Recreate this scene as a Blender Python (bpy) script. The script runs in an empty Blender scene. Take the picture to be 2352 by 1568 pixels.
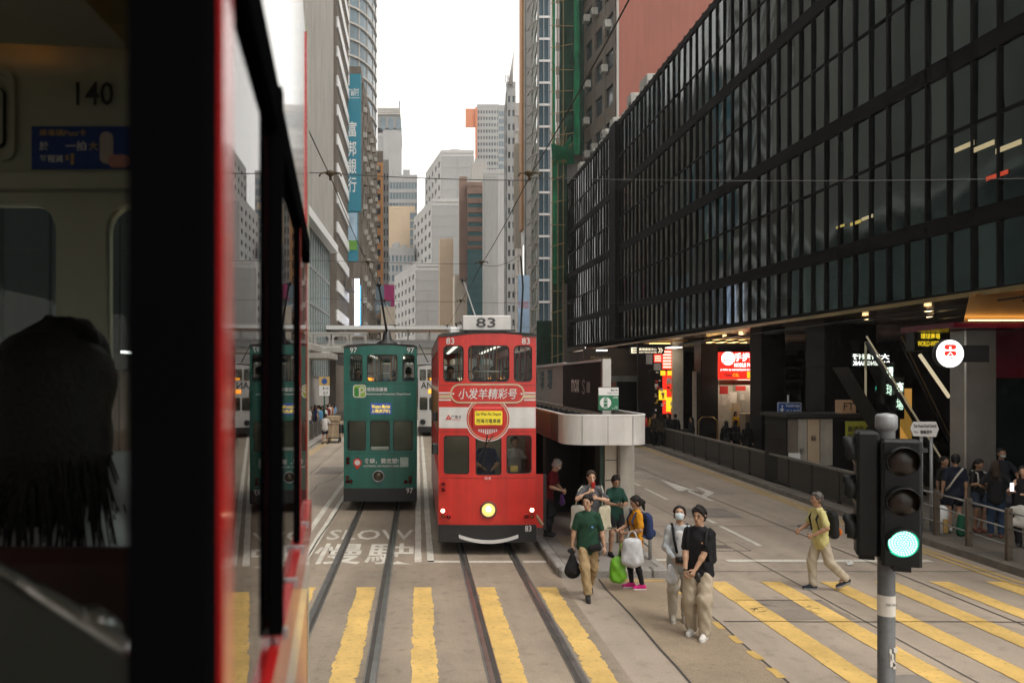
import bpy, bmesh, math, random
import numpy as np
from mathutils import Vector, Matrix
from mathutils.geometry import tessellate_polygon

# ------------------------------------------------------------------ camera, sky, sun, exposure
SC = bpy.context.scene
EYE = 3.55                      # the photographer leans out of a tram's upper deck
cam_d = bpy.data.cameras.new("camera")
cam_d.lens = 28.0; cam_d.sensor_width = 36.0
cam_d.shift_x = 0.0918; cam_d.shift_y = 0.0374
cam_d.clip_start = 0.02; cam_d.clip_end = 3000
cam_d.dof.use_dof = True; cam_d.dof.focus_distance = 15.0; cam_d.dof.aperture_fstop = 4.0
cam = bpy.data.objects.new("camera", cam_d)
SC.collection.objects.link(cam)
cam.location = (0, 0, EYE); cam.rotation_euler = (math.radians(90), 0, 0)
SC.camera = cam

SUN_EL, SUN_AZ = math.radians(60), math.radians(135)     # azimuth measured from +Y towards +X
W = bpy.data.worlds.new("World"); SC.world = W; W.use_nodes = True
nt = W.node_tree; nt.nodes.clear()
sky = nt.nodes.new("ShaderNodeTexSky"); sky.sky_type = 'NISHITA'; sky.sun_disc = False
sky.sun_elevation = SUN_EL; sky.sun_rotation = SUN_AZ
sky.air_density = 1.0; sky.dust_density = 4.0; sky.ozone_density = 1.0
hs = nt.nodes.new("ShaderNodeHueSaturation"); hs.inputs["Saturation"].default_value = 0.12
ov = nt.nodes.new("ShaderNodeMixRGB"); ov.inputs[0].default_value = 0.75
ov.inputs[2].default_value = (10.0, 9.62, 9.1, 1)         # even cloud layer
bg = nt.nodes.new("ShaderNodeBackground"); bg.inputs["Strength"].default_value = 0.10
wo = nt.nodes.new("ShaderNodeOutputWorld")
nt.links.new(sky.outputs[0], hs.inputs["Color"]); nt.links.new(hs.outputs[0], ov.inputs[1])
nt.links.new(ov.outputs[0], bg.inputs[0]); nt.links.new(bg.outputs[0], wo.inputs[0])
sun_d = bpy.data.lights.new("sun", 'SUN'); sun_d.energy = 1.0; sun_d.angle = math.radians(25)
sun_d.color = (1.0, 0.94, 0.86)
sun = bpy.data.objects.new("sun", sun_d); SC.collection.objects.link(sun)
sv = Vector((math.sin(SUN_AZ) * math.cos(SUN_EL), math.cos(SUN_AZ) * math.cos(SUN_EL), math.sin(SUN_EL)))
sun.rotation_euler = (-sv).to_track_quat('-Z', 'Y').to_euler()
VS = SC.view_settings
VS.view_transform = 'Standard'; VS.look = 'None'; VS.exposure = 0.85; VS.gamma = 1.0
SC.render.engine = 'CYCLES'
SC.cycles.max_bounces = 8; SC.cycles.diffuse_bounces = 4; SC.cycles.glossy_bounces = 4
SC.cycles.transmission_bounces = 6; SC.cycles.transparent_max_bounces = 12; SC.cycles.volume_bounces = 0
SC.cycles.use_denoising = True
SC.cycles.use_adaptive_sampling = True; SC.cycles.adaptive_threshold = 0.03
SC.cycles.sample_clamp_indirect = 6.0
SC.cycles.caustics_reflective = False; SC.cycles.caustics_refractive = False

# ------------------------------------------------------------------ helpers
random.seed(7)
COL = SC.collection
R = random.uniform
K = 1829.0                       # survey scale: pixels of a 2352 px wide print per metre at one metre
def GX(px, Y): return (px - 960) / K * Y
def GZ(py, Y): return EYE + (872 - py) / K * Y
def GND(px, py, z=0.0):
    Y = K * (EYE - z) / (py - 872)
    return (GX(px, Y), Y)

MATS = {}
def mat(name, col, rough=0.6, metal=0.0, var=0.12, scale=3.0, bump=0.0, bscale=None, spec=0.5, emit=None, estr=0.0,
        coat=0.0, streak=0.0, spots=0.0, lanes=0.0, ior=1.5, tint=None, grain=0.0):
    """procedural principled material: large and small noise in colour, noise in roughness, optional relief and rain streaks"""
    if name in MATS: return MATS[name]
    m = bpy.data.materials.new(name); m.use_nodes = True; MATS[name] = m
    n = m.node_tree.nodes; l = m.node_tree.links
    b = n["Principled BSDF"]
    c = (*col[:3], 1)
    b.inputs["Roughness"].default_value = rough; b.inputs["Metallic"].default_value = metal
    b.inputs["Specular IOR Level"].default_value = spec; b.inputs["IOR"].default_value = ior
    if tint: b.inputs["Specular Tint"].default_value = (*tint, 1)
    if coat: b.inputs["Coat Weight"].default_value = coat; b.inputs["Coat Roughness"].default_value = 0.08
    tc = n.new("ShaderNodeTexCoord")
    nz = n.new("ShaderNodeTexNoise"); nz.inputs["Scale"].default_value = scale; nz.inputs["Detail"].default_value = 6
    nz.inputs["Roughness"].default_value = 0.62
    l.new(tc.outputs["Object"], nz.inputs["Vector"])
    mr = n.new("ShaderNodeMapRange"); mr.inputs[1].default_value = 0.3; mr.inputs[2].default_value = 0.7
    mr.inputs[3].default_value = 1 - var; mr.inputs[4].default_value = 1 + var
    l.new(nz.outputs["Fac"], mr.inputs[0])
    fac = mr.outputs[0]
    if streak:
        mp = n.new("ShaderNodeMapping"); mp.inputs["Scale"].default_value = (2.2, 2.2, 0.12)
        l.new(tc.outputs["Object"], mp.inputs[0])
        n2 = n.new("ShaderNodeTexNoise"); n2.inputs["Scale"].default_value = 2.0; n2.inputs["Detail"].default_value = 4
        l.new(mp.outputs[0], n2.inputs["Vector"])
        m2 = n.new("ShaderNodeMapRange"); m2.inputs[1].default_value = 0.35; m2.inputs[2].default_value = 0.7
        m2.inputs[3].default_value = 1.0; m2.inputs[4].default_value = 1 - streak
        l.new(n2.outputs["Fac"], m2.inputs[0])
        mm = n.new("ShaderNodeMath"); mm.operation = 'MULTIPLY'
        l.new(fac, mm.inputs[0]); l.new(m2.outputs[0], mm.inputs[1]); fac = mm.outputs[0]
    if spots:
        n3 = n.new("ShaderNodeTexNoise"); n3.inputs["Scale"].default_value = scale * 9; n3.inputs["Detail"].default_value = 3
        l.new(tc.outputs["Object"], n3.inputs["Vector"])
        m3 = n.new("ShaderNodeMapRange"); m3.inputs[1].default_value = 0.55; m3.inputs[2].default_value = 0.72
        m3.inputs[3].default_value = 1.0; m3.inputs[4].default_value = 1 - spots
        l.new(n3.outputs["Fac"], m3.inputs[0])
        mm = n.new("ShaderNodeMath"); mm.operation = 'MULTIPLY'
        l.new(fac, mm.inputs[0]); l.new(m3.outputs[0], mm.inputs[1]); fac = mm.outputs[0]
    if grain:
        n5 = n.new("ShaderNodeTexNoise"); n5.inputs["Scale"].default_value = 45; n5.inputs["Detail"].default_value = 3; n5.inputs["Roughness"].default_value = .7
        l.new(tc.outputs["Object"], n5.inputs["Vector"])
        m5 = n.new("ShaderNodeMapRange"); m5.inputs[1].default_value = 0.3; m5.inputs[2].default_value = 0.7
        m5.inputs[3].default_value = 1 - grain; m5.inputs[4].default_value = 1 + grain
        l.new(n5.outputs["Fac"], m5.inputs[0])
        mm = n.new("ShaderNodeMath"); mm.operation = 'MULTIPLY'
        l.new(fac, mm.inputs[0]); l.new(m5.outputs[0], mm.inputs[1]); fac = mm.outputs[0]
    if lanes:
        mp = n.new("ShaderNodeMapping"); mp.inputs["Scale"].default_value = (1.5, 0.05, 1)
        l.new(tc.outputs["Object"], mp.inputs[0])
        n4 = n.new("ShaderNodeTexNoise"); n4.inputs["Scale"].default_value = 1.0; n4.inputs["Detail"].default_value = 5
        l.new(mp.outputs[0], n4.inputs["Vector"])
        m4 = n.new("ShaderNodeMapRange"); m4.inputs[1].default_value = 0.3; m4.inputs[2].default_value = 0.7
        m4.inputs[3].default_value = 1 + lanes * .5; m4.inputs[4].default_value = 1 - lanes
        l.new(n4.outputs["Fac"], m4.inputs[0])
        mm = n.new("ShaderNodeMath"); mm.operation = 'MULTIPLY'
        l.new(fac, mm.inputs[0]); l.new(m4.outputs[0], mm.inputs[1]); fac = mm.outputs[0]
    mx = n.new("ShaderNodeMixRGB"); mx.blend_type = 'MULTIPLY'; mx.inputs[0].default_value = 1.0
    mx.inputs[1].default_value = c
    l.new(fac, mx.inputs[2]); l.new(mx.outputs[0], b.inputs["Base Color"])
    r2 = n.new("ShaderNodeMapRange"); r2.inputs[3].default_value = max(0.02, rough - 0.08); r2.inputs[4].default_value = min(1, rough + 0.1)
    l.new(nz.outputs["Fac"], r2.inputs[0]); l.new(r2.outputs[0], b.inputs["Roughness"])
    if bump:
        nb = n.new("ShaderNodeTexNoise"); nb.inputs["Scale"].default_value = bscale or scale * 12; nb.inputs["Detail"].default_value = 5
        l.new(tc.outputs["Object"], nb.inputs["Vector"])
        bp = n.new("ShaderNodeBump"); bp.inputs["Strength"].default_value = bump; bp.inputs["Distance"].default_value = 0.01
        l.new(nb.outputs["Fac"], bp.inputs["Height"]); l.new(bp.outputs[0], b.inputs["Normal"])
    if emit:
        b.inputs["Emission Color"].default_value = (*emit, 1); b.inputs["Emission Strength"].default_value = estr
    return m

def glass(name, tint=(0.8, 0.88, 0.86), refl=1.0, dark=0.0, ior=1.5, rough=0.01):
    """thin pane: what lies behind it seen through a tint, plus fresnel reflection"""
    if name in MATS: return MATS[name]
    m = bpy.data.materials.new(name); m.use_nodes = True; MATS[name] = m
    n = m.node_tree.nodes; l = m.node_tree.links; n.clear()
    tr = n.new("ShaderNodeBsdfTransparent"); tr.inputs[0].default_value = (*[t * (1 - dark) for t in tint], 1)
    gl = n.new("ShaderNodeBsdfGlossy"); gl.inputs["Roughness"].default_value = rough
    fr = n.new("ShaderNodeFresnel"); fr.inputs[0].default_value = ior
    ml = n.new("ShaderNodeMath"); ml.operation = 'MULTIPLY'; ml.inputs[1].default_value = refl
    mx = n.new("ShaderNodeMixShader"); o = n.new("ShaderNodeOutputMaterial")
    l.new(fr.outputs[0], ml.inputs[0]); l.new(ml.outputs[0], mx.inputs[0])
    l.new(tr.outputs[0], mx.inputs[1]); l.new(gl.outputs[0], mx.inputs[2]); l.new(mx.outputs[0], o.inputs[0])
    return m

def emis(name, col, s):
    return mat(name, [c * 0.6 for c in col], 0.5, emit=col, estr=s, var=0.06, scale=6)

class MB:
    """collects faces; build() links them as one mesh object"""
    def __init__(s): s.v = []; s.f = []; s.mi = []; s.cur = 0; s.sm = []; s.smooth = False
    def m(s, i): s.cur = i; return s
    def add(s, vs, fs):
        o = len(s.v); s.v.extend(tuple(map(float, v)) for v in vs)
        for f in fs: s.f.append(tuple(i + o for i in f)); s.mi.append(s.cur); s.sm.append(s.smooth)
        return s
    def quad(s, a, b, c, d): return s.add([a, b, c, d], [(0, 1, 2, 3)])
    def box(s, x0, x1, y0, y1, z0, z1):
        if x0 > x1: x0, x1 = x1, x0
        if y0 > y1: y0, y1 = y1, y0
        if z0 > z1: z0, z1 = z1, z0
        v = [(x0, y0, z0), (x1, y0, z0), (x1, y1, z0), (x0, y1, z0), (x0, y0, z1), (x1, y0, z1), (x1, y1, z1), (x0, y1, z1)]
        return s.add(v, [(0, 3, 2, 1), (4, 5, 6, 7), (0, 1, 5, 4), (1, 2, 6, 5), (2, 3, 7, 6), (3, 0, 4, 7)])
    def bev(s, x0, x1, y0, y1, z0, z1, b):
        """box with chamfered vertical and top edges"""
        p = [(x0 + b, y0), (x1 - b, y0), (x1, y0 + b), (x1, y1 - b), (x1 - b, y1), (x0 + b, y1), (x0, y1 - b), (x0, y0 + b)]
        q = [(min(max(x, x0 + b), x1 - b), min(max(y, y0 + b), y1 - b)) for x, y in p]
        v = [(x, y, z0) for x, y in p] + [(x, y, z1 - b) for x, y in p] + [(x, y, z1) for x, y in q]
        f = [tuple(range(7, -1, -1)), tuple(range(16, 24))]
        for k in (0, 8):
            for i in range(8): f.append((k + i, k + (i + 1) % 8, k + 8 + (i + 1) % 8, k + 8 + i))
        return s.add(v, f)
    def prism(s, pts, z0, z1, top=True):
        n = len(pts); v = [(x, y, z0) for x, y in pts] + [(x, y, z1) for x, y in pts]
        f = [(i, (i + 1) % n, n + (i + 1) % n, n + i) for i in range(n)]
        if top: f += [tuple(range(n, 2 * n)), tuple(range(n - 1, -1, -1))]
        return s.add(v, f)
    def tube(s, path, r, n=8, cap=True):
        P = [Vector(p) for p in path]; rr = r if isinstance(r, (list, tuple)) else [r] * len(P)
        rings = []; up = None
        for i, p in enumerate(P):
            t = (P[min(i + 1, len(P) - 1)] - P[max(i - 1, 0)]).normalized()
            if up is None: up = Vector((0, 0, 1)) if abs(t.z) < 0.9 else Vector((1, 0, 0))
            a = t.cross(up)
            if a.length < 1e-6: a = t.orthogonal()
            a.normalize(); b = t.cross(a).normalized(); up = -b if False else up
            rings.append([p + a * (rr[i] * math.cos(2 * math.pi * k / n)) + b * (rr[i] * math.sin(2 * math.pi * k / n)) for k in range(n)])
        v = [tuple(q) for g in rings for q in g]; f = []
        for i in range(len(P) - 1):
            for k in range(n):
                f.append((i * n + k, i * n + (k + 1) % n, (i + 1) * n + (k + 1) % n, (i + 1) * n + k))
        if cap: f += [tuple(range(n - 1, -1, -1)), tuple((len(P) - 1) * n + k for k in range(n))]
        o = s.smooth; s.smooth = n > 5; s.add(v, f); s.smooth = o; return s
    def bar(s, a, b, w, h=None):
        """square-section bar"""
        return s.tube([a, b], (w if h is None else (w + h) / 2) * 0.7071, 4)
    def lathe(s, prof, c=(0, 0, 0), axis='z', n=20):
        v = []; f = []
        for r, h in prof:
            for k in range(n):
                a = 2 * math.pi * k / n; x, y = r * math.cos(a), r * math.sin(a)
                p = {'z': (x, y, h), 'y': (x, h, y), 'x': (h, x, y)}[axis]
                v.append((c[0] + p[0], c[1] + p[1], c[2] + p[2]))
        for i in range(len(prof) - 1):
            for k in range(n): f.append((i * n + k, i * n + (k + 1) % n, (i + 1) * n + (k + 1) % n, (i + 1) * n + k))
        o = s.smooth; s.smooth = True; s.add(v, f); s.smooth = o; return s
    def plate(s, outer, holes, y0, y1, fn=None):
        """flat plate in the x,z plane between y0 (front) and y1 with holes"""
        loops = [[Vector((x, z, 0)) for x, z in lp] for lp in [outer] + list(holes)]
        tris = tessellate_polygon(loops)
        flat = [p for lp in loops for p in lp]; n = len(flat)
        v = [(p.x, y0, p.y) for p in flat] + [(p.x, y1, p.y) for p in flat]; f = []
        for t in tris:
            a, b, c = [flat[i] for i in t]
            cr = (b.x - a.x) * (c.y - a.y) - (b.y - a.y) * (c.x - a.x)
            t = t if cr > 0 else (t[0], t[2], t[1])
            f.append(tuple(t)); f.append((t[0] + n, t[2] + n, t[1] + n))
        o = 0
        for li, lp in enumerate(loops):
            ar = sum(lp[i].x * lp[(i + 1) % len(lp)].y - lp[(i + 1) % len(lp)].x * lp[i].y for i in range(len(lp)))
            fl = (ar > 0) == (li == 0)
            for i in range(len(lp)):
                a, b = o + i, o + (i + 1) % len(lp)
                f.append((b, a, a + n, b + n) if fl else (a, b, b + n, a + n))
            o += len(lp)
        return s.add(v, f)
    def mesh(s, name, mats, cut=None, fn=None):
        me = bpy.data.meshes.new(name); me.from_pydata(s.v, [], s.f)
        for m_ in (mats if isinstance(mats, (list, tuple)) else [mats]): me.materials.append(m_)
        me.polygons.foreach_set("material_index", s.mi); me.polygons.foreach_set("use_smooth", s.sm)
        if cut:
            bm = bmesh.new(); bm.from_mesh(me)
            for x in cut: bmesh.ops.bisect_plane(bm, geom=bm.verts[:] + bm.edges[:] + bm.faces[:], plane_co=(x, 0, 0), plane_no=(1, 0, 0))
            bm.to_mesh(me); bm.free()
        if fn:
            for v in me.vertices: v.co = fn(v.co)
        me.update(); return me
    def build(s, name, mats, parent=None, cut=None, fn=None, loc=None):
        return link(name, s.mesh(name, mats, cut, fn), parent, loc)

def link(name, data, parent=None, loc=None, rotz=0.0):
    o = bpy.data.objects.new(name, data); COL.objects.link(o)
    if parent is not None: o.parent = parent
    if loc is not None: o.location = loc
    if rotz: o.rotation_euler = (0, 0, rotz)
    return o
def tag(o, label=None, cat=None, group=None, kind=None):
    if label: o["label"] = label
    if cat: o["category"] = cat
    if group: o["group"] = group
    if kind: o["kind"] = kind
    return o
def thing(name, label, cat, loc=(0, 0, 0), rotz=0.0, group=None):
    return tag(link(name, None, None, loc, rotz), label, cat, group)
def struct(name, mb, mats, parent=None):
    o = mb.build(name, mats, parent)
    if parent is None: o["kind"] = "structure"
    return o
def dup(root, loc, rotz, label=None, group=None):
    r = root.copy(); COL.objects.link(r); r.location = loc; r.rotation_euler = (0, 0, rotz)
    if label: r["label"] = label
    if group: r["group"] = group
    for ch in list(root.children):
        c = ch.copy(); COL.objects.link(c); c.parent = r
        for g in list(ch.children):
            d = g.copy(); COL.objects.link(d); d.parent = c
    return r
def rrect(x0, x1, z0, z1, r, n=4):
    pts = []
    for cx, cz, a0 in ((x1 - r, z1 - r, 0), (x0 + r, z1 - r, 90), (x0 + r, z0 + r, 180), (x1 - r, z0 + r, 270)):
        for k in range(n + 1):
            a = math.radians(a0 + 90 * k / n); pts.append((cx + r * math.cos(a), cz + r * math.sin(a)))
    return pts
def disc(cx, cz, r, n=28): return [(cx + r * math.cos(2 * math.pi * k / n), cz + r * math.sin(2 * math.pi * k / n)) for k in range(n)]

# ---- lettering: every string is turned into a flat mesh once, scaled to a unit box
STRINGS = ["83", "97", "140", "018", "小发羊精彩号", "Sai Wan Ho Depot", "西灣河電車廠", "广发卡", "環境保護署",
  "Environmental Protection Department", "Western Market", "上環(西港城)", "食肆，要走塑!", "CATERING, GO PLASTIC-FREE!",
  "SLOW", "慢", "駛", "小", "夬", "畢打街", "Pedder Street", "27E", "東行", "Eastbound", "mox", "富", "邦", "銀", "行", "銀行", "bon Bank",
  "Footbridge", "行人天橋", "FT", "Smart", "Des Voeux Road Central", "德輔道中", "57-6", "環球商場", "WORLD-WIDE PLAZA",
  "環", "球", "商", "場", "WORLD-WIDE", "大新大廈", "DAH SING", "手提電", "MOBILE PHONE", "p naito ay espesyal para sa mga Fili",
  "Globe", "CSL", "Mabuting", "amo para", "歐陸貿易中心", "EURO TRADE CENTRE", "黃國英", "如何部署下半年大市", "4/5", "中環站",
  "2023 3162", "AN", "大新銀行", "8-10", "5-7", "日本小食", "林大廈", "中環", "於", "一拍", "每程減", "1", "$", "乘車碼Pass卡", "DAH SING BANK", "S", "FARES", "獎", "富邦", "LED", "大", "折", "M"]
TX = {}
def make_text():
    tmp = []
    for s_ in STRINGS:
        cu = bpy.data.curves.new("t", 'FONT'); cu.body = s_; cu.size = 1.0; cu.resolution_u = 2
        cu.offset = 0.012
        o = bpy.data.objects.new("t", cu); COL.objects.link(o); tmp.append((s_, o))
    dg = bpy.context.evaluated_depsgraph_get()
    for s_, o in tmp:
        me = bpy.data.meshes.new_from_object(o.evaluated_get(dg))
        v = np.zeros(len(me.vertices) * 3); me.vertices.foreach_get("co", v); v = v.reshape(-1, 3)
        fs = [tuple(p.vertices) for p in me.polygons]
        if len(v):
            lo, hi = v.min(0), v.max(0); sz = np.maximum(hi - lo, 1e-6)
            v = (v - (lo + hi) / 2) / sz
            TX[s_] = (v[:, :2], fs, sz[0] / sz[1])
        bpy.data.meshes.remove(me)
    for s_, o in tmp:
        cu = o.data; bpy.data.objects.remove(o); bpy.data.curves.remove(cu)
make_text()
def letters(mb, s_, c, w=None, h=None, U=(1, 0, 0), V=(0, 0, 1), shear=0.0, holes=None):
    """adds the lettering s_ to mb, centred at c, along U with V up"""
    if s_ not in TX: return mb
    v, fs, asp = TX[s_]
    if w is None: w = h * asp
    if h is None: h = w / asp
    U = Vector(U); V = Vector(V); c = Vector(c)
    mb.add([c + U * (p[0] * w + shear * p[1] * h) + V * (p[1] * h) for p in v], fs)
    return mb

# ------------------------------------------------------------------ materials of the place
M = dict(
  ground=mat("ground_concrete", (0.16, 0.15, 0.135), 0.85, scale=0.4, var=0.2, bump=0.3, bscale=40),
  road=mat("road_concrete", (0.335, 0.277, 0.22), 0.62, scale=0.45, var=0.17, bump=0.5, bscale=55, spots=0.22, lanes=0.2, grain=.2),
  tracks=mat("track_paving", (0.285, 0.232, 0.175), 0.66, scale=0.6, var=0.2, bump=0.5, bscale=60, spots=0.25, lanes=0.25, grain=.2),
  buff=mat("buff_surfacing", (0.27, 0.21, 0.145), 0.75, scale=0.9, var=0.2, grain=.22, bump=0.5, bscale=80, spots=0.15),
  joint=mat("road_joint", (0.05, 0.045, 0.04), 0.9, var=0.2),
  tar=mat("road_tar_line", (0.13, 0.12, 0.11), 0.9, var=0.2),
  pave=mat("pavement_slab", (0.24, 0.22, 0.2), 0.85, scale=0.8, var=0.2, bump=0.3, bscale=40, spots=0.12),
  kerb=mat("kerb_stone", (0.26, 0.245, 0.225), 0.85, scale=2.5, var=0.3, bump=0.5, bscale=30, spots=0.35),
  yellow=mat("yellow_road_paint", (0.64, 0.425, 0.135), 0.55, scale=1.6, var=0.2, bump=0.3, bscale=50, spots=0.3, lanes=.12),
  yline=mat("yellow_line_paint", (0.5, 0.33, 0.1), 0.6, scale=2.2, var=0.2, spots=0.3),
  white=mat("white_road_paint", (0.58, 0.545, 0.475), 0.6, scale=2.0, var=0.2, bump=0.2, bscale=40, spots=0.36),
  rail=mat("rail_steel", (0.3, 0.29, 0.28), 0.3, 0.85, scale=3, var=0.25),
  groove=mat("rail_groove", (0.05, 0.043, 0.037), 0.8, var=0.3),
  dark=mat("dark_metal", (0.02, 0.02, 0.02), 0.45, 0.3, var=0.15),
  black=mat("black_paint", (0.013, 0.013, 0.014), 0.4, var=0.15),
  bronze=mat("dark_bronze_frame", (0.0035, 0.0033, 0.003), 0.7, 0.0, scale=1.0, var=0.25, spec=.1),
  bpane=mat("curtain_wall_glass", (0.004, 0.008, 0.0085), 0.03, spec=0.5, var=0.4, scale=0.25, ior=1.55, tint=(.7, 1, .97), bump=.35, bscale=1.1),
  bpane2=mat("curtain_wall_blind", (0.014, 0.022, 0.021), 0.05, spec=0.5, var=0.3, scale=0.6, ior=1.65, tint=(.75, 1, .97), bump=.35, bscale=1.1),
  steel=mat("steel_grey", (0.36, 0.36, 0.36), 0.4, 0.6, scale=2, var=0.12),
  galv=mat("galvanised_post", (0.3, 0.31, 0.32), 0.5, 0.5, scale=6, var=0.2),
  fence=mat("fence_panel", (0.04, 0.037, 0.03), 0.6, 0.0, scale=1.5, var=0.25, streak=0.3),
  fencet=mat("fence_top", (0.17, 0.165, 0.15), 0.5, 0.3, scale=2, var=0.2),
  brownpost=mat("brown_post", (0.09, 0.07, 0.05), 0.7, scale=4, var=0.25),
  salmon=mat("salmon_tiles", (0.3, 0.105, 0.075), 0.8, scale=0.25, var=0.1, bump=0.2, bscale=30, streak=0.12),
  stone=mat("pale_stone", (0.42, 0.4, 0.37), 0.8, scale=0.15, var=0.1, streak=0.2),
  stoneg=mat("grey_stone", (0.24, 0.235, 0.225), 0.75, scale=0.3, var=0.15, streak=0.2),
  whitew=mat("white_render", (0.46, 0.455, 0.44), 0.8, scale=0.1, var=0.07, streak=0.14),
  greyw=mat("grey_render", (0.33, 0.33, 0.325), 0.85, scale=0.1, var=0.07, streak=0.15),
  cream=mat("cream_render", (0.56, 0.5, 0.41), 0.8, scale=0.15, var=0.08, streak=0.15),
  tan=mat("tan_tiles", (0.52, 0.4, 0.27), 0.8, scale=0.15, var=0.08, streak=0.12),
  beige=mat("beige_tiles", (0.5, 0.39, 0.28), 0.8, scale=0.15, var=0.08, streak=0.12),
  brown=mat("brown_tiles", (0.22, 0.135, 0.1), 0.75, scale=0.3, var=0.15, streak=0.15),
  brownd=mat("brown_cladding", (0.15, 0.125, 0.1), 0.7, scale=0.3, var=0.2, streak=0.2),
  oldwall=mat("old_brown_wall", (0.2, 0.17, 0.135), 0.85, scale=0.35, var=0.25, streak=0.35),
  pane=mat("window_glass_dark", (0.05, 0.065, 0.075), 0.06, var=0.25, scale=0.35),
  paneb=mat("window_glass_blue", (0.10, 0.15, 0.18), 0.05, var=0.25, scale=0.2),
  panet=mat("window_glass_teal", (0.05, 0.14, 0.15), 0.05, var=0.2, scale=0.2),
  paneg=mat("window_glass_green", (0.16, 0.25, 0.23), 0.05, var=0.2, scale=0.2),
  orange=mat("orange_cladding", (0.55, 0.17, 0.06), 0.6, var=0.1),
  oranger=mat("orange_brown_strip", (0.42, 0.2, 0.07), 0.6, var=0.12),
  teal=mat("teal_sign_panel", (0.015, 0.21, 0.3), 0.4, var=0.06),
  signw=mat("sign_white", (0.75, 0.75, 0.74), 0.45, var=0.04),
  blue=mat("sign_blue", (0.02, 0.09, 0.33), 0.4, var=0.08),
  skyad=mat("poster_sky", (0.36, 0.5, 0.62), 0.4, var=0.25, scale=0.8),
  grassad=mat("poster_field", (0.13, 0.33, 0.04), 0.4, var=0.25, scale=1.2),
  magenta=mat("magenta_sign", (0.42, 0.02, 0.16), 0.5, var=0.08),
  slate=mat("slate_blue_sign", (0.14, 0.21, 0.26), 0.5, var=0.1),
  net=mat("green_netting", (0.015, 0.2, 0.09), 0.9, scale=0.6, var=0.45, bump=0.8, bscale=3),
  netd=mat("green_netting_dark", (0.012, 0.05, 0.03), 0.9, scale=0.6, var=0.5, bump=0.8, bscale=3),
  bamboo=mat("bamboo_pole", (0.33, 0.24, 0.11), 0.6, scale=3, var=0.25),
  ac=mat("air_conditioner_case", (0.42, 0.41, 0.37), 0.6, scale=2, var=0.2, streak=0.3),
  concrete=mat("column_concrete", (0.36, 0.335, 0.29), 0.8, scale=1.5, var=0.15, spots=0.12, streak=0.2),
  ebrown=mat("soffit_bronze", (0.4, 0.24, 0.11), 0.16, 0.9, scale=0.8, var=0.3),
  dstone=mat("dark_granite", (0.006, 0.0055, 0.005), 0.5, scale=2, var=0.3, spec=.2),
  alu=mat("brushed_aluminium", (0.45, 0.43, 0.4), 0.32, 0.75, scale=1.5, var=0.1),
  maroon=mat("maroon_panel", (0.1, 0.006, 0.018), 0.18, var=0.15),
  shopwall=mat("shop_wall", (0.55, 0.5, 0.42), 0.7, var=0.1),
  paper=mat("paper_notice", (0.7, 0.67, 0.6), 0.7, var=0.08),
  redsign=mat("red_print", (0.5, 0.02, 0.015), 0.5, var=0.08),
  ink=mat("black_ink", (0.012, 0.012, 0.012), 0.6, var=0.05),
)
E = dict(
  white=emis("lit_white", (1.0, 0.97, 0.92), 1.6), sign=emis("lit_disc", (1.0, 0.98, 0.97), 1.1),
  red=emis("lit_red", (0.9, 0.03, 0.015), 0.62), yellow=emis("lit_yellow", (1.0, 0.72, 0.03), 0.55),
  warm=emis("lit_warm", (1.0, 0.72, 0.35), 4.0), cove=emis("lit_cove", (1.0, 0.62, 0.22), 2.6),
  neon=emis("lit_neon", (0.75, 1.0, 0.85), 1.3), green=emis("lit_exit", (0.1, 1.0, 0.65), 1.0),
  cream=emis("lit_cream", (1.0, 0.88, 0.62), 0.8), shop=emis("lit_shop_ceiling", (1.0, 0.9, 0.72), 3.0),
  led=emis("lit_screen", (0.82, 0.86, 1.0), 2.0), ledb=emis("lit_screen_blue", (0.12, 0.45, 0.95), 0.9),
  orange=emis("lit_orange", (1.0, 0.35, 0.03), 1.2), sign2=emis("lit_blue_panel", (0.03, 0.1, 0.5), 0.3))

# ------------------------------------------------------------------ ground, road, pavements
struct("ground", MB().box(-400, 400, -60, 900, -1.0, -0.03), M["ground"])
KR = [(-12, 10.8), (14, 10.85), (20, 10.98), (28, 11.4), (41, 12.1), (60, 12.3), (160, 12.8)]
def kerb_x(Y):
    for (a, xa), (b, xb) in zip(KR, KR[1:]):
        if a <= Y <= b: return xa + (xb - xa) * (Y - a) / (b - a)
    return KR[-1][1]
KLX = -5.6
mb = MB()
ys = [y for y, _ in KR]
for a, b in zip(ys, ys[1:]):
    mb.quad((KLX - 0.1, a, 0), (kerb_x(a) + 0.1, a, 0), (kerb_x(b) + 0.1, b, 0), (KLX - 0.1, b, 0))
mb.quad((-30, 160, 0), (30, 160, 0), (30, 330, 0), (-30, 330, 0))
road = struct("road", mb, M["road"])
struct("track_paving", MB().quad((-2.15, -12, .004), (2.52, -12, .004), (2.52, 160, .004), (-2.15, 160, .004)), M["tracks"])
struct("buff_path", MB().quad((3.22, -6, .004), (4.22, -6, .004), (4.42, 14.22, .004), (3.22, 14.22, .004)), M["buff"])
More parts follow.
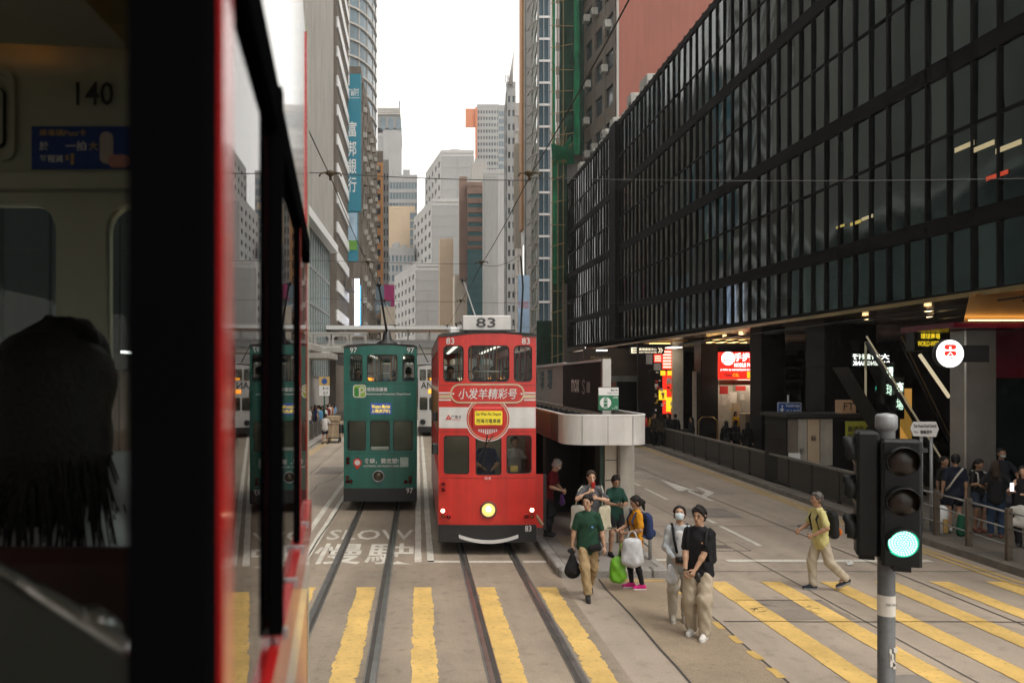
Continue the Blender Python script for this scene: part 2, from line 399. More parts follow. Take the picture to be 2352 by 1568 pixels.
# slab joints and cracks
def strip(mb, pts, w, z):
    for (x0, y0), (x1, y1) in zip(pts, pts[1:]):
        d = Vector((x1 - x0, y1 - y0)); n = Vector((-d.y, d.x)).normalized() * w / 2
        mb.quad((x0 - n.x, y0 - n.y, z), (x0 + n.x, y0 + n.y, z), (x1 + n.x, y1 + n.y, z), (x1 - n.x, y1 - n.y, z))
def wob(a, b, n, amp):
    return [(a[0] + (b[0] - a[0]) * k / n + R(-amp, amp), a[1] + (b[1] - a[1]) * k / n + R(-amp, amp)) for k in range(n + 1)]
joints = []
for x in (6.55, 8.72):
    joints.append(wob((x, 5), (x + 0.25, 45), 26, 0.02))
for y in (8.9, 11.7, 14.75, 19.3, 25.0, 31.5, 39.0): joints.append(wob((4.5, y), (kerb_x(y), y + R(-.05, .05)), 10, 0.012))
joints += [wob((5.1, 12.83), (6.5, 12.83), 5, .006), wob((3.2, 5.5), (3.2, 14.2), 12, 0.02), wob((4.32, 5.5), (4.4, 13.8), 14, 0.03)]
for x in (-4.1,): joints.append(wob((x, 8), (x, 60), 20, 0.03))
for y in (18, 22.5, 26.4, 30, 33, 36.5, 41, 46, 52): joints.append(wob((-5.5, y), (-2.7, y + R(-.4, .4)), 6, 0.03))
joints += [wob((-3.6, 24), (-2.8, 31), 5, .12), wob((-4.9, 27), (-3.2, 29.5), 5, .1), wob((-2.2, 9), (-2.2, 30), 12, .02)]
for j in joints:
    m_ = MB(); strip(m_, j, R(0.016, 0.03), 0.008); m_.build("slab_joint", M["joint"], road)
# broken patch of paint and cracks beside the manhole
for k in range(9):
    a = (5.6 + R(-.5, .7), 12.35 + R(-.3, .3)); m_ = MB()
    strip(m_, wob(a, (a[0] + R(-.35, .35), a[1] + R(-.25, .2)), 4, .03), 0.012, 0.0125); m_.build("crack", M["joint"], road)
# repaired patches, stains and round covers
PT = [mat("road_patch_%d" % i, c, .8, scale=1.2, var=.2, bump=.4, bscale=60, spots=.25) for i, c in enumerate(((.22, .185, .15), (.33, .285, .235), (.2, .175, .15)))]
for (x0, x1, y0, y1, i) in ((5.1, 6.5, 11.8, 12.8, 0), (7.0, 8.4, 20.5, 22.0, 2), (9.0, 9.9, 9.2, 11.4, 1), (4.9, 5.6, 18, 20, 0), (6.8, 8.6, 29, 32, 1), (-4.8, -3.2, 20, 21.6, 1), (-4.9, -4.2, 24.5, 27, 0), (-3.9, -2.9, 30, 32.5, 2), (5.2, 6.3, 8.6, 9.6, 2)):
    stripe_ = MB(); n_ = 8; a_ = [(x0 + (x1 - x0) * k / n_, y0 + R(-.03, .03)) for k in range(n_ + 1)] + [(x1 + R(-.03, .03), y0 + (y1 - y0) * k / n_) for k in range(1, n_)] + [(x1 - (x1 - x0) * k / n_, y1 + R(-.03, .03)) for k in range(n_ + 1)] + [(x0 + R(-.03, .03), y1 - (y1 - y0) * k / n_) for k in range(1, n_)]
    stripe_.add([(x, y, .0042) for x, y in a_], [tuple(range(len(a_)))]); stripe_.build("road_patch", PT[i], road)
for (x, y, lb) in ((-3.7, 23.2, "round iron cover in the far lane"), (9.5, 19.2, "round iron cover near the double yellow lines")):
    m_ = MB(); m_.add([(x + .3 * math.cos(a), y + .3 * math.sin(a), .0095) for a in [2 * math.pi * k / 24 for k in range(24)]], [tuple(range(24))]); m_.m(1)
    m_.add([(x + r_ * math.cos(a), y + r_ * math.sin(a), .0105) for r_ in (.3, .33) for a in [2 * math.pi * k / 24 for k in range(24)]], [(k, 24 + k, 24 + (k + 1) % 24, (k + 1) % 24) for k in range(24)])
    tag(m_.build("manhole_cover", [M["tar"], M["joint"]]), lb, "manhole cover")
LT = mat("litter_paper", (.5, .5, .48), .8)
for (x, y, lb) in ((10.3, 18.3, "crumpled paper scrap by the kerb past the older man"), (10.35, 21.0, "small paper scrap in the gutter before the barrier"), (8.2, 15.2, "flattened paper scrap by the stop line")):
    tag(MB().add([(x, y, .012), (x + .14, y + .02, .05), (x + .1, y + .12, .02), (x + .02, y + .1, .06), (x + .07, y + .05, .09)], [(0, 1, 4), (1, 2, 4), (2, 3, 4), (3, 0, 4)]).build("paper_scrap", LT), lb, "litter")
cover = MB().box(5.9, 6.9, 16.55, 17.35, 0.0, .006); cover.m(1)
for b_ in ((5.88, 6.92, 16.53, 16.548), (5.88, 6.92, 17.352, 17.37), (5.88, 5.898, 16.55, 17.35), (6.902, 6.92, 16.55, 17.35)): cover.box(*b_, 0, .007)
for k in range(7): cover.box(6.2 + k * .06, 6.23 + k * .06, 16.75, 17.1, .006, .01)
tag(cover.build("drain_cover", [M["road"], M["joint"]]), "rectangular drain cover set in the road past the stop line", "drain cover")

# ---- painted markings (each a sheet with worn, uneven edges)
def stripe(name, x0, x1, y0, y1, mt, parent=road, z=.008, rough=.018, step=.16, skew=0.0):
    n = max(2, int((y1 - y0) / step)); L = []; Rr = []; da = db = 0.0
    for k in range(n + 1):
        y = y0 + (y1 - y0) * k / n; s = skew * (y - y0)
        da = da * .93 + R(-rough, rough) * .32; db = db * .93 + R(-rough, rough) * .32
        ca = R(.01, .05) if rough > .025 and random.random() < .06 else 0; cb = R(.01, .05) if rough > .025 and random.random() < .06 else 0
        L.append((x0 + s + da + ca + R(-rough, rough) * .4, y, z)); Rr.append((x1 + s + db - cb + R(-rough, rough) * .4, y, z))
    m_ = MB()
    for k in range(n): m_.quad(L[k], Rr[k], Rr[k + 1], L[k + 1])
    return m_.build(name, mt, parent)
for x in (-5.1, -4.1, -3.07, -2.07, -1.05, -0.09, 0.98, 2.04): stripe("crossing_stripe", x, x + .33, 8.2, 13.62, M["yellow"], rough=.026, step=.045)
for x in (5.06, 6.02, 7.05, 8.02, 8.98, 9.96): stripe("crossing_stripe", x, x + .36, 8.2, 14.0, M["yellow"], rough=.014, step=.06)
for k in range(11): stripe("edge_dash", 4.28, 4.4, 7.0 + k * .62, 7.33 + k * .62, M["yline"], rough=.03, z=.0085)
stripe("edge_dash", 3.5, 4.35, 14.02, 14.12, M["yline"], z=.0085, step=.05)
for x in (-.06, .18): stripe("lane_line", x, x + .13, 15.5, 70, M["white"], rough=.014, step=.5)
for x in (-2.62, -2.3): stripe("lane_line", x, x + .14, 13.9, 70, M["white"], rough=.014, step=.5, skew=-.001)
for a, b in ((.18, .82), (.98, 1.88), (2.05, 2.5)): stripe("stop_line", a, b, 15.45, 15.62, M["white"], rough=.01, step=.1)
stripe("stop_line", 4.62, 5.1, 15.6, 15.78, M["white"], rough=.01, step=.06)
stripe("stop_line", 6.05, 10.05, 15.5, 15.72, M["white"], rough=.01, step=.06)
for y0, y1 in ((17.0, 19.35), (19.7, 20.3), (23.6, 26.0), (26.6, 28.0), (34.5, 36.5), (44, 46)):
    stripe("lane_dash", 7.25 + (y0 - 17) * .012, 7.37 + (y0 - 17) * .012, y0, y1, M["white"], rough=.01, skew=.012)
for off in (.26, .46):
    for a, b in zip(ys[:-1], ys[1:]):
        x = kerb_x(a) - off; s = (kerb_x(b) - kerb_x(a)) / (b - a)
        if b < 150: stripe("kerb_line", x - .09, x, a, b, M["yline"], rough=.008, step=.4, skew=s)
for off in (.25, .45): stripe("kerb_line", KLX + off, KLX + off + .09, 30, 75, M["yline"], rough=.008, step=.5)
m_ = MB()
for p in ([(8.55, 23.3), (8.68, 23.3), (8.68, 25.6), (8.55, 25.6)], [(8.3, 25.4), (8.95, 25.4), (8.62, 28.3)], [(8.68, 24.0), (9.3, 25.0), (9.3, 26.3), (9.16, 26.3), (9.1, 25.2), (8.62, 24.3)]):
    m_.add([(x, y, .008) for x, y in p], [tuple(range(len(p)))])
m_.build("turn_arrow", M["white"], road)
m_ = MB()
for i, ch in enumerate("SLOW"):
    pass
letters(m_, "SLOW", (-1.08, 18.25, .008), 1.95, 1.15, V=(0, 1, 0)); m_.build("road_lettering", M["white"], road)
m_ = MB(); letters(m_, "慢", (-1.62, 16.3, .008), 1.0, 1.95, V=(0, 1, 0)); m_.build("road_lettering", M["white"], road)
m_ = MB(); letters(m_, "駛", (-.55, 16.3, .008), 1.0, 1.95, V=(0, 1, 0)); m_.build("road_lettering", M["white"], road)

# ---- tram rails
for i, (x, side, lb) in enumerate(((-1.6, 1, "rail farthest from the island, on the far track"), (-.54, -1, "inner rail of the track under the green tram"),
                     (.88, 1, "inner rail of the track under the red tram"), (1.95, -1, "rail nearest the island, under the red tram"))):
    t = thing("tram_rail", "grooved steel " + lb, "rail", (x, 0, 0), group="tram rails in the road")
    MB().box(-.032, .032, -12, 150, -.02, .013).build("rail_head", M["rail"], t)
    MB().box(.034 * side, .085 * side, -12, 150, -.02, .0105).build("groove", M["groove"], t)
    MB().box(.087 * side, .105 * side, -12, 150, -.02, .012).build("guard_lip", M["rail"], t)
    MB().box(-.035 * side, -.06 * side, -12, 150, -.02, .0095).build("bedding", M["tar"], t)

# ---- pavements with kerb stones
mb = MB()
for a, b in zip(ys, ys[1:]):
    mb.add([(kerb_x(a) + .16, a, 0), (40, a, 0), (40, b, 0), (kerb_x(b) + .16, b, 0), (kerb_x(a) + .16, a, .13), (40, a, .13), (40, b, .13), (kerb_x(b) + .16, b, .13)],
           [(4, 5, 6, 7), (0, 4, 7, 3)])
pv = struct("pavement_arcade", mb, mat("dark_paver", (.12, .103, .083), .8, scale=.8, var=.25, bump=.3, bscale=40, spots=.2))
y = 9.0
while y < 62:
    L_ = 0.98; x0, x1 = kerb_x(y), kerb_x(y + L_)
    m_ = MB(); z = .135 + R(-.004, .004)
    m_.add([(x0, y, 0), (x1, y + L_, 0), (x1 + .16, y + L_, 0), (x0 + .16, y, 0), (x0 + .02, y, z), (x1 + .02, y + L_, z), (x1 + .16, y + L_, z), (x0 + .16, y, z)],
           [(0, 4, 5, 1)[::-1], (4, 7, 6, 5)[::-1], (0, 3, 7, 4)[::-1], (1, 5, 6, 2)[::-1], (3, 2, 6, 7)[::-1]])
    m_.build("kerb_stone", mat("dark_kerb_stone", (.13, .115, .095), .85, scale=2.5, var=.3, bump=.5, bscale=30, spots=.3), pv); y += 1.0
pl = struct("pavement_left", MB().box(-60, KLX - .16, -12, 160, -.02, .13), M["pave"])
proto = None
for k in range(60):
    if proto is None: proto = MB().bev(KLX - .16, KLX, 0, .985, 0, .137, .02).mesh("kerb_stone", M["kerb"])
    link("kerb_stone", proto, pl, (0, 22 + k, R(-.004, .004)))
# pavement slab joints
for k in range(24):
    y = 12.2 + k * 1.2; m_ = MB(); strip(m_, [(kerb_x(y) + .18, y), (15.5, y)], .018, .134); m_.build("slab_joint", M["joint"], pv)

# ---- the tram stop island
isl = thing("tram_island", "raised concrete island of the tram stop with chamfered kerb", "island")
tag(isl, kind="structure")
MB().box(2.72, 4.36, 14.5, 46, -.02, .145).build("island_top", M["pave"], isl)
for k in range(32): MB().bev(2.52, 2.72, 14.5 + k, 15.485 + k, -.02, .16 + R(-.005, .005), .025).build("kerb_stone", M["kerb"], isl)
for k in range(32): MB().bev(4.36, 4.53, 14.5 + k, 15.485 + k, -.02, .155 + R(-.005, .005), .025).build("kerb_stone", M["kerb"], isl)
for a, b in ((2.55, 3.0), (3.01, 3.62), (3.63, 4.2), (4.21, 4.5)): MB().bev(a, b, 14.28, 14.49, -.02, .155 + R(-.006, .006), .03).build("kerb_stone", M["kerb"], isl)
MB().box(3.0, 3.55, 16.3, 17.3, .146, .15).build("tactile_patch", M["buff"], isl)

# ------------------------------------------------------------------ buildings
def vlerp(a, b, t): return (a[0] + (b[0] - a[0]) * t, a[1] + (b[1] - a[1]) * t)
def pt(p):
    """(print x, depth) -> plan position"""
    return (GX(p[0], p[1]), p[1])
def facade(root, A, B, z0, z1, nc, nr, wf=.6, hf=.6, d=.25, wall=None, pane=None, u0=0.0, u1=1.0, each=True, ribs=None, band=True, frame=False):
    """piers and spandrels standing d proud of the core between plan points A and B (outside on the right of A->B), panes set back between them"""
    ax = Vector((B[0] - A[0], B[1] - A[1])); L = ax.length; ax.normalize(); nrm = Vector((ax.y, -ax.x))
    def P(u, w, z): q = Vector(A) + ax * (u * L) + nrm * w; return (q.x, q.y, z)
    def bx(mb, ua, ub, za, zb, wa, wb):
        v = [P(ua, wb, za), P(ub, wb, za), P(ub, wa, za), P(ua, wa, za), P(ua, wb, zb), P(ub, wb, zb), P(ub, wa, zb), P(ua, wa, zb)]
        mb.add(v, [(0, 3, 2, 1), (4, 5, 6, 7), (0, 1, 5, 4), (1, 2, 6, 5), (2, 3, 7, 6), (3, 0, 4, 7)])
    mb = MB(); cu = (u1 - u0) / nc; ch = (z1 - z0) / nr
    if u0 > .001: bx(mb, 0, u0, z0, z1, -.05, d)
    if u1 < .999: bx(mb, u1, 1, z0, z1, -.05, d)
    for c in range(nc + 1):
        a = u0 + c * cu - cu * (1 - wf) / 2; b = u0 + c * cu + cu * (1 - wf) / 2
        a, b = max(a, u0), min(b, u1)
        bx(mb, a, b, z0, z1, -.05, d)
    if band:
        for r in range(nr + 1):
            za = max(z0, z0 + r * ch - ch * (1 - hf) / 2); zb = min(z1, z0 + r * ch + ch * (1 - hf) / 2)
            if zb - za > .01: bx(mb, u0, u1, za, zb, -.04, d * .9)
    mb.build("wall_grid", wall, root)
    q = MB(); w2 = cu * wf * L / 2 * 1.04; h2 = ch * hf / 2 * 1.04
    q.add([(ax.x * -w2, ax.y * -w2, -h2), (ax.x * w2, ax.y * w2, -h2), (ax.x * w2, ax.y * w2, h2), (ax.x * -w2, ax.y * -w2, h2)], [(0, 1, 2, 3)])
    if frame:
        q.m(1)
        for s_ in (-1, 1):
            o = nrm * .03
            q.add([(o.x + ax.x * -w2, o.y + ax.y * -w2, -.04), (o.x + ax.x * w2, o.y + ax.y * w2, -.04), (o.x + ax.x * w2, o.y + ax.y * w2, .04), (o.x + ax.x * -w2, o.y + ax.y * -w2, .04)], [(0, 1, 2, 3)])
    if each:
        me = q.mesh("window", [pane, wall] if frame else pane)
        for c in range(nc):
            for r in range(nr):
                link("window", me, root, P(u0 + (c + .5) * cu, .03, z0 + (r + .5) * ch))
    else:
        mb = MB()
        for c in range(nc):
            for r in range(nr):
                o = P(u0 + (c + .5) * cu, .03, z0 + (r + .5) * ch)
                mb.add([(v[0] + o[0], v[1] + o[1], v[2] + o[2]) for v in q.v[:4]], [(0, 1, 2, 3)])
        tag(mb.build("window_field", pane, root), kind="stuff")
def tower(name, label, Lp, Cp, Rp, z1, wall, left=None, right=None, z0=0.0, cat="building", roofbits=0, back=None, group=None):
    """a block with the corner Cp towards the camera; its faces run L->C and C->R"""
    L, C, Rr = pt(Lp), pt(Cp), pt(Rp)
    Bk = back or (L[0] + Rr[0] - C[0], L[1] + Rr[1] - C[1])
    root = thing(name, label, cat, group=group)
    MB().prism([L, C, Rr, Bk], z0, z1).build("wall", wall, root)
    cen = ((L[0] + C[0] + Rr[0] + Bk[0]) / 4, (L[1] + C[1] + Rr[1] + Bk[1]) / 4)
    q = [vlerp(cen, p, 1.012) for p in (L, C, Rr, Bk)]
    MB().prism(q, z1, z1 + .9).build("parapet", wall, root)
    for k in range(roofbits):
        ww = max(2.0, abs(Rr[0] - L[0])); p = vlerp(cen, (L, C, Rr, Bk)[k % 4], R(.1, .5)); s = R(.035, .11) * ww
        MB().bev(p[0] - s, p[0] + s, p[1] - s, p[1] + s, z1 + .9, z1 + 1 + s * R(1, 2.6), .05).build("roof_plant", M["greyw"], root)
    for spec, A, B in ((left, L, C), (right, C, Rr)):
        for s in ([spec] if isinstance(spec, dict) else (spec or [])):
            s = dict(s); s.setdefault("wall", wall); s.setdefault("pane", M["pane"])
            s.setdefault("z0", max(z0, 5)); s.setdefault("z1", z1 - 1)
            facade(root, A, B, **s)
    return root

# --- the black glass mall along the right pavement
FX = 13.5
mall = thing("glass_mall", "long black glass and bronze commercial block overhanging the arcade", "building")
def zl(Y, near, far): return near + (far - near) * (Y - 18) / 34.0
LEV = [(5.66, 6.2), (7.45, 8.25), (9.75, 10.3), (11.5, 12.35), (13.9, 14.4), (16.0, 16.4), (18.2, 18.5), (20.5, 20.8)]
GAPS = [(0, 1), (1, 2), (2, 3), (3, 4), (4, 5), (5, 6), (6, 7)]
Y0, DY, NB = 9.75, .875, 71
FY1 = Y0 + DY * NB
def lev(i, Y): return zl(Y, *LEV[i])
core = MB()
for (ya, yb, xb) in ((Y0, 62, 34), (62, FY1, 16.0)):
    core.add([(FX + .12, ya, lev(0, ya)), (xb, ya, lev(0, ya)), (xb, yb, lev(0, yb)), (FX + .12, yb, lev(0, yb)), (FX + .12, ya, lev(7, ya)), (xb, ya, lev(7, ya)), (xb, yb, lev(7, yb)), (FX + .12, yb, lev(7, yb))],
             [(0, 3, 2, 1), (4, 5, 6, 7), (0, 1, 5, 4), (1, 2, 6, 5), (2, 3, 7, 6), (3, 0, 4, 7)])
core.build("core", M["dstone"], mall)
mu = MB().box(-.035, .06, -.042, .042, 0, 1).mesh("mullion", M["bronze"])
for k in range(NB + 1):
    Y = Y0 + k * DY
    o = link("mullion", mu, mall, (FX, Y, lev(0, Y))); o.scale = (1, 1, lev(7, Y) - lev(0, Y) + .25)
bands = {0: .12, 1: .42, 2: .07, 3: .46, 4: .07, 5: .46, 6: .07, 7: .3}
for i, h in bands.items():
    a, b = lev(i, Y0), lev(i, FY1); dx = .035 if h > .1 else .012
    MB().add([(FX - dx, Y0, a - h / 2), (FX + .1, Y0, a - h / 2), (FX + .1, FY1, b - h / 2), (FX - dx, FY1, b - h / 2), (FX - dx, Y0, a + h / 2), (FX + .1, Y0, a + h / 2), (FX + .1, FY1, b + h / 2), (FX - dx, FY1, b + h / 2)],
             [(0, 3, 2, 1), (4, 5, 6, 7), (0, 1, 5, 4), (1, 2, 6, 5), (2, 3, 7, 6), (3, 0, 4, 7)]).build("spandrel" if h > .1 else "transom", M["bronze"], mall)
# panes: nearest ones singly, the rest together
rest = MB(); cnt = 0
for k in range(NB):
    Ya, Yb = Y0 + k * DY + .038, Y0 + (k + 1) * DY - .038
    if abs(Y0 + k * DY - 54.5) < .9: continue
    for (i, j) in GAPS:
        ta, tb = R(-.006, .006), R(-.012, .012)
        blind = 1 if random.random() < .22 else 0
        za, zb = lev(i, (Ya + Yb) / 2) + bands[i] / 2 - .02, lev(j, (Ya + Yb) / 2) - bands[j] / 2 + .02
        v = []
        nz_ = 3
        tc_, td_ = R(-.02, .02), R(-.012, .012)
        for q in range(nz_ + 1):
            t = q / nz_; bul = math.sin(t * math.pi) * tc_
            for s_, yy in ((0, Ya), (.5, (Ya + Yb) / 2), (1, Yb)):
                v.append((FX + .03 + ta * (s_ - .5) * 2 + tb * (t - .5) + bul * .6 + (td_ if s_ == .5 else 0), yy, za + (zb - za) * t))
        f = [(q * 3 + s_, (q + 1) * 3 + s_, (q + 1) * 3 + s_ + 1, q * 3 + s_ + 1) for q in range(nz_) for s_ in range(2)]
        inview = (13.5 / Ya * K + 960) < 2420
        vis = lev(i, Ya) < EYE + 890 / K * Ya
        if cnt < 290 and inview and vis:
            m_ = MB(); m_.smooth = True; m_.add(v, f); m_.build("pane", M["bpane2" if blind else "bpane"], mall); cnt += 1
        else:
            rest.smooth = True; rest.m(blind); rest.add(v, f)
tag(rest.build("pane_field", [M["bpane"], M["bpane2"]], mall), kind="stuff")
MB().box(FX - .22, FX + .1, 53.7, 55.2, 6.3, 21.0).build("pier", M["bronze"], mall)
# lit strips and ceiling lamps behind the glass
for (px, py, w, h, e) in ((2215, 337, .7, .12, "cream"), (2258, 337, .75, .12, "cream"), (2316, 337, .8, .12, "cream"), (1965, 512, .6, .1, "yellow"), (1992, 500, .6, .1, "cream"), (2290, 403, .7, .1, "red"), (1930, 520, .5, .07, "yellow")):
    Y = FX * K / (px - 960); z = GZ(py, Y)
    MB().box(FX - .01, FX + .0, Y - w / 2, Y + w / 2, z - h / 2, z + h / 2).build("office_light", emis("office_lamp_" + e, {"cream": (1, .85, .5), "yellow": (1, .8, .2), "red": (1, .12, .05)}[e], .14), mall)
# roof edge units
for k in range(18):
    Y = R(48, 70); s = R(.2, .5)
    MB().bev(FX + .5, FX + .5 + s * 2, Y, Y + s * 2, 21.1, 21.3 + s * 2.4, .04).build("roof_plant", M["ac"], mall)
# arcade under the overhang
arc = thing("arcade", "dark granite arcade behind the pavement with bronze soffit", "arcade")
MB().add([(FX - .05, Y0, 5.5), (24, Y0, 5.5), (24, FY1, 5.95), (FX - .05, FY1, 5.95), (FX - .05, Y0, 5.62), (24, Y0, 5.62), (24, FY1, 6.05), (FX - .05, FY1, 6.05)],
         [(0, 3, 2, 1), (4, 5, 6, 7), (0, 1, 5, 4), (1, 2, 6, 5), (2, 3, 7, 6), (3, 0, 4, 7)]).build("soffit", M["ebrown"], arc)
for k in range(16):
    x = FX + .5 + k * .62
    MB().box(x, x + .03, Y0, 56, 5.44, 5.49).build("soffit_joint", M["black"], arc)
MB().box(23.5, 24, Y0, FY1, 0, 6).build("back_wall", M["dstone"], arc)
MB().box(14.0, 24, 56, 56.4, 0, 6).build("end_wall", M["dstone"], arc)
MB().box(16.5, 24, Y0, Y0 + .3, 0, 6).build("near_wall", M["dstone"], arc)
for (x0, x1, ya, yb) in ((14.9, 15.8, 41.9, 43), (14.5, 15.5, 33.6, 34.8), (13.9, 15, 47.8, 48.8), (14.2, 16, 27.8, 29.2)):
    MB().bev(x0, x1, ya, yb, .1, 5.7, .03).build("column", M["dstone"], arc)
MB().bev(13.74, 14.54, 20, 20.6, .1, 4.81, .03).build("column", M["alu"], arc)["label"] = "brushed aluminium column lit by the round sign"
MB().box(13.05, 20, 19.4, 21.5, 4.82, 4.95).build("fascia", M["maroon"], arc)["label"] = "maroon fascia below the golden cove"
MB().box(14.56, 20, 20.2, 20.5, 3.6, 4.81).build("sign_panel", M["maroon"], arc)
MB().box(14.56, 20, 20.2, 20.5, .1, 3.58).build("shop_glass", M["bpane"], arc)
MB().add([(13.3, 19.42, 4.96), (20, 19.42, 4.96), (20, 19.2, 5.62), (13.3, 19.2, 5.62)], [(0, 1, 2, 3)]).build("cove_panel", mat("gold_panel", (.5, .3, .12), .35, .6, var=.1, scale=1), arc)
MB().box(13.3, 20, 19.2, 19.25, 4.97, 5.0).build("cove_and_fill_light", E["cove"], arc)
for (x, y) in ((15.2, 39.5), (16, 39.2), (14.6, 26), (15.4, 31), (14.4, 22.5), (16.2, 25.2), (14.8, 36.5)):
    MB().lathe([(0.001, 0), (.09, 0), (.09, .03)], (x, y, zl(y, 5.46, 5.83) - .03), n=12).build("downlight", E["warm"], arc)

# added gold panels and hidden strips for the soffit glow over the shops
GP = MATS["gold_panel"]
for (xa, xb, ya, yb, z_) in ((14.9, 17.2, 38.2, 41.5, 5.62), (13.45, 15.0, 44.2, 47.5, 5.7)):
    MB().box(xa, xb, ya, yb, z_, z_ + .03).build("added_soffit_panel", GP, arc)
    MB().box(xa + .1, xb - .1, yb - .1, yb - .04, z_ - .16, z_ - .1).build("cove_and_fill_light", E["cove"], arc)
    MB().box(xa + .1, xb - .1, yb - .9, yb - .84, z_ - .05, z_ - .02).build("cove_and_fill_light", E["cove"], arc)
# --- salmon building, its air-conditioner facade, and the netted scaffold
sal = thing("salmon_tower", "tall building with blank salmon tiled flank above the black mall", "building")
C_, L_, R_ = (16.5, 66), (15.6, 74), (46, 66)
MB().prism([L_, C_, R_, (46, 74)], 0, 52).build("wall", M["salmon"], sal)
facade(sal, L_, C_, 20, 50, 3, 10, .72, .55, .2, M["brownd"], M["pane"])
MB().box(16.42, 16.6, 65.8, 66.02, 20, 52).build("drainpipe", M["stone"], sal)
acm = MB().bev(-.45, .1, -.35, .35, 0, .62, .03).m(1); acm.lathe([(.001, -.455), (.2, -.455), (.2, -.45)], (0, 0, .3), 'x', 12)
acm = acm.mesh("air_conditioner", [M["ac"], M["dark"]])
for r in range(10):
    for c in range(3):
        if random.random() < .72:
            t = (c + R(.3, .7)) / 3; x = L_[0] + (C_[0] - L_[0]) * t; y = L_[1] + (C_[1] - L_[1]) * t
            link("air_conditioner", acm, sal, (x - .3, y, 20.6 + r * 3 + R(0, .5)))
net = thing("scaffold_building", "narrow building wrapped in bamboo scaffold and green netting", "building")
nx0, nx1, ny = 12.45, 15.7, 74.0
MB().box(nx0 + .9, nx1, ny + .9, 77.2, 0, 60).build("wall", M["stoneg"], net)
def sheet(x0, x1, z0, z1, y, n, mname, yamp=.25):
    mb = MB(); mb.smooth = True; nz = max(2, int((z1 - z0) / 1.2)); V = []
    for j in range(nz + 1):
        for i in range(n + 1):
            V.append((x0 + (x1 - x0) * i / n, y + R(-yamp, yamp), z0 + (z1 - z0) * j / nz))
    mb.add(V, [(j * (n + 1) + i, j * (n + 1) + i + 1, (j + 1) * (n + 1) + i + 1, (j + 1) * (n + 1) + i) for j in range(nz) for i in range(n)])
    return mb.build("netting", M[mname], net)
sheet(13.15, 14.45, 24.4, 60, ny, 5, "netd"); sheet(14.45, 15.0, 24.4, 60, ny - .1, 3, "net"); sheet(15.0, 15.75, 24.4, 60, ny + .1, 3, "netd")
sheet(12.5, 12.75, 24.4, 60, ny, 2, "net", .08); sheet(12.45, 13.4, 0, 12.5, ny, 4, "netd"); sheet(12.45, 13.0, 12.5, 24, ny, 3, "net")
sheet(13.0, 13.9, 12.5, 24, ny + .3, 3, "netd"); sheet(11.75, 13.6, 0, 9.4, ny + 5, 6, "netd")
f = MB(); f.smooth = True     # catch fan
f.add([(12.1, 72.4, 25.0), (13.9, 72.6, 25.8), (14.6, 74, 23.6), (12.5, 74, 23.4), (13.2, 72, 24.6)], [(0, 4, 3), (4, 1, 2), (4, 2, 3)]); f.build("catch_fan", M["net"], net)
for k in range(26):
    z = 1.5 + k * 2.05; MB().tube([(12.3, ny - .2, z), (14.4 if z > 24 else 13.6, ny - .25, z + R(-.1, .5))], .035, 5).build("bamboo_pole", M["bamboo"], net)
for x in (12.42, 12.95, 13.45):
    MB().tube([(x, ny - .25, 0), (x, ny - .25, 58)], .04, 5).build("bamboo_pole", M["bamboo"], net)
for k in range(12): MB().tube([(R(12.2, 14), ny - .4, 23.6), (R(11.8, 14.4), ny - 1.6, R(24.6, 26.6))], .03, 5).build("bamboo_pole", M["bamboo"], net)
for k in range(15): MB().box(12.8, 13.1, ny - .12, ny - .05, 26 + k * 2.2, 27.4 + k * 2.2).build("window", M["signw"], net)

# --- right-hand side, beyond
DB = mat("window_glass_slate", (.045, .085, .11), .08, spec=.35, var=.35, scale=.3)
t = tower("curved_glass_tower", "blue grey glass tower with pale curved bands beside the green netting", (1222, 108), (1237, 97), (1272, 97), 70, M["stone"],
      right=dict(nc=3, nr=24, wf=.94, hf=.9, d=.12, pane=DB, wall=M["signw"]), left=dict(nc=2, nr=24, wf=.9, hf=.8, d=.15, pane=M["paneg"]))
for k in range(25):
    z = 4 + k * 2.7; pts = []
    for q in range(9):
        a = math.radians(90 * q / 8); pts.append((GX(1237, 97) - .95 * math.sin(a), 97 + 3.0 * (1 - math.cos(a)) - .2))
    MB().tube([(x, y, z + (.0)) for x, y in pts], .1, 5).build("curved_band", M["stone"], t)
tower("white_fin_building", "narrow bright white slab rising behind the scaffold", (1263, 95), (1266, 93), (1276, 93), 62, M["signw"])
tower("grey_stone_tower", "grey stone clad tower with long horizontal joints", (1206, 124), (1208, 112), (1226, 112), 75, M["stoneg"], right=dict(nc=1, nr=26, wf=.9, hf=.93, d=.1, pane=M["stoneg"]), left=dict(nc=3, nr=26, wf=.7, hf=.7, d=.15))
t = thing("vertical_signboard", "tall thin orange edged signboard on the grey stone tower", "sign")
MB().box(GX(1198, 108), GX(1203, 108), 108, 110.5, 24, 60).build("edge", M["oranger"], t)
MB().box(GX(1203.4, 108), GX(1205, 108), 108.1, 111, 22, 60).build("panel", M["signw"], t)
tag(MB().box(GX(1180, 116), GX(1197, 116), 116, 116.3, GZ(570, 116), GZ(330, 116)).build("billboard", M["cream"]), "tall cream billboard hung between the stone tower and the spire building", "billboard")
t = tower("spire_building", "slim grey building topped by antennas and a leaning spire", (1160, 152), (1164, 142), (1184, 142), GZ(200, 142), M["greyw"], left=dict(nc=1, nr=18, wf=.5, hf=.5, d=.2), right=dict(nc=2, nr=20, wf=.5, hf=.45, d=.2, each=True))
MB().tube([(GX(1172, 142), 142, GZ(196, 142)), (GX(1180, 142), 142, GZ(120, 142))], [.5, .06], 6).build("spire", M["stone"], t)
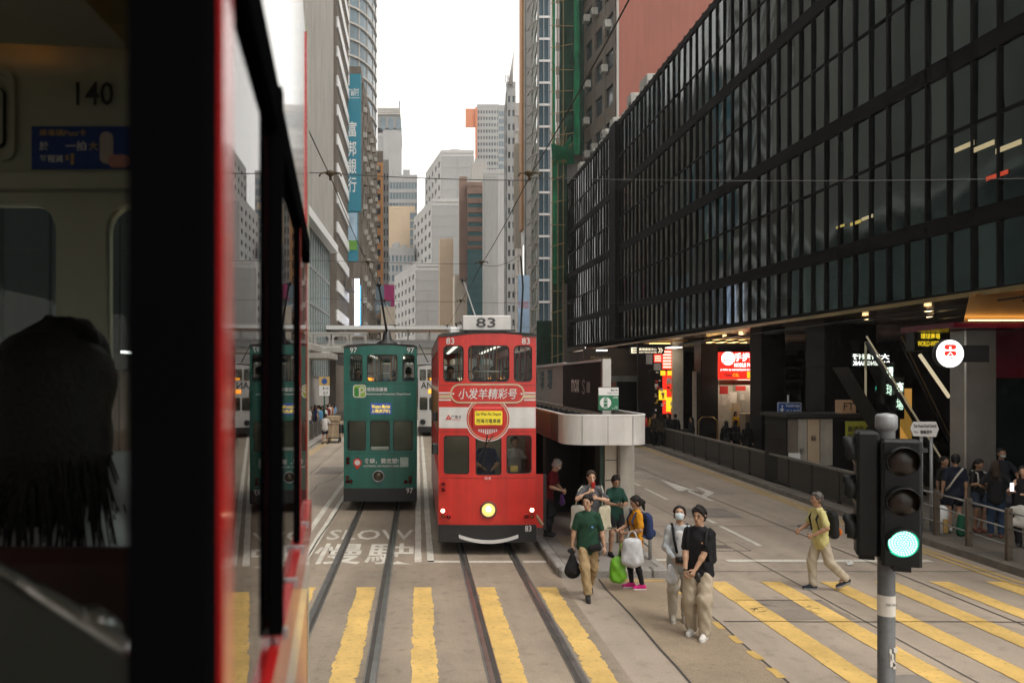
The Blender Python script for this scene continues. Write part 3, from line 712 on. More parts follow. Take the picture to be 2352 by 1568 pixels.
for px in (1163, 1167, 1170): MB().tube([(GX(px, 142), 142, GZ(200, 142)), (GX(px - 3, 142), 142, GZ(172, 142))], .06, 5).build("antenna", M["dark"], t)
tower("pale_slab_building", "pale slab building between the spire and the orange edged sign", (1182, 136), (1183, 133), (1200, 133), GZ(249, 133), M["stone"], right=dict(nc=2, nr=16, wf=.85, hf=.8, d=.15, pane=M["stone"]))
tower("ribbed_white_building", "white ribbed building with two columns of dark square windows", (1108, 172), (1111, 162), (1163, 162), GZ(400, 162), M["whitew"],
      right=[dict(nc=12, nr=1, wf=.5, hf=.99, d=.3, u0=0, u1=.62, pane=M["greyw"], each=False), dict(nc=2, nr=13, wf=.78, hf=.6, d=.25, u0=.62, u1=1.0, z0=8, wall=M["greyw"])])
tower("brown_banded_building", "brown tiled office block with teal window bands over a teal glass strip", (1071, 186), (1073, 174), (1120, 174), GZ(428, 174), M["brown"],
      right=[dict(nc=1, nr=6, wf=.96, hf=.45, d=.3, z0=GZ(570, 174), z1=GZ(440, 174), pane=M["panet"]), dict(nc=4, nr=14, wf=.93, hf=.92, d=.08, z0=5, z1=GZ(573, 174), pane=M["panet"], wall=M["panet"], u1=.8)])
tower("brown_pier_building", "narrow brown pier standing left of the teal banded block", (1054, 180), (1055, 176), (1073, 176), GZ(415, 176), M["brown"], z0=GZ(640, 176))
tower("cream_infill_building", "narrow cream building below the brown pier", (1040, 186), (1044, 178), (1073, 178), GZ(640, 178), M["cream"], right=dict(nc=2, nr=12, wf=.4, hf=.3, d=.12, pane=M["cream"]))
tower("beige_building", "plain beige tiled building with thin joint lines", (1008, 196), (1010, 190), (1041, 190), GZ(556, 190), M["beige"], right=dict(nc=1, nr=12, wf=.96, hf=.96, d=.06, pane=M["beige"]), roofbits=4)
t = tower("tall_grey_tower", "tall hazy grey tower with an orange framed corner", (1092, 345), (1096, 330), (1146, 330), GZ(245, 330), M["greyw"], right=dict(nc=8, nr=36, wf=.6, hf=.5, d=.2, each=False, z0=20), roofbits=3)
MB().box(GX(1069, 330), GX(1096, 330), 329, 329.6, GZ(294, 330), GZ(252, 330)).build("orange_panel", M["orange"], t)
MB().box(GX(1091, 330), GX(1095, 330), 328, 329, GZ(400, 330), GZ(250, 330)).build("orange_mast", M["orange"], t)
tower("glass_slab_tower", "pale blue glass slab tower behind the spire building", (1143, 310), (1145, 300), (1163, 300), GZ(247, 300), M["greyw"], right=dict(nc=5, nr=30, wf=.8, hf=.7, d=.1, pane=M["paneb"], each=False, z0=20))
# --- the stepped white building closing the street
ws = dict(wf=.5, hf=.46, d=.25, pane=M["pane"])
tower("white_stepped_tower", "highest of the three stepped white blocks, rooftop plant on top", (978, 262), (1014, 236), (1088, 236), GZ(352, 236), M["whitew"], right=dict(nc=2, nr=17, wf=.99, hf=.95, d=.08, pane=M["greyw"], wall=M["greyw"], z0=14), left=dict(nc=5, nr=16, z0=14, **ws), roofbits=8)
tower("white_middle_block", "middle stepped white block with a grid of small dark windows", (951, 246), (993, 220), (1056, 220), GZ(464, 220), M["whitew"], right=dict(nc=1, nr=14, wf=.99, hf=.95, d=.08, pane=M["greyw"], wall=M["greyw"], z0=12), left=dict(nc=5, nr=13, z0=12, **ws), roofbits=1)
tower("white_lower_block", "lowest stepped white block nearest the footbridge", (907, 232), (956, 205), (1010, 205), GZ(612, 205), M["whitew"], right=dict(nc=2, nr=10, wf=.99, hf=.95, d=.08, pane=M["greyw"], wall=M["greyw"], z0=6), left=dict(nc=6, nr=9, z0=6, **ws), roofbits=2)
tower("ridge_block", "pale terraced penthouse block between white tower and teal bands", (1080, 205), (1084, 200), (1118, 200), GZ(380, 200), M["stone"], roofbits=5)
# --- left of centre
t = tower("hazy_office_tower", "hazy grey office tower with crown cornice and mast", (840, 300), (858, 300), (922, 300), GZ(300, 300), M["greyw"],
      right=[dict(nc=1, nr=9, wf=.96, hf=.7, d=.3, u0=0, u1=.32, z0=8, pane=M["paneb"]), dict(nc=1, nr=1, wf=.99, hf=.99, d=.05, u0=.34, z0=8, pane=M["greyw"])])
MB().box(GX(850, 300), GX(917, 300), 300.5, 340, GZ(300, 300), GZ(262, 300)).build("crown", M["greyw"], t)
for k in range(4): MB().box(GX(848, 300), GX(919, 300), 299.5, 342, GZ(264 - k * 4, 300), GZ(261 - k * 4, 300)).build("cornice", M["stone"], t)
for k in range(4): MB().box(GX(857 + k * 18, 300), GX(867 + k * 18, 300), 299.8, 300.4, GZ(298, 300), GZ(272, 300)).build("window", M["paneb"], t)
MB().tube([(GX(918, 300), 300, GZ(260, 300)), (GX(918, 300), 300, GZ(232, 300))], .2, 5).build("mast", M["dark"], t)
tower("blue_glass_block", "pale blue glass block with terraced crown", (884, 268), (888, 262), (958, 262), GZ(408, 262), M["greyw"], right=dict(nc=10, nr=16, wf=.8, hf=.62, d=.15, pane=M["paneb"], each=False, z0=15), roofbits=5)
tower("tan_tower", "plain tan tower with a dark glass edge strip", (886, 256), (889, 250), (953, 250), GZ(480, 250), M["tan"], right=dict(nc=1, nr=18, wf=.95, hf=.85, d=.05, u0=.82, u1=1.0, pane=M["paneb"], z0=8))
tower("grey_blue_block", "low grey blue block in front of the tan tower", (886, 247), (889, 240), (952, 240), GZ(575, 240), M["greyw"], right=dict(nc=7, nr=12, wf=.55, hf=.62, d=.15, pane=M["paneb"], z0=6), roofbits=6)
# --- left side of the street
rib = tower("ribbed_tower", "pale ribbed concrete tower over a green glass podium", (-287, 44), (590, 44), (755, 76), 60, M["stone"], left=dict(nc=10, nr=15, wf=.9, hf=.8, d=.15, z0=4.5, z1=58, pane=mat("dim_glass", (.008, .011, .012), .5, spec=.05), wall=M["brownd"]), right=dict(nc=46, nr=1, wf=.55, hf=.995, d=.45, z0=16.3, z1=60, pane=M["stoneg"], each=False), back=(-30, 76))
facade(rib, pt((590, 44)), pt((755, 76)), 3.8, 15.6, 22, 4, .9, .93, .1, M["galv"], M["paneg"])
MB().prism([(GX(590, 44) + .1, 44), (GX(590, 44) + .7, 44), (GX(755, 76) + .9, 76), (GX(755, 76) + .2, 76)], 15.6, 16.3).build("ledge", M["signw"], rib)
br = tower("brown_white_building", "brown clad building striped with slanting white spandrel bands", (753, 77.8), (771, 77.8), (797, 90), 62, M["brownd"], back=(-20, 90))
for k in range(20):
    z = 6.5 + k * 2.86
    A, B = pt((771, 77.8)), pt((797, 90)); n = Vector((B[1] - A[1], -(B[0] - A[0]))).normalized() * .25
    MB().prism([A, (A[0] + n.x, A[1] + n.y), (B[0] + n.x, B[1] + n.y), B], z, z + 1.05).build("white_spandrel", M["signw"], br)
facade(br, pt((771, 77.8)), pt((797, 90)), 6, 62, 14, 1, .45, .995, .12, M["brownd"], M["pane"], each=False)
old = tower("old_brown_building", "weathered brown building with balconies and air conditioners past the bank sign", (800, 93), (828, 93), (863, 122), GZ(172, 93), M["oldwall"],
            right=dict(nc=9, nr=12, wf=.5, hf=.5, d=.25, pane=M["pane"]), back=(-22, 122), roofbits=3)
for r in range(11):
    for c in range(6):
        A, B = pt((828, 93)), pt((863, 122)); p = vlerp(A, B, (c + R(.2, .8)) / 6)
        MB().bev(p[0] - .1, p[0] + .65, p[1] - .4, p[1] + .4, 7 + r * 2.8, 7.6 + r * 2.8, .04).build("window_unit", M["ac"] if random.random() < .6 else M["oldwall"], old)
cg = thing("curved_tower", "tall tower with bowed glass front and pale stacked bands", "building")
cx, cy, rad = -14.0, 146.0, 13.2
pts = [(cx + 5.8 * math.cos(a), cy - rad * math.sin(a) + 8) for a in [math.radians(90 * k / 10) for k in range(11)]] + [(cx - 3, cy - rad + 8), (cx - 3, cy + 16), (cx + 5.8, cy + 16)]
MB().prism(pts, 0, 92).build("glass_wall", M["paneb"], cg)
for k in range(31):
    z = 6 + k * 2.9
    MB().tube([(x * 1.0 + .08, y - .1, z) for x, y in pts[:12]], .28, 5).build("band", M["stone"], cg)
for k in range(6):
    x, y = pts[2 * k]; MB().box(x - .12, x + .12, y - .25, y + .05, 0, 92).build("mullion", M["stone"], cg)
yl = tower("balcony_tower", "narrow tower of yellow and dark glass balconies", (857, 128), (860, 126), (880, 126), GZ(360, 126), M["brownd"], right=dict(nc=1, nr=15, wf=.9, hf=.5, d=.3, pane=M["pane"], wall=M["oranger"], u1=.75))
tower("grey_pier_tower", "slim grey tower beside the yellow balconies", (879, 134), (880, 130), (893, 130), GZ(380, 130), M["stoneg"], right=dict(nc=2, nr=18, wf=.5, hf=.6, d=.15))
# bank sign on the left
sg = thing("bank_sign", "tall teal vertical bank sign with white characters over a landscape poster", "sign", (0, 91, 0))
def zz(py): return GZ(py, 91)
MB().box(GX(795, 91), GX(829, 91), 0, .5, zz(485), zz(170)).build("panel", M["teal"], sg)
MB().box(GX(795, 91), GX(822, 91), .05, .45, zz(600), zz(486)).build("poster", M["teal"], sg)
MB().box(GX(796, 91), GX(820.5, 91), .0, .04, zz(552), zz(489)).build("poster_sky", M["skyad"], sg)
MB().box(GX(796, 91), GX(820.5, 91), .0, .04, zz(574), zz(552.3)).build("poster_field", M["grassad"], sg)
for ch, py in (("富", 300), ("邦", 346), ("銀", 372), ("行", 420)):
    pass
for ch, py in (("富", 297), ("邦", 342), ("銀", 382), ("行", 424)):
    m_ = MB(); letters(m_, ch, (GX(809, 91), -.012, zz(py)), .95, 1.75); m_.build("character", M["signw"], sg)
m_ = MB(); letters(m_, "銀行", (GX(815, 91), -.012, zz(215)), .95, .6); m_.build("character", M["signw"], sg)
m_ = MB(); letters(m_, "bon Bank", (GX(813, 91), -.012, zz(206)), 1.2, .26); m_.build("character", M["signw"], sg)
MB().box(GX(797, 91), GX(803, 91), -.012, -.004, zz(197), zz(172)).build("emblem", M["signw"], sg)
MB().box(GX(797, 91), GX(827, 91), -.012, -.004, zz(226), zz(225)).build("rule", M["signw"], sg)
sc_ = thing("video_screen", "narrow glowing white and blue vertical video screen", "screen", (0, 88, 0))
MB().box(GX(814, 88), GX(825, 88), 0, .4, GZ(770, 88), GZ(640, 88)).build("screen", E["led"], sc_)
MB().box(GX(825.2, 88), GX(828.4, 88), .01, .4, GZ(772, 88), GZ(655, 88)).build("side_strip", E["ledb"], sc_)
tag(MB().box(GX(881, 120), GX(906, 120), 120, 120.3, GZ(706, 120), GZ(654, 120)).build("magenta_banner", M["magenta"]), "magenta banner sign hanging over the far street", "sign")
bs = thing("blue_shop_sign", "grey blue vertical shop sign beside the magenta banner", "sign", (0, 112, 0))
MB().box(GX(863, 112), GX(882, 112), 0, .3, GZ(690, 112), GZ(655, 112)).build("panel", M["slate"], bs)
MB().box(GX(861, 112), GX(897, 112), 0.05, .3, GZ(720, 112), GZ(692, 112)).build("panel", M["slate"], bs)
m_ = MB(); letters(m_, "日本小食", (GX(879, 112), -.01, GZ(706, 112)), 1.7, .8); m_.build("character", M["signw"], bs)
tower("shophouse", "small cream shophouse with Chinese sign board near the footbridge", (873, 110), (875, 105), (908, 105), GZ(720, 105), M["cream"], right=dict(nc=2, nr=3, wf=.7, hf=.5, d=.15, pane=M["panet"], z0=5.5))
tag(MB().box(GX(795, 86), GX(812, 86), 84, 88, GZ(668, 86), GZ(664, 86)).box(GX(797, 86), GX(809, 86), 85, 87, GZ(664, 86), GZ(640, 86)).build("roof_planter", [M["brownd"]]), "old tiled canopy jutting out below the bank sign", "canopy")

# near left block that the tram's front window looks onto
nl = thing("corner_block", "dark glass and brown clad corner block behind the left pavement", "building")
MB().box(-40, -13.6, 12, 43, 0, 34).build("wall", M["brownd"], nl)
for k in range(9):
    MB().box(-13.6, -13.45, 12.3 + k * 3.4, 15.4 + k * 3.4, 4.6, 33).build("window", mat("dim_glass", (.008, .011, .012), .5, spec=.05), nl)
    MB().box(-13.6, -13.5, 12.3 + k * 3.4, 15.4 + k * 3.4, .2, 3.9).build("wall_panel", M["brown"], nl)
MB().box(-13.6, -11.0, 12, 43, 4.0, 4.5).build("canopy", M["dstone"], nl)
for k in range(3): MB().box(-11.2, -11.05, 18 + k * 6, 20.5 + k * 6, 4.55, 4.65).build("strip_light", E["white"], nl)
t = thing("station_sign", "small lit yellow station sign under the corner block canopy", "sign", (-10.95, 21.3, 3.3))
MB().box(0, .9, 0, .1, 0, .3).build("panel", M["black"], t)
m_ = MB(); letters(m_, "中環站", (.5, -.01, .15), .55, .2); m_.build("character", E["yellow"], t)
# buildings behind the camera and off to the sides that the street canyon implies
tag(MB().bev(-30, -9.5, -45, 10, 0, 45, .2).build("rear_block", M["stone"]), "pale office block beside the tram, behind the photographer's left", "building")

# --- footbridges
fb = thing("footbridge", "white pedestrian bridge crossing the street behind the trams", "bridge", (0, 74, 0))
MB().box(-11, 6, 0, 4, 6.0, 6.55).build("deck", M["stone"], fb)
MB().box(-11, 6, -.1, .1, 6.56, 7.25).build("parapet", M["greyw"], fb)
MB().box(-11.5, 6, -.6, 4.6, 8.2, 8.55).build("roof", M["signw"], fb)
for k in range(9): MB().box(-11 + k * 2, -10.85 + k * 2, -.05, .1, 7.26, 8.19).build("post", M["stone"], fb)
MB().box(-9.8, -9, .5, 3.5, 0, 6).build("pier", M["stone"], fb); MB().box(4.6, 5.4, .5, 3.5, 0, 6).build("pier", M["stone"], fb)
fb2 = thing("old_footbridge", "older beige footbridge with panelled parapet at the left pavement", "bridge", (0, 62, 0))
MB().box(-9.6, -3.9, 0, 3, 5.6, 6.1).build("deck", M["stone"], fb2)
MB().box(-9.6, -3.9, -.1, .1, 7.1, 7.25).build("rail", M["stone"], fb2)
for k in range(4):
    x = -9.5 + k * 1.4
    MB().plate(rrect(x, x + 1.3, 6.12, 7.08, .05), [rrect(x + .15, x + 1.15, 6.3, 6.92, .2)], -.08, .08).build("parapet_panel", M["stone"], fb2)
MB().box(-9.4, -8.6, .4, 2.6, 0, 5.6).build("pier", M["stone"], fb2)
cn = thing("shop_canopy", "row of beige shop canopies over the left pavement", "canopy", (0, 46, 0))
for y, x1, z in ((0, -6.2, 5.3), (7, -5.9, 5.0), (13, -5.7, 5.6)): MB().bev(-9.5, x1, y, y + 5.5, z, z + .4, .05).build("awning", M["stone"], cn)
for k in range(8): MB().box(-9.2, -9.0, k * 2.2, k * 2.2 + 1.6, .2, 4.6).build("shop_window", [E["cream"], E["orange"], M["pane"], M["pane"], M["redsign"], M["pane"]][k % 6], cn)
# glow of shop fronts far down the street
fs = thing("far_shop_row", "row of lit shop fronts below the footbridge", "shop front", (0, 96, 0))
MB().box(-12, 14, 6, 7, 0, 5.5).build("wall", M["stoneg"], fs)
for k in range(12): MB().box(-11 + k * 2, -9.6 + k * 2, 5.9, 5.98, 1.0, 3.8).build("lit_window", [E["cream"], M["pane"], E["orange"], M["paneb"]][k % 4], fs)

# ------------------------------------------------------------------ arcade shops and signs
def lit(parent, name, px0, px1, py0, py1, Y, m_, th=.06):
    return MB().box(GX(px0, Y), GX(px1, Y), Y, Y + th, GZ(py1, Y), GZ(py0, Y)).build(name, m_, parent)
def words_on(parent, s_, px, py, Y, w, h, m_, name="lettering", shear=0.0, U=(1, 0, 0)):
    mb = MB(); letters(mb, s_, (GX(px, Y), Y - .015, GZ(py, Y)), w / K * Y, h / K * Y, shear=shear, U=U); return mb.build(name, m_, parent)
# phone shop with red lightbox
Y = 39.0
ps = thing("phone_shop", "brightly lit phone shop with red lightbox sign in the arcade", "shop")
lit(ps, "lightbox", 1653, 1741, 808, 871, Y, E["red"], .25)
mb = MB().plate(disc(GX(1672, Y), GZ(823, Y), .33), [], Y - .02, Y - .005); mb.build("emblem", E["white"], ps)
mb = MB(); 
for s_ in (-1, 1):
    mb.tube([(GX(1672, Y) + s_ * .02, Y - .03, GZ(832, Y)), (GX(1672, Y) + s_ * .14, Y - .03, GZ(819, Y)), (GX(1672, Y) + s_ * .24, Y - .03, GZ(834, Y))], .025, 5)
    mb.tube([(GX(1672, Y) + s_ * .1, Y - .03, GZ(836, Y)), (GX(1672, Y) + s_ * .17, Y - .03, GZ(826, Y))], .02, 5)
mb.build("emblem_mark", M["redsign"], ps)
words_on(ps, "手提電", 1713, 820, Y, 54, 19, E["white"]); words_on(ps, "MOBILE PHONE", 1714, 838, Y, 56, 9, E["white"])
words_on(ps, "p naito ay espesyal para sa mga Fili", 1697, 849, Y, 84, 6.5, E["white"])
words_on(ps, "Globe", 1672, 861, Y, 18, 6.5, M["blue"]); words_on(ps, "CSL", 1690, 861, Y, 15, 7, E["yellow"])
lit(ps, "packet", 1716, 1728, 853, 868, Y - .02, E["yellow"], .02)
lit(ps, "header", 1653, 1741, 873, 884, Y + .1, M["oranger"], .2)
# lit interior behind the shop opening
x0, x1 = GX(1650, Y), GX(1745, Y)
MB().box(x0, x1 + 1.2, 42.6, 42.7, .13, 4).build("back_wall", M["shopwall"], ps)
MB().box(x1 + .1, x1 + .2, Y + .3, 42.6, .13, 4).build("side_wall", M["shopwall"], ps)
MB().box(GX(1660, 42), x1 + .1, Y + .5, 42.0, 3.62, 3.66).build("ceiling_light", E["shop"], ps)
for (a, b, c, d, mm) in ((1653, 1672, 886, 905, "redsign"), (1690, 1741, 886, 897, "redsign"), (1657, 1668, 908, 930, "paper"), (1675, 1692, 900, 925, "paper"), (1700, 1720, 902, 918, "paper"), (1722, 1740, 905, 925, "skyad"), (1682, 1700, 925, 990, "tan"), (1716, 1740, 930, 1000, "yellow")):
    lit(ps, "display_card", a, b, c, d, 41.2 + R(-.6, .6), M[mm], .05)
MB().bev(GX(1715, Y), GX(1741, Y), Y + .2, Y + .9, .13, 1.9, .03).build("counter", M["tan"], ps)
for k in range(3): MB().box(GX(1655, 37) - .3, GX(1730, 37), 36.6 + k * .35, 36.95 + k * .35, .13, .3 + .16 * k).build("step", M["dstone"], ps)
rr_ = random.Random(5)
for k in range(40):
    a = rr_.uniform(1655, 1736); b = rr_.uniform(887, 985); w_ = rr_.uniform(3, 9); h_ = rr_.uniform(3, 9)
    lit(ps, "shelf_item", a, min(a + w_, 1741), b, b + h_, 41.9 + k * .012, [M["paper"], M["redsign"], M["signw"], M["yellow"], M["blue"], M["tan"], M["ink"]][k % 7], .01)
# red poster shop
YLW = mat("yellow_card", (.6, .42, .05), .6)
Y = 45.0
rs = thing("poster_shop", "shop corner plastered with red and yellow price posters", "shop")
lit(rs, "end_wall", 1465, 1545, 790, 985, Y, M["dstone"], .2)
lit(rs, "pillar", 1545, 1569, 785, 985, Y - .3, M["shopwall"], .4)
lit(rs, "lit_poster", 1502, 1520, 804, 832, Y - .05, E["red"]); lit(rs, "poster_head", 1503, 1519, 805, 813, Y - .08, E["cream"], .02)
for k in range(3): lit(rs, "price_line", 1504, 1518, 817 + k * 5, 819 + k * 5, Y - .08, E["cream"], .02)
lit(rs, "lit_poster", 1521, 1543, 803, 848, Y - .06, E["red"])
for k in range(6): lit(rs, "price_line", 1523, 1541, 806 + k * 7, 809.5 + k * 7, Y - .09, E["cream"], .02)
lit(rs, "red_wall", 1522, 1545, 852, 950, Y - .04, E["red"])
for (a, b, c, d) in ((1517, 1528, 851, 862), (1533, 1543, 851, 862), (1513, 1531, 895, 918), (1530, 1544, 912, 945)): lit(rs, "yellow_notice", a, b, c, d, Y - .1, E["yellow"], .02)
lit(rs, "notice", 1531, 1542, 870, 881, Y - .1, M["paper"], .02); lit(rs, "notice", 1484, 1498, 812, 836, Y - .05, M["greyw"]); lit(rs, "notice", 1502, 1518, 834, 850, Y - .05, M["greyw"])
MB().box(GX(1520, Y), GX(1545, Y), Y - 1.6, Y - .6, 5.3, 5.34).build("ceiling_light", E["shop"], rs)
rr_ = random.Random(11)
for k in range(26):
    a = rr_.uniform(1500, 1541); b = rr_.uniform(852, 940); w_ = rr_.uniform(3, 8); h_ = rr_.uniform(3, 9)
    lit(rs, "price_card", a, min(a + w_, 1544), b, b + h_, Y - .12 - k * .004, [M["paper"], M["redsign"], M["signw"], YLW, M["tan"]][k % 5], .003)
es = thing("trade_centre_sign", "black hanging sign with cream arrow and Chinese lettering", "sign")
lit(es, "panel", 1448, 1526, 796, 813, 43.0, M["black"], .15)
words_on(es, "歐陸貿易中心", 1488, 802, 43.0, 40, 6, E["cream"]); words_on(es, "EURO TRADE CENTRE", 1488, 809, 43.0, 40, 3.2, E["cream"])
for k in range(2):
    mb = MB(); a, z_ = GX(1512 + k * 5, 43), GZ(804.5, 43)
    mb.tube([(a, 42.98, z_ + .13), (a + .1, 42.98, z_), (a, 42.98, z_ - .13)], .022, 4); mb.build("arrow", E["cream"], es)
mb = MB(); a, z_ = GX(1451, 43), GZ(804.5, 43)
for q in (-.12, 0, .12): mb.box(a, a + .25, 42.97, 42.99, z_ + q - .025, z_ + q + .025)
mb.box(a - .03, a + .02, 42.97, 42.99, z_ - .14, z_ + .14); mb.build("emblem", E["cream"], es)
ad = thing("arcade_advert", "dim brown wall advert with lettering beyond the trade centre sign", "advert")
lit(ad, "panel", 1340, 1478, 800, 875, 52.0, mat("dim_brown_print", (0.05, 0.032, 0.02), .5, var=.4, scale=.8), .15)
words_on(ad, "Mabuting", 1380, 822, 52.0, 46, 11, M["bamboo"]); words_on(ad, "amo para", 1380, 835, 52.0, 44, 9, M["bamboo"])
lit(ad, "ribbon", 1403, 1475, 863, 876, 51.8, M["fencet"], .1)
MB().box(GX(1370, 50), GX(1395, 50), 50, 50.1, GZ(806, 50), GZ(803, 50)).build("lamp_strip", E["white"], ad)
# barrow with goods in front of the poster shop and a luggage cart
wb = thing("luggage_cart", "brass hoop luggage trolley beside the dark column", "trolley", (14.6, 40.2, .13))
mb = MB(); mb.box(-.5, .6, -.3, .3, .2, .28); mb.tube([(-.45, 0, .25), (-.45, 0, 1.35), (-.25, 0, 1.55), (.3, 0, 1.55), (.5, 0, 1.35), (.5, 0, .25)], .025, 6); mb.build("frame", mat("brass", (.4, .25, .08), .3, .8), wb)
for x in (-.4, .5): MB().lathe([(.001, -.02), (.1, -.02), (.1, .02), (.001, .02)], (x, -.28, .1), 'y', 12).build("wheel", M["black"], wb)
# kiosk and its papers
kz = thing("news_kiosk", "grey panelled news kiosk behind the panel barrier", "kiosk")
Yk = 25.6
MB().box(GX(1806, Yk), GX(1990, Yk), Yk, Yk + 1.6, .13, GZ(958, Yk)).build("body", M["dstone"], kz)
MB().box(GX(1800, Yk), GX(1998, Yk), Yk - .2, Yk + 1.8, GZ(958, Yk), GZ(950, Yk)).build("roof", M["dark"], kz)
for (a, b, mm) in ((1810, 1832, "brownd"), (1833, 1853, "concrete"), (1855, 1882, "tan"), (1884, 1912, "concrete")): lit(kz, "panel", a, b, 962, 1068, Yk - .06, M[mm], .05)
words_on(kz, "獎", 1868, 1006, Yk - .07, 12, 12, M["ink"])
lit(kz, "torn_poster", 1811, 1838, 1040, 1062, Yk - .08, M["signw"], .02)
mb = MB(); letters(mb, "折", (GX(1838, Yk), Yk - .1, GZ(1035, Yk)), .14, .2); mb.build("lettering", M["ink"], kz)
ft = thing("newspaper_box", "salmon cube sign lettered FT standing on the kiosk roof", "sign", (GX(1953, Yk), Yk + .1, GZ(949, Yk)))
MB().box(-.23, .23, 0, .4, 0, .42).build("cube", mat("salmon_paper", (.55, .34, .2), .7), ft)
mb = MB(); letters(mb, "FT", (0, -.01, .22), .34, .24); mb.build("lettering", M["ink"], ft)
sb = thing("red_sign", "small dark red sign behind the kiosk roof", "sign"); lit(sb, "panel", 1990, 2040, 950, 967, 26.8, M["redsign"]); words_on(sb, "Smart", 2010, 958, 26.8, 28, 9, E["red"])
yp = thing("finance_poster", "yellow green poster with black Chinese lettering on the kiosk end", "poster")
YG = mat("yellow_green_print", (.33, .36, .04), .5)
lit(yp, "sheet", 1942, 2011, 967, 1040, 25.4, YG, .04); words_on(yp, "黃國英", 1965, 985, 25.4, 38, 14, M["ink"]); words_on(yp, "如何部署下半年大市", 1976, 999, 25.4, 60, 8, M["ink"]); words_on(yp, "4/5", 1956, 1012, 25.4, 18, 8, M["ink"])
mb = MB().plate(rrect(GX(1987, 25.4), GX(2007, 25.4), GZ(990, 25.4), GZ(980, 25.4), .06), [], 25.38, 25.39); mb.build("pill", M["ink"], yp)
fs_ = thing("footbridge_sign", "blue footbridge direction sign with walking figure", "sign", (0, 29.0, 0))
MB().plate(rrect(GX(1786, 29), GX(1840, 29), GZ(954, 29), GZ(924, 29), .05), [], 0, .06).build("panel", M["blue"], fs_)
MB().plate(rrect(GX(1786, 29), GX(1840, 29), GZ(954, 29), GZ(924, 29), .05), [rrect(GX(1787, 29), GX(1839, 29), GZ(953, 29), GZ(925, 29), .05)], -.008, 0).build("border", M["signw"], fs_)
mb = MB(); letters(mb, "Footbridge", (GX(1821, 29), -.01, GZ(932, 29)), .5, .14); letters(mb, "行人天橋", (GX(1821, 29), -.01, GZ(945, 29)), .5, .16); mb.build("lettering", M["signw"], fs_)
mb = MB(); a, z_ = GX(1796, 29), GZ(940, 29)
mb.tube([(a, -.01, z_ + .05), (a, -.01, z_ - .04)], .025, 5); mb.tube([(a, -.01, z_ - .04), (a - .06, -.01, z_ - .17)], .018, 5); mb.tube([(a, -.01, z_ - .04), (a + .06, -.01, z_ - .17)], .018, 5); mb.tube([(a - .07, -.01, z_ - .02), (a, -.01, z_ + .05), (a + .07, -.01, z_ - .02)], .014, 5)
mb.plate(disc(a, z_ + .12, .03, 10), [], -.015, -.01); mb.build("walking_figure", M["signw"], fs_)
MB().tube([(GX(1813, 29), .1, .1), (GX(1813, 29), .1, 3.0)], .04, 8).build("post", M["galv"], fs_)
# escalator hall
el = thing("escalator", "dim escalator with pale lit balustrades rising inside the arcade", "escalator")
for k, Ye in enumerate((23.4, 24.6)):
    a = (GX(1990 + k * 80, Ye), GZ(772, Ye)); b = (GX(2185 + k * 40, Ye), GZ(1090, Ye))
    for off, mm, r in ((0, mat("dim_cream", (.3, .26, .18), .4, emit=(1, .85, .55), estr=.1), .025), (-.18, M["black"], .05)):
        MB().tube([(a[0], Ye, a[1] + off), (b[0], Ye, b[1] + off)], r, 6).build("handrail", mm if k == 0 or off else M["bamboo"], el)
    d = .55; MB().add([(a[0], Ye + .02, a[1] - .1), (b[0], Ye + .02, b[1] - .1), (b[0] - d, Ye + .02, b[1] - .1), (a[0] - d, Ye + .02, a[1] - .1)], [(0, 1, 2, 3)]).build("balustrade", glass("balustrade_glass", (.5, .55, .5), 1.0), el)
    MB().add([(a[0] - .5, Ye + .05, a[1] - .9), (b[0] - .5, Ye + .05, b[1] - .9), (b[0] - .5, Ye + 1.0, b[1] - .9), (a[0] - .5, Ye + 1.0, a[1] - .9)], [(0, 1, 2, 3)]).build("step_band", M["dark"], el)
MB().tube([(GX(2112, 22.9), 22.9, GZ(814, 22.9)), (GX(2180, 22.9), 22.9, GZ(912, 22.9))], .05, 6).build("lit_handrail", mat("lit_balustrade", (.4, .35, .25), .4, emit=(1, .85, .55), estr=.35), el)
MB().tube([(GX(1988, 24), 24, GZ(940, 24)), (GX(1988, 24), 24, GZ(785, 24))], .03, 6).build("lit_tube", MATS["dim_cream"], el)
nb = thing("plaza_sign", "black box sign with glowing yellow plaza lettering", "sign")
lit(nb, "panel", 2100, 2186, 757, 806, 22.6, M["black"], .4)
words_on(nb, "環球商場", 2136, 772, 22.6, 44, 13, E["yellow"]); words_on(nb, "WORLD-WIDE PLAZA", 2143, 789, 22.6, 72, 12, E["yellow"])
ds = thing("reflected_lettering", "white reflection of bank lettering in dark glass, modelled as glowing reversed letters", "sign")
words_on(ds, "大新銀行", 2000, 819, 27.0, 84, 13, E["white"], U=(-1, 0, 0)); words_on(ds, "DAH SING BANK", 2000, 834, 27.0, 84, 10, E["white"], U=(-1, 0, 0))  # mirror image of a neon sign, built as glowing reversed letters
lit(ds, "pane", 1955, 2048, 806, 846, 27.02, M["bpane"], .03)
for (px, a, b, nm, lb) in ((2043, "環", "球", "neon_sign", "dark vertical sign with first pair of glowing white characters"), (2066, "商", "場", "neon_sign", "dark vertical sign with second pair of white characters, edged green")):
    t = thing(nm, lb, "sign"); yo = 858 if px < 2050 else 892
    lit(t, "panel", px - 11, px + 11, yo - 26, yo + 70, 24.0 - (.2 if px > 2050 else 0), M["black"], .2)
    for i, ch in enumerate((a, b)): words_on(t, ch, px, yo + i * 38 - 2, 23.98 - (.2 if px > 2050 else 0), 16, 26, E["neon"])
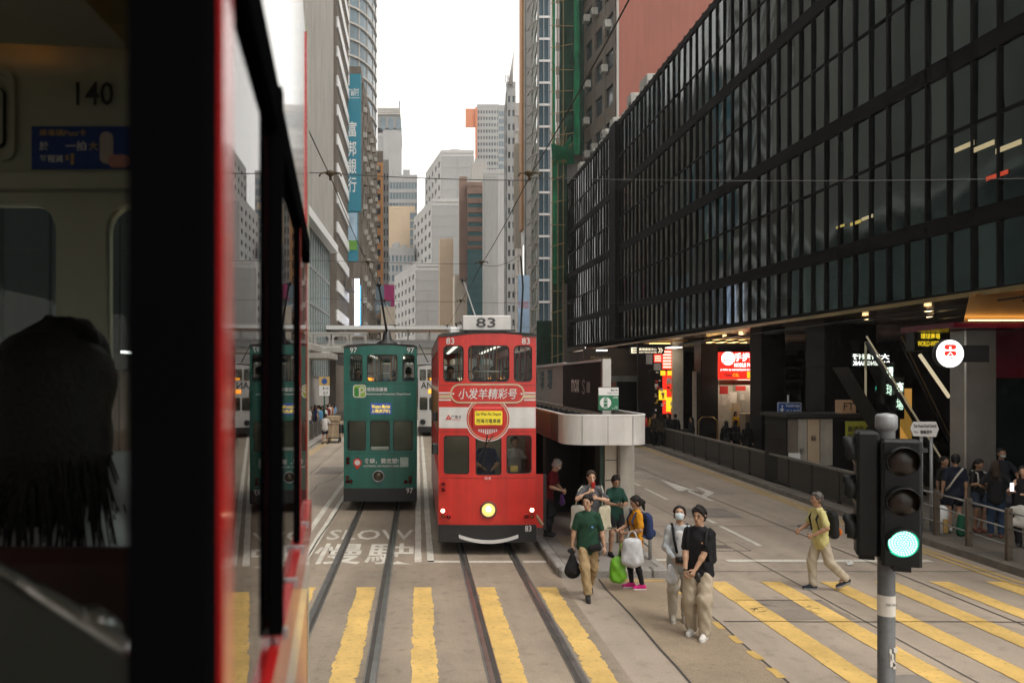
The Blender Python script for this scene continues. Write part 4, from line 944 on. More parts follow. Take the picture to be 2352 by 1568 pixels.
t = thing("orange_pillar", "glowing orange pillar board beside the vertical neon sign", "sign"); lit(t, "panel", 2076, 2094, 892, 1100, 24.2, E["orange"] if False else mat("lit_amber", (.4, .2, .05), .5, emit=(1, .5, .1), estr=.22), .2)
t = thing("exit_sign", "small glowing green exit sign inside the glass lobby", "sign"); lit(t, "panel", 1982, 2012, 888, 895, 28.0, E["green"])
# round bank sign on bracket
rd = thing("round_sign", "round glowing white sign with red emblem bracketed to the aluminium column", "sign", (GX(2182, 18.9), 18.9, GZ(812, 18.9)))
MB().plate(disc(0, 0, .325, 40), [], 0, .14).build("disc", E["sign"], rd)
MB().lathe([(.33, .0), (.345, .0), (.345, .14), (.33, .14)], (0, 0, 0), 'y', 40).build("rim", M["dark"], rd)
mb = MB().plate(rrect(-.14, .14, .1, .215, .055), [rrect(-.025, .025, .105, .17, .005)], -.012, -.003)
mb.plate(rrect(-.14, .14, -.05, .06, .05), [[(-.08, -.045), (-.05, -.045), (.0, .01), (.05, -.045), (.08, -.045), (.0, .045)]], -.012, -.003); mb.build("emblem", E["red"], rd)
mb = MB(); letters(mb, "大新銀行", (0, -.01, -.1), .3, .055); letters(mb, "DAH SING BANK", (0, -.01, -.165), .32, .03); mb.build("lettering", M["galv"], rd)
MB().box(.2, .95, .03, .11, -.2, .2).build("bracket_plate", M["dark"], rd); MB().box(.88, .95, .1, 1.15, -.12, .12).build("arm", M["dark"], rd)
# street nameplate
nm = thing("street_nameplate", "white pointed street nameplate on two grey posts behind the railing", "sign", (0, 17.9, 0))
a, b, zt, zb = GX(2092, 17.9), GX(2156, 17.9), GZ(968, 17.9), GZ(1001, 17.9); zm = (zt + zb) / 2
MB().plate([(a, zm), (a + .06, zb), (b - .06, zb + -.02), (b, zm), (b - .06, zt), (a + .06, zt)], [], 0, .03).build("plate", M["signw"], nm)
mb = MB(); letters(mb, "Des Voeux Road Central", ((a + b) / 2, -.01, zm + .07), .5, .075); letters(mb, "德輔道中", ((a + b) / 2 + .02, -.01, zm - .07), .26, .09); letters(mb, "57-6", (a + .11, -.01, zm - .07), .08, .04); mb.build("lettering", M["ink"], nm)
for px in (2119, 2142): MB().tube([(GX(px, 17.9), .05, .13), (GX(px, 17.9), .05, zt - .05)], .035, 8).build("post", M["galv"], nm)
tag(MB().lathe([(.001, 0), (.16, 0), (.14, .55), (.08, .6), (.001, .6)], (11.75, 17.9, .13), n=10).m(1).box(11.7, 11.8, 17.72, 17.75, .15, .45).build("caution_cone", [M["signw"], M["yellow"]]), "small yellow and white marker standing behind the railing", "marker")

# ------------------------------------------------------------------ barriers and railing along the right kerb
bar_ = thing("panel_barrier", "dark panelled pedestrian barrier along the arcade kerb", "barrier")
y = 18.6
while y < 58:
    x0, x1 = kerb_x(y) + .55, kerb_x(y + 1.7) + .55
    def bq(ya, yb, za, zb, w, mm, nm_):
        xa, xb = kerb_x(ya) + .55, kerb_x(yb) + .55
        MB().add([(xa - w, ya, za), (xb - w, yb, za), (xb + w, yb, za), (xa + w, ya, za), (xa - w, ya, zb), (xb - w, yb, zb), (xb + w, yb, zb), (xa + w, ya, zb)],
                 [(0, 1, 2, 3), (4, 7, 6, 5), (0, 4, 5, 1), (1, 5, 6, 2), (2, 6, 7, 3), (3, 7, 4, 0)]).build(nm_, mm, bar_)
    bq(y + .07, y + 1.63, .25, 1.02, .015, M["fence"], "panel"); bq(y + .02, y + 1.68, 1.03, 1.1, .05, M["fencet"], "top_rail"); bq(y + .07, y + 1.63, .2, .24, .03, M["fence"], "bottom_rail")
    MB().box(x0 - .04, x0 + .04, y - .05, y + .05, .12, 1.06).build("post", M["fence"], bar_)
    y += 1.7
rl = thing("tubular_railing", "three rail steel railing with brown posts at the crossing", "railing")
RP = [(10.95, 11.2), (11.0, 12.5), (11.1, 13.8), (11.2, 15.1), (11.34, 16.4), (11.46, 17.6), (11.52, 18.5)]
for x, yy in RP: MB().bev(x - .055, x + .055, yy - .045, yy + .045, .12, 1.12, .012).build("post", M["brownpost"], rl)
for (a, b) in zip(RP, RP[1:]):
    for z in (1.04, .74, .42): MB().tube([(a[0], a[1] + .045, z), (b[0], b[1] - .045, z)], .02 if z > 1 else .014, 8).build("rail", M["steel"], rl)
# left pavement barrier
lf = thing("pavement_barrier", "dark panel barrier along the left pavement behind the green tram", "barrier")
for k in range(15):
    yy = 40 + k * 2.0
    MB().box(KLX - .5, KLX - .46, yy + .06, yy + 1.94, .25, 1.05).build("panel", M["fence"], lf); MB().box(KLX - .52, KLX - .44, yy - .04, yy + .04, .12, 1.12).build("post", M["fencet"], lf)
ls = thing("parking_sign", "yellow no stopping sign with white time plate on green pole", "sign", (GX(745, 50), 50, 0))
MB().tube([(0, .06, .1), (0, .06, 3.75)], .05, 8).build("pole", mat("green_pole", (.02, .1, .07), .5), ls)
MB().box(-.33, .33, 0, .03, 3.2, 3.72).build("panel", M["yellow"], ls); MB().plate(disc(0, 3.46, .18), [], -.01, -.002).build("roundel", M["blue"], ls)
MB().box(-.33, .33, 0, .03, 2.55, 3.18).build("time_plate", M["signw"], ls)
mb = MB(); letters(mb, "8-10", (.08, -.01, 3.02), .36, .16); letters(mb, "5-7", (.08, -.01, 2.72), .3, .16); mb.build("lettering", M["ink"], ls)

# ------------------------------------------------------------------ tram stop shelter
sh = thing("tram_shelter", "white round nosed tram stop canopy on concrete column", "shelter")
def nose_path(xl, xr, yn, r, yf, n=10):
    p = [(xl, yf)]
    for k in range(n + 1):
        a = math.radians(180 + 90 * k / n); p.append((xl + r + r * math.cos(a), yn + r + r * math.sin(a)))
    for k in range(n + 1):
        a = math.radians(270 + 90 * k / n); p.append((xr - r + r * math.cos(a), yn + r + r * math.sin(a)))
    p.append((xr, yf)); return p
yN, xL, xR, zB, zT = 15.25, 2.82, 4.45, 2.3, 2.86
outer = nose_path(xL, xR, yN, .42, 34); inner = nose_path(xL + .035, xR - .035, yN + .035, .39, 34)
def band_mesh(po, pi, za, zb):
    mb = MB(); n = len(po)
    for i in range(n - 1):
        a, b, c, d = po[i], po[i + 1], pi[i + 1], pi[i]
        mb.smooth = False; mb.add([(*a, za), (*b, za), (*b, zb), (*a, zb), (*d, za), (*c, za), (*c, zb), (*d, zb)], [(3, 2, 6, 7), (0, 4, 5, 1)])
    mb.smooth = True
    for P_, fl in ((po, 0), (pi, 1)):
        mb.add([(*p, za) for p in P_] + [(*p, zb) for p in P_], [(i, i + 1, n + i + 1, n + i) if not fl else (i + 1, i, n + i, n + i + 1) for i in range(n - 1)])
    return mb
bm_ = band_mesh(outer, inner, zB, zT); bm_.smooth = False
fasw = mat("canopy_white", (0.6, 0.58, 0.555), .38, var=.1, scale=1.5, streak=.2, spots=.06)
o = band_mesh(outer, inner, zB, zT).build("fascia", fasw, sh)
band_mesh(nose_path(xL - .008, xR + .008, yN - .008, .428, 34), nose_path(xL + .05, xR - .05, yN + .05, .37, 34), zT, zT + .025).build("fascia_trim", M["signw"], sh)
MB().prism(inner, 2.42, 2.5).build("roof_sheet", mat("canopy_roof", (.16, .15, .125), .8, var=.3, scale=2), sh)
MB().prism(nose_path(xL + .05, xR - .05, yN + .05, .37, 34), 2.32, 2.36).build("soffit", M["dark"], sh)
MB().box(xL - .012, xL - .002, 17.0, 30, zB + .02, zT - .02).build("side_advert", mat("mauve_print", (.2, .155, .15), .45), sh)
MB().box(xL - .014, xL - .004, 16.0, 16.9, zB + .01, zT - .01).build("side_advert", mat("dark_mauve_print", (.06, .055, .06), .45), sh)
for k in range(22):
    yy = 16.4 + k * .8; mb = MB()
    mb.bar((xL + .1, yy, 2.62), (xR - .75, yy, 2.62), .03); mb.bar((xL + .45, yy, 2.5), (xL + .45, yy, 2.66), .02); mb.box(xR - .85, xR - .62, yy - .06, yy + .06, 2.5, 2.78)
    mb.build("light_frame", M["dark"], sh)
for xx in (xL + .35, xL + .8): MB().tube([(xx, 16, 2.66), (xx, 33, 2.66)], .018, 5).build("conduit", M["dark"], sh)
for x_ in (3.15, 3.64, 4.12): MB().box(x_ - .004, x_ + .004, yN - .006, yN + .002, zB, zT).build("fascia_joint", M["galv"], sh)
for k in range(6): MB().box(xL - .016, xL - .006, 18.5 + k * 2.2, 18.52 + k * 2.2, zB, zT).build("fascia_joint", M["galv"], sh)
# column and panelled box under the canopy
MB().bev(4.18, 4.52, 16.6, 17.3, .145, 2.32, .04).build("column", M["concrete"], sh)
MB().box(3.92, 4.17, 16.7, 17.25, .145, 2.32).build("junction_panel", M["cream"], sh)
for k in range(4): MB().box(3.93, 4.16, 16.69, 16.7, .6 + k * .42, .615 + k * .42).build("panel_joint", M["joint"], sh)
MB().box(3.83, 3.91, 16.75, 17.2, .145, 2.32).build("cable_duct", mat("dark_green_duct", (.01, .045, .03), .5), sh)
for k in range(5): MB().bev(3.3, 4.2, 20.5 + k * 3.2, 21.1 + k * 3.2, .145, 2.32, .03).build("pier", M["dstone"], sh)
MB().box(4.22, 4.3, 19, 34, .145, 2.32).build("back_panel", M["dstone"], sh)
# roof advert
adb = thing("roof_advert", "long two part advert board standing on the tram stop canopy", "advert")
ax_ = 3.98
MB().box(ax_, ax_ + .12, 21.9, 34, 2.86, 4.03).build("pale_panel", mat("pale_mauve_print", (.4, .375, .365), .5), adb)
MB().box(ax_, ax_ + .12, 17.3, 21.88, 2.84, 3.94).build("dark_panel", mat("charcoal_print", (.013, .011, .0115), .6, spec=.15), adb)
MB().box(ax_ - .03, ax_ + .15, 17.2, 34, 3.95, 4.0).build("top_rail", M["signw"], adb)
MB().box(ax_ - .02, ax_ + .16, 17.08, 17.24, 2.5, 4.0).build("end_post", M["alu"], adb); MB().box(ax_ - .03, ax_ + .2, 17.2, 34, 2.76, 2.83).build("bottom_rail", M["concrete"], adb)
mb = MB(); letters(mb, "mox", (ax_ - .012, 20.1, 3.4), 1.0, .33, U=(0, -1, 0)); mb.build("lettering", M["signw"], adb)
mb = MB(); letters(mb, "S", (ax_ - .012, 19.1, 3.38), .35, .36, U=(0, -1, 0)); mb.box(ax_ - .012, ax_ - .006, 18.4, 18.75, 3.25, 3.5); mb.build("lettering", M["galv"], adb)
TL = mat("teal_print", (.03, .14, .17), .5)
for k in range(6):
    mb = MB(); letters(mb, "中環站"[k % 3] if False else ("環", "球", "商", "場", "富", "邦")[k], (ax_ - .012, 24.0 + k * 1.5, 3.55), .9, .6, U=(0, -1, 0)); mb.build("lettering", TL, adb)
# stop sign 27E
st = thing("stop_sign", "green and white tram stop sign on the canopy nose", "sign", (GX(1397.5, 15.6), 15.6, 0))
zt, zb = GZ(890, 15.6), GZ(941, 15.6); w = .195
MB().box(-w - .006, w + .006, 0, .05, zb - .01, zt + .01).build("frame", M["black"], st)
MB().box(-w, w, -.006, 0, zt - .15, zt).build("white_panel", M["signw"], st); MB().box(-w, w, -.006, 0, zb, zt - .152).build("green_panel", mat("sign_green", (.01, .16, .07), .4), st)
MB().plate(disc(-.06, zb + .14, .11), [], -.012, -.006).build("roundel", M["signw"], st)
TG = MATS["sign_green"]
mb = MB(); mb.plate(rrect(-.095, -.025, zb + .07, zb + .23, .01), [rrect(-.088, -.064, zb + .185, zb + .213, .002), rrect(-.056, -.032, zb + .185, zb + .213, .002), rrect(-.088, -.064, zb + .12, zb + .148, .002), rrect(-.056, -.032, zb + .12, zb + .148, .002)], -.018, -.012)
mb.box(-.08, -.04, -.018, -.012, zb + .235, zb + .245); mb.box(-.105, -.015, -.018, -.012, zb + .05, zb + .062); mb.build("tram_symbol", TG, st)
mb = MB(); letters(mb, "畢打街", (.11, -.012, zt - .05), .14, .045); letters(mb, "Pedder Street", (.08, -.012, zt - .105), .2, .028); mb.build("lettering", M["ink"], st)
mb = MB(); letters(mb, "27E", (.135, -.012, zt - .19), .09, .04); letters(mb, "東行", (.15, -.012, zb + .06), .05, .024); letters(mb, "Eastbound", (.125, -.012, zb + .028), .11, .018); mb.build("lettering", M["signw"], st)
for x in (-.13, .13): MB().box(x - .018, x + .018, .02, .055, 2.4, zb).build("post", M["black"], st)
# island railing
ir = thing("island_railing", "steel railing with rounded posts at the island's road edge", "railing")
IP = [(4.4, 15.1), (4.4, 16.5), (4.4, 17.5), (4.4, 19.4), (4.4, 21), (4.4, 23)]
for x, yy in IP: MB().tube([(x, yy, .14), (x, yy, .9)], .034, 8).build("post", M["steel"], ir)
for a, b in ((IP[0], IP[1]), (IP[2], IP[3]), (IP[3], IP[4]), (IP[4], IP[5])):
    MB().tube([(a[0], a[1], .88), (b[0], b[1], .88)], .025, 8).build("rail", M["galv"], ir); MB().tube([(a[0], a[1], .38), (b[0], b[1], .38)], .02, 8).build("rail", M["galv"], ir)

# ------------------------------------------------------------------ traffic signal
ts = thing("traffic_signal", "grey traffic signal pole with two black heads, green light lit", "traffic signal", (3.41, 5.8, 0))
POLE = mat("signal_pole_grey", (.13, .135, .135), .5, .2, scale=5, var=.2, spots=.2)
MB().lathe([(.13, 0), (.13, .03), (.058, .05), (.058, 3.2)], n=20).build("pole", POLE, ts)
MB().lathe([(.06, 3.18), (.075, 3.2), (.075, 3.285), (.06, 3.3), (.001, 3.31)], n=8).build("pole_cap", M["galv"], ts)
tg = MB().lathe([(.0595, 1.84), (.0595, 1.99)], n=20).build("number_tag", M["paper"], ts)
mb = MB(); letters(mb, "2023 3162", (.0, -.062, 1.93), .075, .018); mb.build("lettering", M["ink"], ts)
mb = MB()
for k in range(7): a, z_ = R(-.03, .04), R(1.45, 1.6); mb.box(a, a + R(.01, .03), -.0615, -.056, z_, z_ + R(.01, .05))
mb.build("sticker_scraps", M["paper"], ts)
SIG = mat("signal_black", (.006, .0075, .0075), .5, spec=.3, var=.2, scale=6)
LD = mat("signal_lens_dark", (.018, .014, .01), .3, var=.2)
def head(rot, cx, cy, zc, on):
    h = link("signal_head", None, ts, (cx, cy, zc), rot)
    MB().bev(-.125, .125, 0, .145, -.46, .43, .02).build("housing", SIG, h)
    MB().box(-.05, .06, .02, .12, -.5, -.46).build("cable_gland", SIG, h)
    for i, z in enumerate((.28, 0, -.29)):
        mb = MB(); mb.smooth = True; n = 16; v = []
        for k in range(n + 1):
            a = math.radians(-35 + 250 * k / n)
            dep = (-.11 if on else -.075) if 20 < math.degrees(a) < 160 else -.06
            for rr, d in ((.108, 0), (.104, dep), (.098, dep), (.1, 0)): v.append((rr * math.cos(a), d, z + rr * math.sin(a)))
        mb.add(v, [(k * 4 + q, k * 4 + (q + 1) % 4, (k + 1) * 4 + (q + 1) % 4, (k + 1) * 4 + q) for k in range(n) for q in range(4)])
        mb.build("visor", SIG, h)
        g = on and i == 2
        MB().lathe([(.001, -.028), (.05, -.024), (.1, -.008), (.103, 0)], (0, 0, z), 'y', 24).build("lens", mat("green_lens", (.02, .4, .25), .4, emit=(.03, 1, .55), estr=.4) if g else LD, h)
        if g:
            mb = MB()
            for ring, cnt_ in enumerate((1, 7, 13, 19, 25, 30)):
                for k in range(cnt_):
                    a = 2 * math.pi * k / cnt_; rr = ring * .0165; mb.lathe([(.001, -.036), (.005, -.034), (.0062, -.02)], (rr * math.cos(a), 0, z + rr * math.sin(a)), 'y', 6)
            mb.build("led_array", emis("green_leds", (.7, 1.0, .93), 1.15), h)
    return h
head(math.radians(-21), -.015, -.215, 2.70, True)
head(math.radians(-114), -.2, .05, 2.75, False)
mb = MB(); mb.box(-.22, .02, -.06, -.02, 3.08, 3.11); mb.build("bracket", M["dark"], ts)
for b_ in ((.02, .24, -.1, -.06, 3.03, 3.06),): MB().box(*b_).build("bracket", M["dark"], ts)

# ------------------------------------------------------------------ overhead wires
WM = mat("wire_black", (.02, .018, .016), .6)
EAR = mat("insulator_brass", (.07, .05, .025), .6, .2)
WZ = 6.1
def catenary(a, b, sag, n=14):
    return [(a[0] + (b[0] - a[0]) * k / n, a[1] + (b[1] - a[1]) * k / n, a[2] + (b[2] - a[2]) * k / n - sag * 4 * (k / n) * (1 - k / n)) for k in range(n + 1)]
for x, lb in ((-1.1, "above the green tram's track"), (1.4, "above the red tram's track")):
    pts = []; yy = 4.0
    for y2 in (10.0, 17.5, 26, 38, 54, 75): pts += catenary((x, yy, WZ), (x, y2, WZ), .05, 6); yy = y2
    tag(MB().tube(pts, .0065, 5).build("contact_wire", WM), "thin black contact wire " + lb, "wire", "overhead contact wires")
lbs = ["nearest span wire with brass hangers crossing the whole street", "second span wire ending at the bracket by the blue banner", "third span wire over the red tram's sign", "fourth span wire crossing before the footbridge", "fifth and farthest span wire near the footbridge"]
for i, yy in enumerate((10.0, 17.5, 26, 38, 54)):
    t = thing("span_wire", lbs[i], "wire", group="span wires")
    xr = 13.4 if i != 1 else 2.25
    MB().tube(catenary((-9.3, yy, WZ + .35), (-1.1, yy, WZ + .04), .03) , .0055, 5).build("wire_run", WM, t)
    MB().tube(catenary((-1.1, yy, WZ + .04), (1.4, yy, WZ + (.0 if i != 0 else -.05)), .02), .0055, 5).build("wire_run", WM, t)
    MB().tube(catenary((1.4, yy, WZ - .02), (xr, yy, WZ + .2), .12), .0055, 5).build("wire_run", WM, t)
    for x in (-1.1, 1.4):
        mb = MB(); s = 1.0
        mb.tube([(x - .14, yy, WZ + .0), (x - .12, yy, WZ + .04), (x - .06, yy, WZ + .05)], .012, 6); mb.tube([(x + .14, yy, WZ), (x + .12, yy, WZ + .04), (x + .06, yy, WZ + .05)], .012, 6)
        mb.lathe([(.02, -.0), (.06, .03), (.064, .05), (.04, .07), (.001, .075)], (x, yy, WZ), n=12); mb.lathe([(.001, -.05), (.015, -.05), (.02, .0)], (x, yy, WZ), n=8)
        mb.build("hanger", EAR, t)
bp = thing("bracket_pole", "thin black curved bracket pole hung from the second span wire", "pole")
MB().tube([(2.25, 17.5, WZ + .17), (2.27, 17.5, WZ + .05), (2.32, 17.6, 5.6), (2.3, 17.8, 4.7), (2.28, 18, 4.2)], .022, 6).build("arm", WM, bp)
bb = tag(MB().box(GX(1190, 58), GX(1216, 58), 58, 58.2, GZ(768, 58), GZ(632, 58)).build("blue_banner", mat("pale_blue_print", (.35, .5, .68), .5, var=.3, scale=.5)), "pale blue banner with red lettering behind the red tram's sign", "banner")
mb = MB(); letters(mb, "FARES", (GX(1203, 58), 57.98, GZ(700, 58)), .7, .5); mb.build("lettering", mat("pink_print", (.6, .2, .22), .5), bb)

# ------------------------------------------------------------------ trams
TG_ = glass("tram_window_glass", (.78, .84, .82), 1.0)
TGF = glass("tram_front_glass", (.85, .88, .85), .35)
RUB = mat("window_rubber", (.012, .012, .013), .6)
CREAM = mat("cream_interior", (.34, .35, .28), .55, var=.1)
SEAT = mat("brown_seat_wood", (.12, .065, .03), .5, var=.2)
POLES = mat("chrome_pole", (.5, .5, .5), .2, .9)
OPOLE = mat("orange_pole", (.55, .2, .02), .45)
DFLOOR = mat("deck_floor", (.05, .042, .035), .8)
CUT = [x * .11 for x in range(-9, 10)]
BC = .06
def bend(c=BC):
    return lambda v: Vector((v.x, v.y + c * (v.x / .99) ** 2, v.z))
def side_fn(sx, x0=.99):
    return lambda v: Vector((sx * x0 + (v.y if sx < 0 else -v.y), v.x, v.z))
def tram(name, label, loc, Lg, body, holes_u, holes_l, side_mats, bump_m, rear_open=True):
    t = thing(name, label, "tram", loc)
    B = bend()
    top = [(-.985, .6), (.985, .6), (.985, 4.43), (.93, 4.465), (.5, 4.485), (-.5, 4.485), (-.93, 4.465), (-.985, 4.43)]
    MB().plate(top, holes_u + holes_l, 0, .05).build("front_panel", body, t, CUT, B)
    for i, h in enumerate(holes_u + holes_l):
        f = link("window", None, t)
        MB().plate(h, [], .03, .036).build("glass", TGF, f, CUT, B)
        cx = sum(p[0] for p in h) / len(h); cz = sum(p[1] for p in h) / len(h)
        xs = [p[0] for p in h]; zs = [p[1] for p in h]; wx, wz = max(xs) - min(xs), max(zs) - min(zs)
        inn = [(cx + (x - cx) * (1 - .04 / wx), cz + (z - cz) * (1 - .04 / wz)) for x, z in h]
        MB().plate(h, [inn], .012, .045).build("rubber_frame", RUB, f, CUT, B)
    # sides
    n = 8; wlen = (Lg - .9) / n
    hu = [rrect(.45 + k * wlen + .07, .45 + (k + 1) * wlen - .07, 3.4, 4.18, .1) for k in range(n)]
    hl = [rrect(.45 + k * wlen + .08, .45 + (k + 1) * wlen - .08, 1.6, 2.42, .1) for k in range(n)]
    for sx in (-1, 1):
        out = [(.065, .45), (Lg, .45), (Lg, 4.43), (.065, 4.43)]
        hl2 = hl if sx < 0 else hl[1:]
        MB().plate(out, hu + hl2, 0, .045).build("side_panel", side_mats[0], t, None, side_fn(sx))
        if side_mats[1]: MB().box(.14, Lg - .02, -.004, 0, 2.55, 3.3).build("side_band", side_mats[1], t, None, side_fn(sx, .991))
        for h in hu + hl2: MB().plate(h, [], .02, .025).build("side_glass", TG_, t, None, side_fn(sx))
    rh = [rrect(-.9, -.5, 3.45, 4.2, .1), rrect(-.42, .42, 3.45, 4.2, .1), rrect(.5, .9, 3.45, 4.2, .1), rrect(-.9, -.4, 1.6, 2.4, .1), rrect(.4, .9, 1.6, 2.4, .1)]
    MB().plate([(-.985, .6), (.985, .6), (.985, 4.42), (-.985, 4.42)], rh, Lg, Lg + .05).build("rear_panel", body, t)
    # roof
    mb = MB(); mb.smooth = True; prof = [(-1.0, 4.42), (-.99, 4.46), (-.9, 4.492), (-.3, 4.53), (.3, 4.53), (.9, 4.492), (.99, 4.46), (1.0, 4.42)]
    v = []
    for q, yy in enumerate((.0, .5, Lg, Lg + .1)):
        for x, z in prof: v.append((x, yy + (BC * (x / .99) ** 2 if q == 0 else 0) - (.03 if q == 0 else 0), z))
    P_ = len(prof)
    mb.add(v, [(r * P_ + i, r * P_ + i + 1, (r + 1) * P_ + i + 1, (r + 1) * P_ + i) for r in range(3) for i in range(P_ - 1)])
    mb.smooth = False; mb.add([v[i] for i in range(P_)], [tuple(range(P_))[::-1]])
    mb.build("roof", mat("tram_roof_grey", (.05, .05, .05), .7, var=.25, scale=2), t)
    for yy in (2.0, 4.2, 6.5): MB().bev(-.5, .5, yy, yy + .5, 4.53, 4.64, .04).build("roof_vent", M["galv"], t)
    # decks and inside
    MB().box(-.94, .94, .2, Lg - .05, .66, .76).build("lower_floor", DFLOOR, t)
    MB().box(-.94, .94, .2, Lg - .05, 2.52, 2.62).build("upper_floor", DFLOOR, t)
    MB().box(-.94, .94, .2, Lg - .05, 4.36, 4.375).build("ceiling", CREAM, t)
    for sx in (-1, 1): MB().box(sx * .5 - .04, sx * .5 + .04, .6, Lg - .5, 4.33, 4.355).build("ceiling_lamp", emis("tram_lamp", (1, .95, .85), .9), t)
    for sx in (-1, 1): MB().box(sx * .5 - .05, sx * .5 + .05, .4, Lg - .5, 2.48, 2.51).build("lower_fill_lamp", emis("tram_lower_fill", (1, .92, .8), 1.3), t)  # added strips, only to brighten the lower deck behind its windows
    for k in range(7):
        for sx in (-1, 1):
            yy = .9 + k * 1.05
            if yy + .6 < Lg:
                mb = MB().box(sx * .55 - .32, sx * .55 + .32, yy, yy + .4, 2.95, 3.0).box(sx * .55 - .32, sx * .55 + .32, yy + .38, yy + .42, 3.0, 3.42).box(sx * .55 - .04, sx * .55 + .04, yy + .1, yy + .3, 2.62, 2.95)
                mb.build("upper_seat", SEAT, t)
    for k in range(9):
        yy = .9 + k * .85
        if yy < Lg - .3:
            for sx in (-1, 1): MB().tube([(sx * .27, yy, 2.62), (sx * .27, yy, 4.36)], .016, 6).build("grab_pole", POLES if k % 3 else OPOLE, t)
    for k in range(5):
        yy = 1.4 + k * 1.4
        if yy < Lg - .3:
            for sx in (-1, 1): MB().tube([(sx * .6, yy, .76), (sx * .6, yy, 2.52)], .018, 6).build("grab_pole", POLES, t)
    # front rail in the upper window, driver's bulkhead below
    MB().tube([(-.9, .2, 3.72), (.9, .2, 3.72)], .011, 6).build("window_rail", POLES, t)
    MB().box(-.93, .93, 1.25, 1.29, .76, 2.5).build("cab_bulkhead", mat("cab_cream", (.3, .28, .22), .6), t)
    MB().bev(-.55, .55, .3, .55, .76, 1.55, .04).build("driver_console", mat("console_grey", (.09, .1, .1), .5), t)
    # panel seams and rivets
    for zz_ in (1.56, 2.5, 3.44):
        MB().box(-.97, .97, -.002, .001, zz_ - .004, zz_ + .004).build("panel_seam", RUB, t, CUT, B)
    rv = MB()
    for k in range(24): rv.lathe([(.001, -.006), (.006, -.004), (.007, .001)], (-.95 + k * .0826, 0, .66), 'y', 6)
    for z_ in range(12):
        for sx in (-1, 1): rv.lathe([(.001, -.006), (.006, -.004), (.007, .001)], (sx * .965, 0, .75 + z_ * .3), 'y', 6)
    tag(rv.build("rivet_field", body, t, None, B), kind="stuff")
    # underneath
    mb = MB(); pts = [(-.97, .13), (-.5, .03), (0, 0), (.5, .03), (.97, .13), (.97, .3), (-.97, .3)]
    MB().box(-.992, .992, -.03, .2, .27, .62).build("bumper", bump_m, t, CUT, B)
    MB().box(-.9, .9, .5, Lg - .4, .3, .64).build("underframe", M["black"], t)
    for yy in (Lg * .32, Lg * .62):
        for sx in (-.52, .52): MB().lathe([(.001, -.06), (.36, -.06), (.36, .06), (.001, .06)], (sx, yy, .375), 'x', 20).build("wheel", M["dark"], t)
    return t
def lamp(t, x, z, r, mm, ring=None, name="lamp", B=bend(), y=-.012):
    b = BC * (x / .99) ** 2
    l = link(name, None, t, (x, b + y, z))
    MB().lathe([(.001, -.03), (r * .6, -.024), (r, 0), (r, .02)], (0, 0, 0), 'y', 20).build("lens", mm, l)
    if ring: MB().lathe([(r, .015), (r * 1.0, -.03), (r * 1.14, -.045), (r * 1.24, -.03), (r * 1.27, .02)], (0, 0, 0), 'y', 24).build("bezel", ring, l)
def decal(t, name, mm, out, holes=(), y=-.006, B=bend()):
    return MB().plate(out, list(holes), y, -.001).build(name, mm, t, CUT, B)
def word(t, s_, x, z, w, h, mm, y=-.012, shear=0.0, B=bend(), name="lettering"):
    mb = MB(); letters(mb, s_, (x, y, z), w, h, shear=shear); return mb.build(name, mm, t, None, B)
RED = mat("tram_red", (.58, .022, .014), .36, coat=.25, var=.14, scale=1.4, streak=.26, spots=.1)
TW = mat("tram_white", (.64, .63, .61), .35, var=.08, streak=.12, spots=.06)
GOLD = mat("tram_gold", (.5, .42, .28), .35, .3, var=.25, scale=2)
LAMPR = mat("lamp_red", (.12, .004, .003), .2); LAMPO = mat("lamp_orange", (.2, .06, .01), .25)
HEADL = emis("headlight_lit", (1.0, .55, .15), .9); HEADW = emis("headlight_core", (1.0, .85, .5), 2.2); SMALL = emis("small_lamp_lit", (1.0, .78, .5), 5.0)
# ---- red tram
sc1, pc = 113.6, 1119.5
def rx(px): return (px - pc) / sc1
def rz(py): return EYE + (872 - py) / sc1
hu = [rrect(rx(1018), rx(1065), rz(877), rz(793), .09), rrect(rx(1075), rx(1170), rz(877), rz(793), .09), rrect(rx(1180), rx(1223), rz(877), rz(793), .09)]
hl = [rrect(rx(1019), rx(1078), rz(1089), rz(1000), .07), rrect(rx(1092), rx(1152), rz(1091), rz(1003), .06), rrect(rx(1163), rx(1222), rz(1088), rz(999), .07)]
redt = tram("red_tram", "red and white double deck tram numbered 83 with lit headlight", (1.405, 16.1, 0), 8.6, RED, hu, hl, (RED, mat("side_gold_print", (.45, .17, .03), .4, var=.5, scale=1.5)), M["black"])
decal(redt, "white_band", TW, [(-.98, rz(983)), (.98, rz(983)), (.98, rz(935)), (-.98, rz(935))])
for a, b in ((rx(1008), rx(1036)), (rx(1204), rx(1231))):
    for (p, q, mm) in ((891.5, 895, TW), (897.5, 905, GOLD), (907.5, 911, TW)):
        z0_, z1_ = rz(q + 9), rz(p + 9)
        decal(redt, "stripe", mm, [(a, z0_), (b, z0_), (b, z1_), (a, z1_)])
po = rrect(rx(1034), rx(1205), rz(926), rz(881), .19, 8)
decal(redt, "name_plaque", RED, rrect(rx(1036), rx(1203), rz(924.5), rz(882.5), .18, 8), y=-.0125)
decal(redt, "plaque_border", GOLD, po, [rrect(rx(1037.5), rx(1201.5), rz(922.5), rz(884.5), .16, 8)], y=-.0145)
word(redt, "小发羊精彩号", rx(1120), rz(904), 1.18, .215, TW, y=-.021, shear=.12)
word(redt, "小发羊精彩号", rx(1121), rz(905.5), 1.18, .215, M["redsign"], y=-.0165, shear=.12, name="lettering_shadow")
for px in (1041, 1198): decal(redt, "plaque_dot", TW, disc(rx(px), rz(904), .022, 10), y=-.0175)
dc = (rx(1120.5), rz(962))
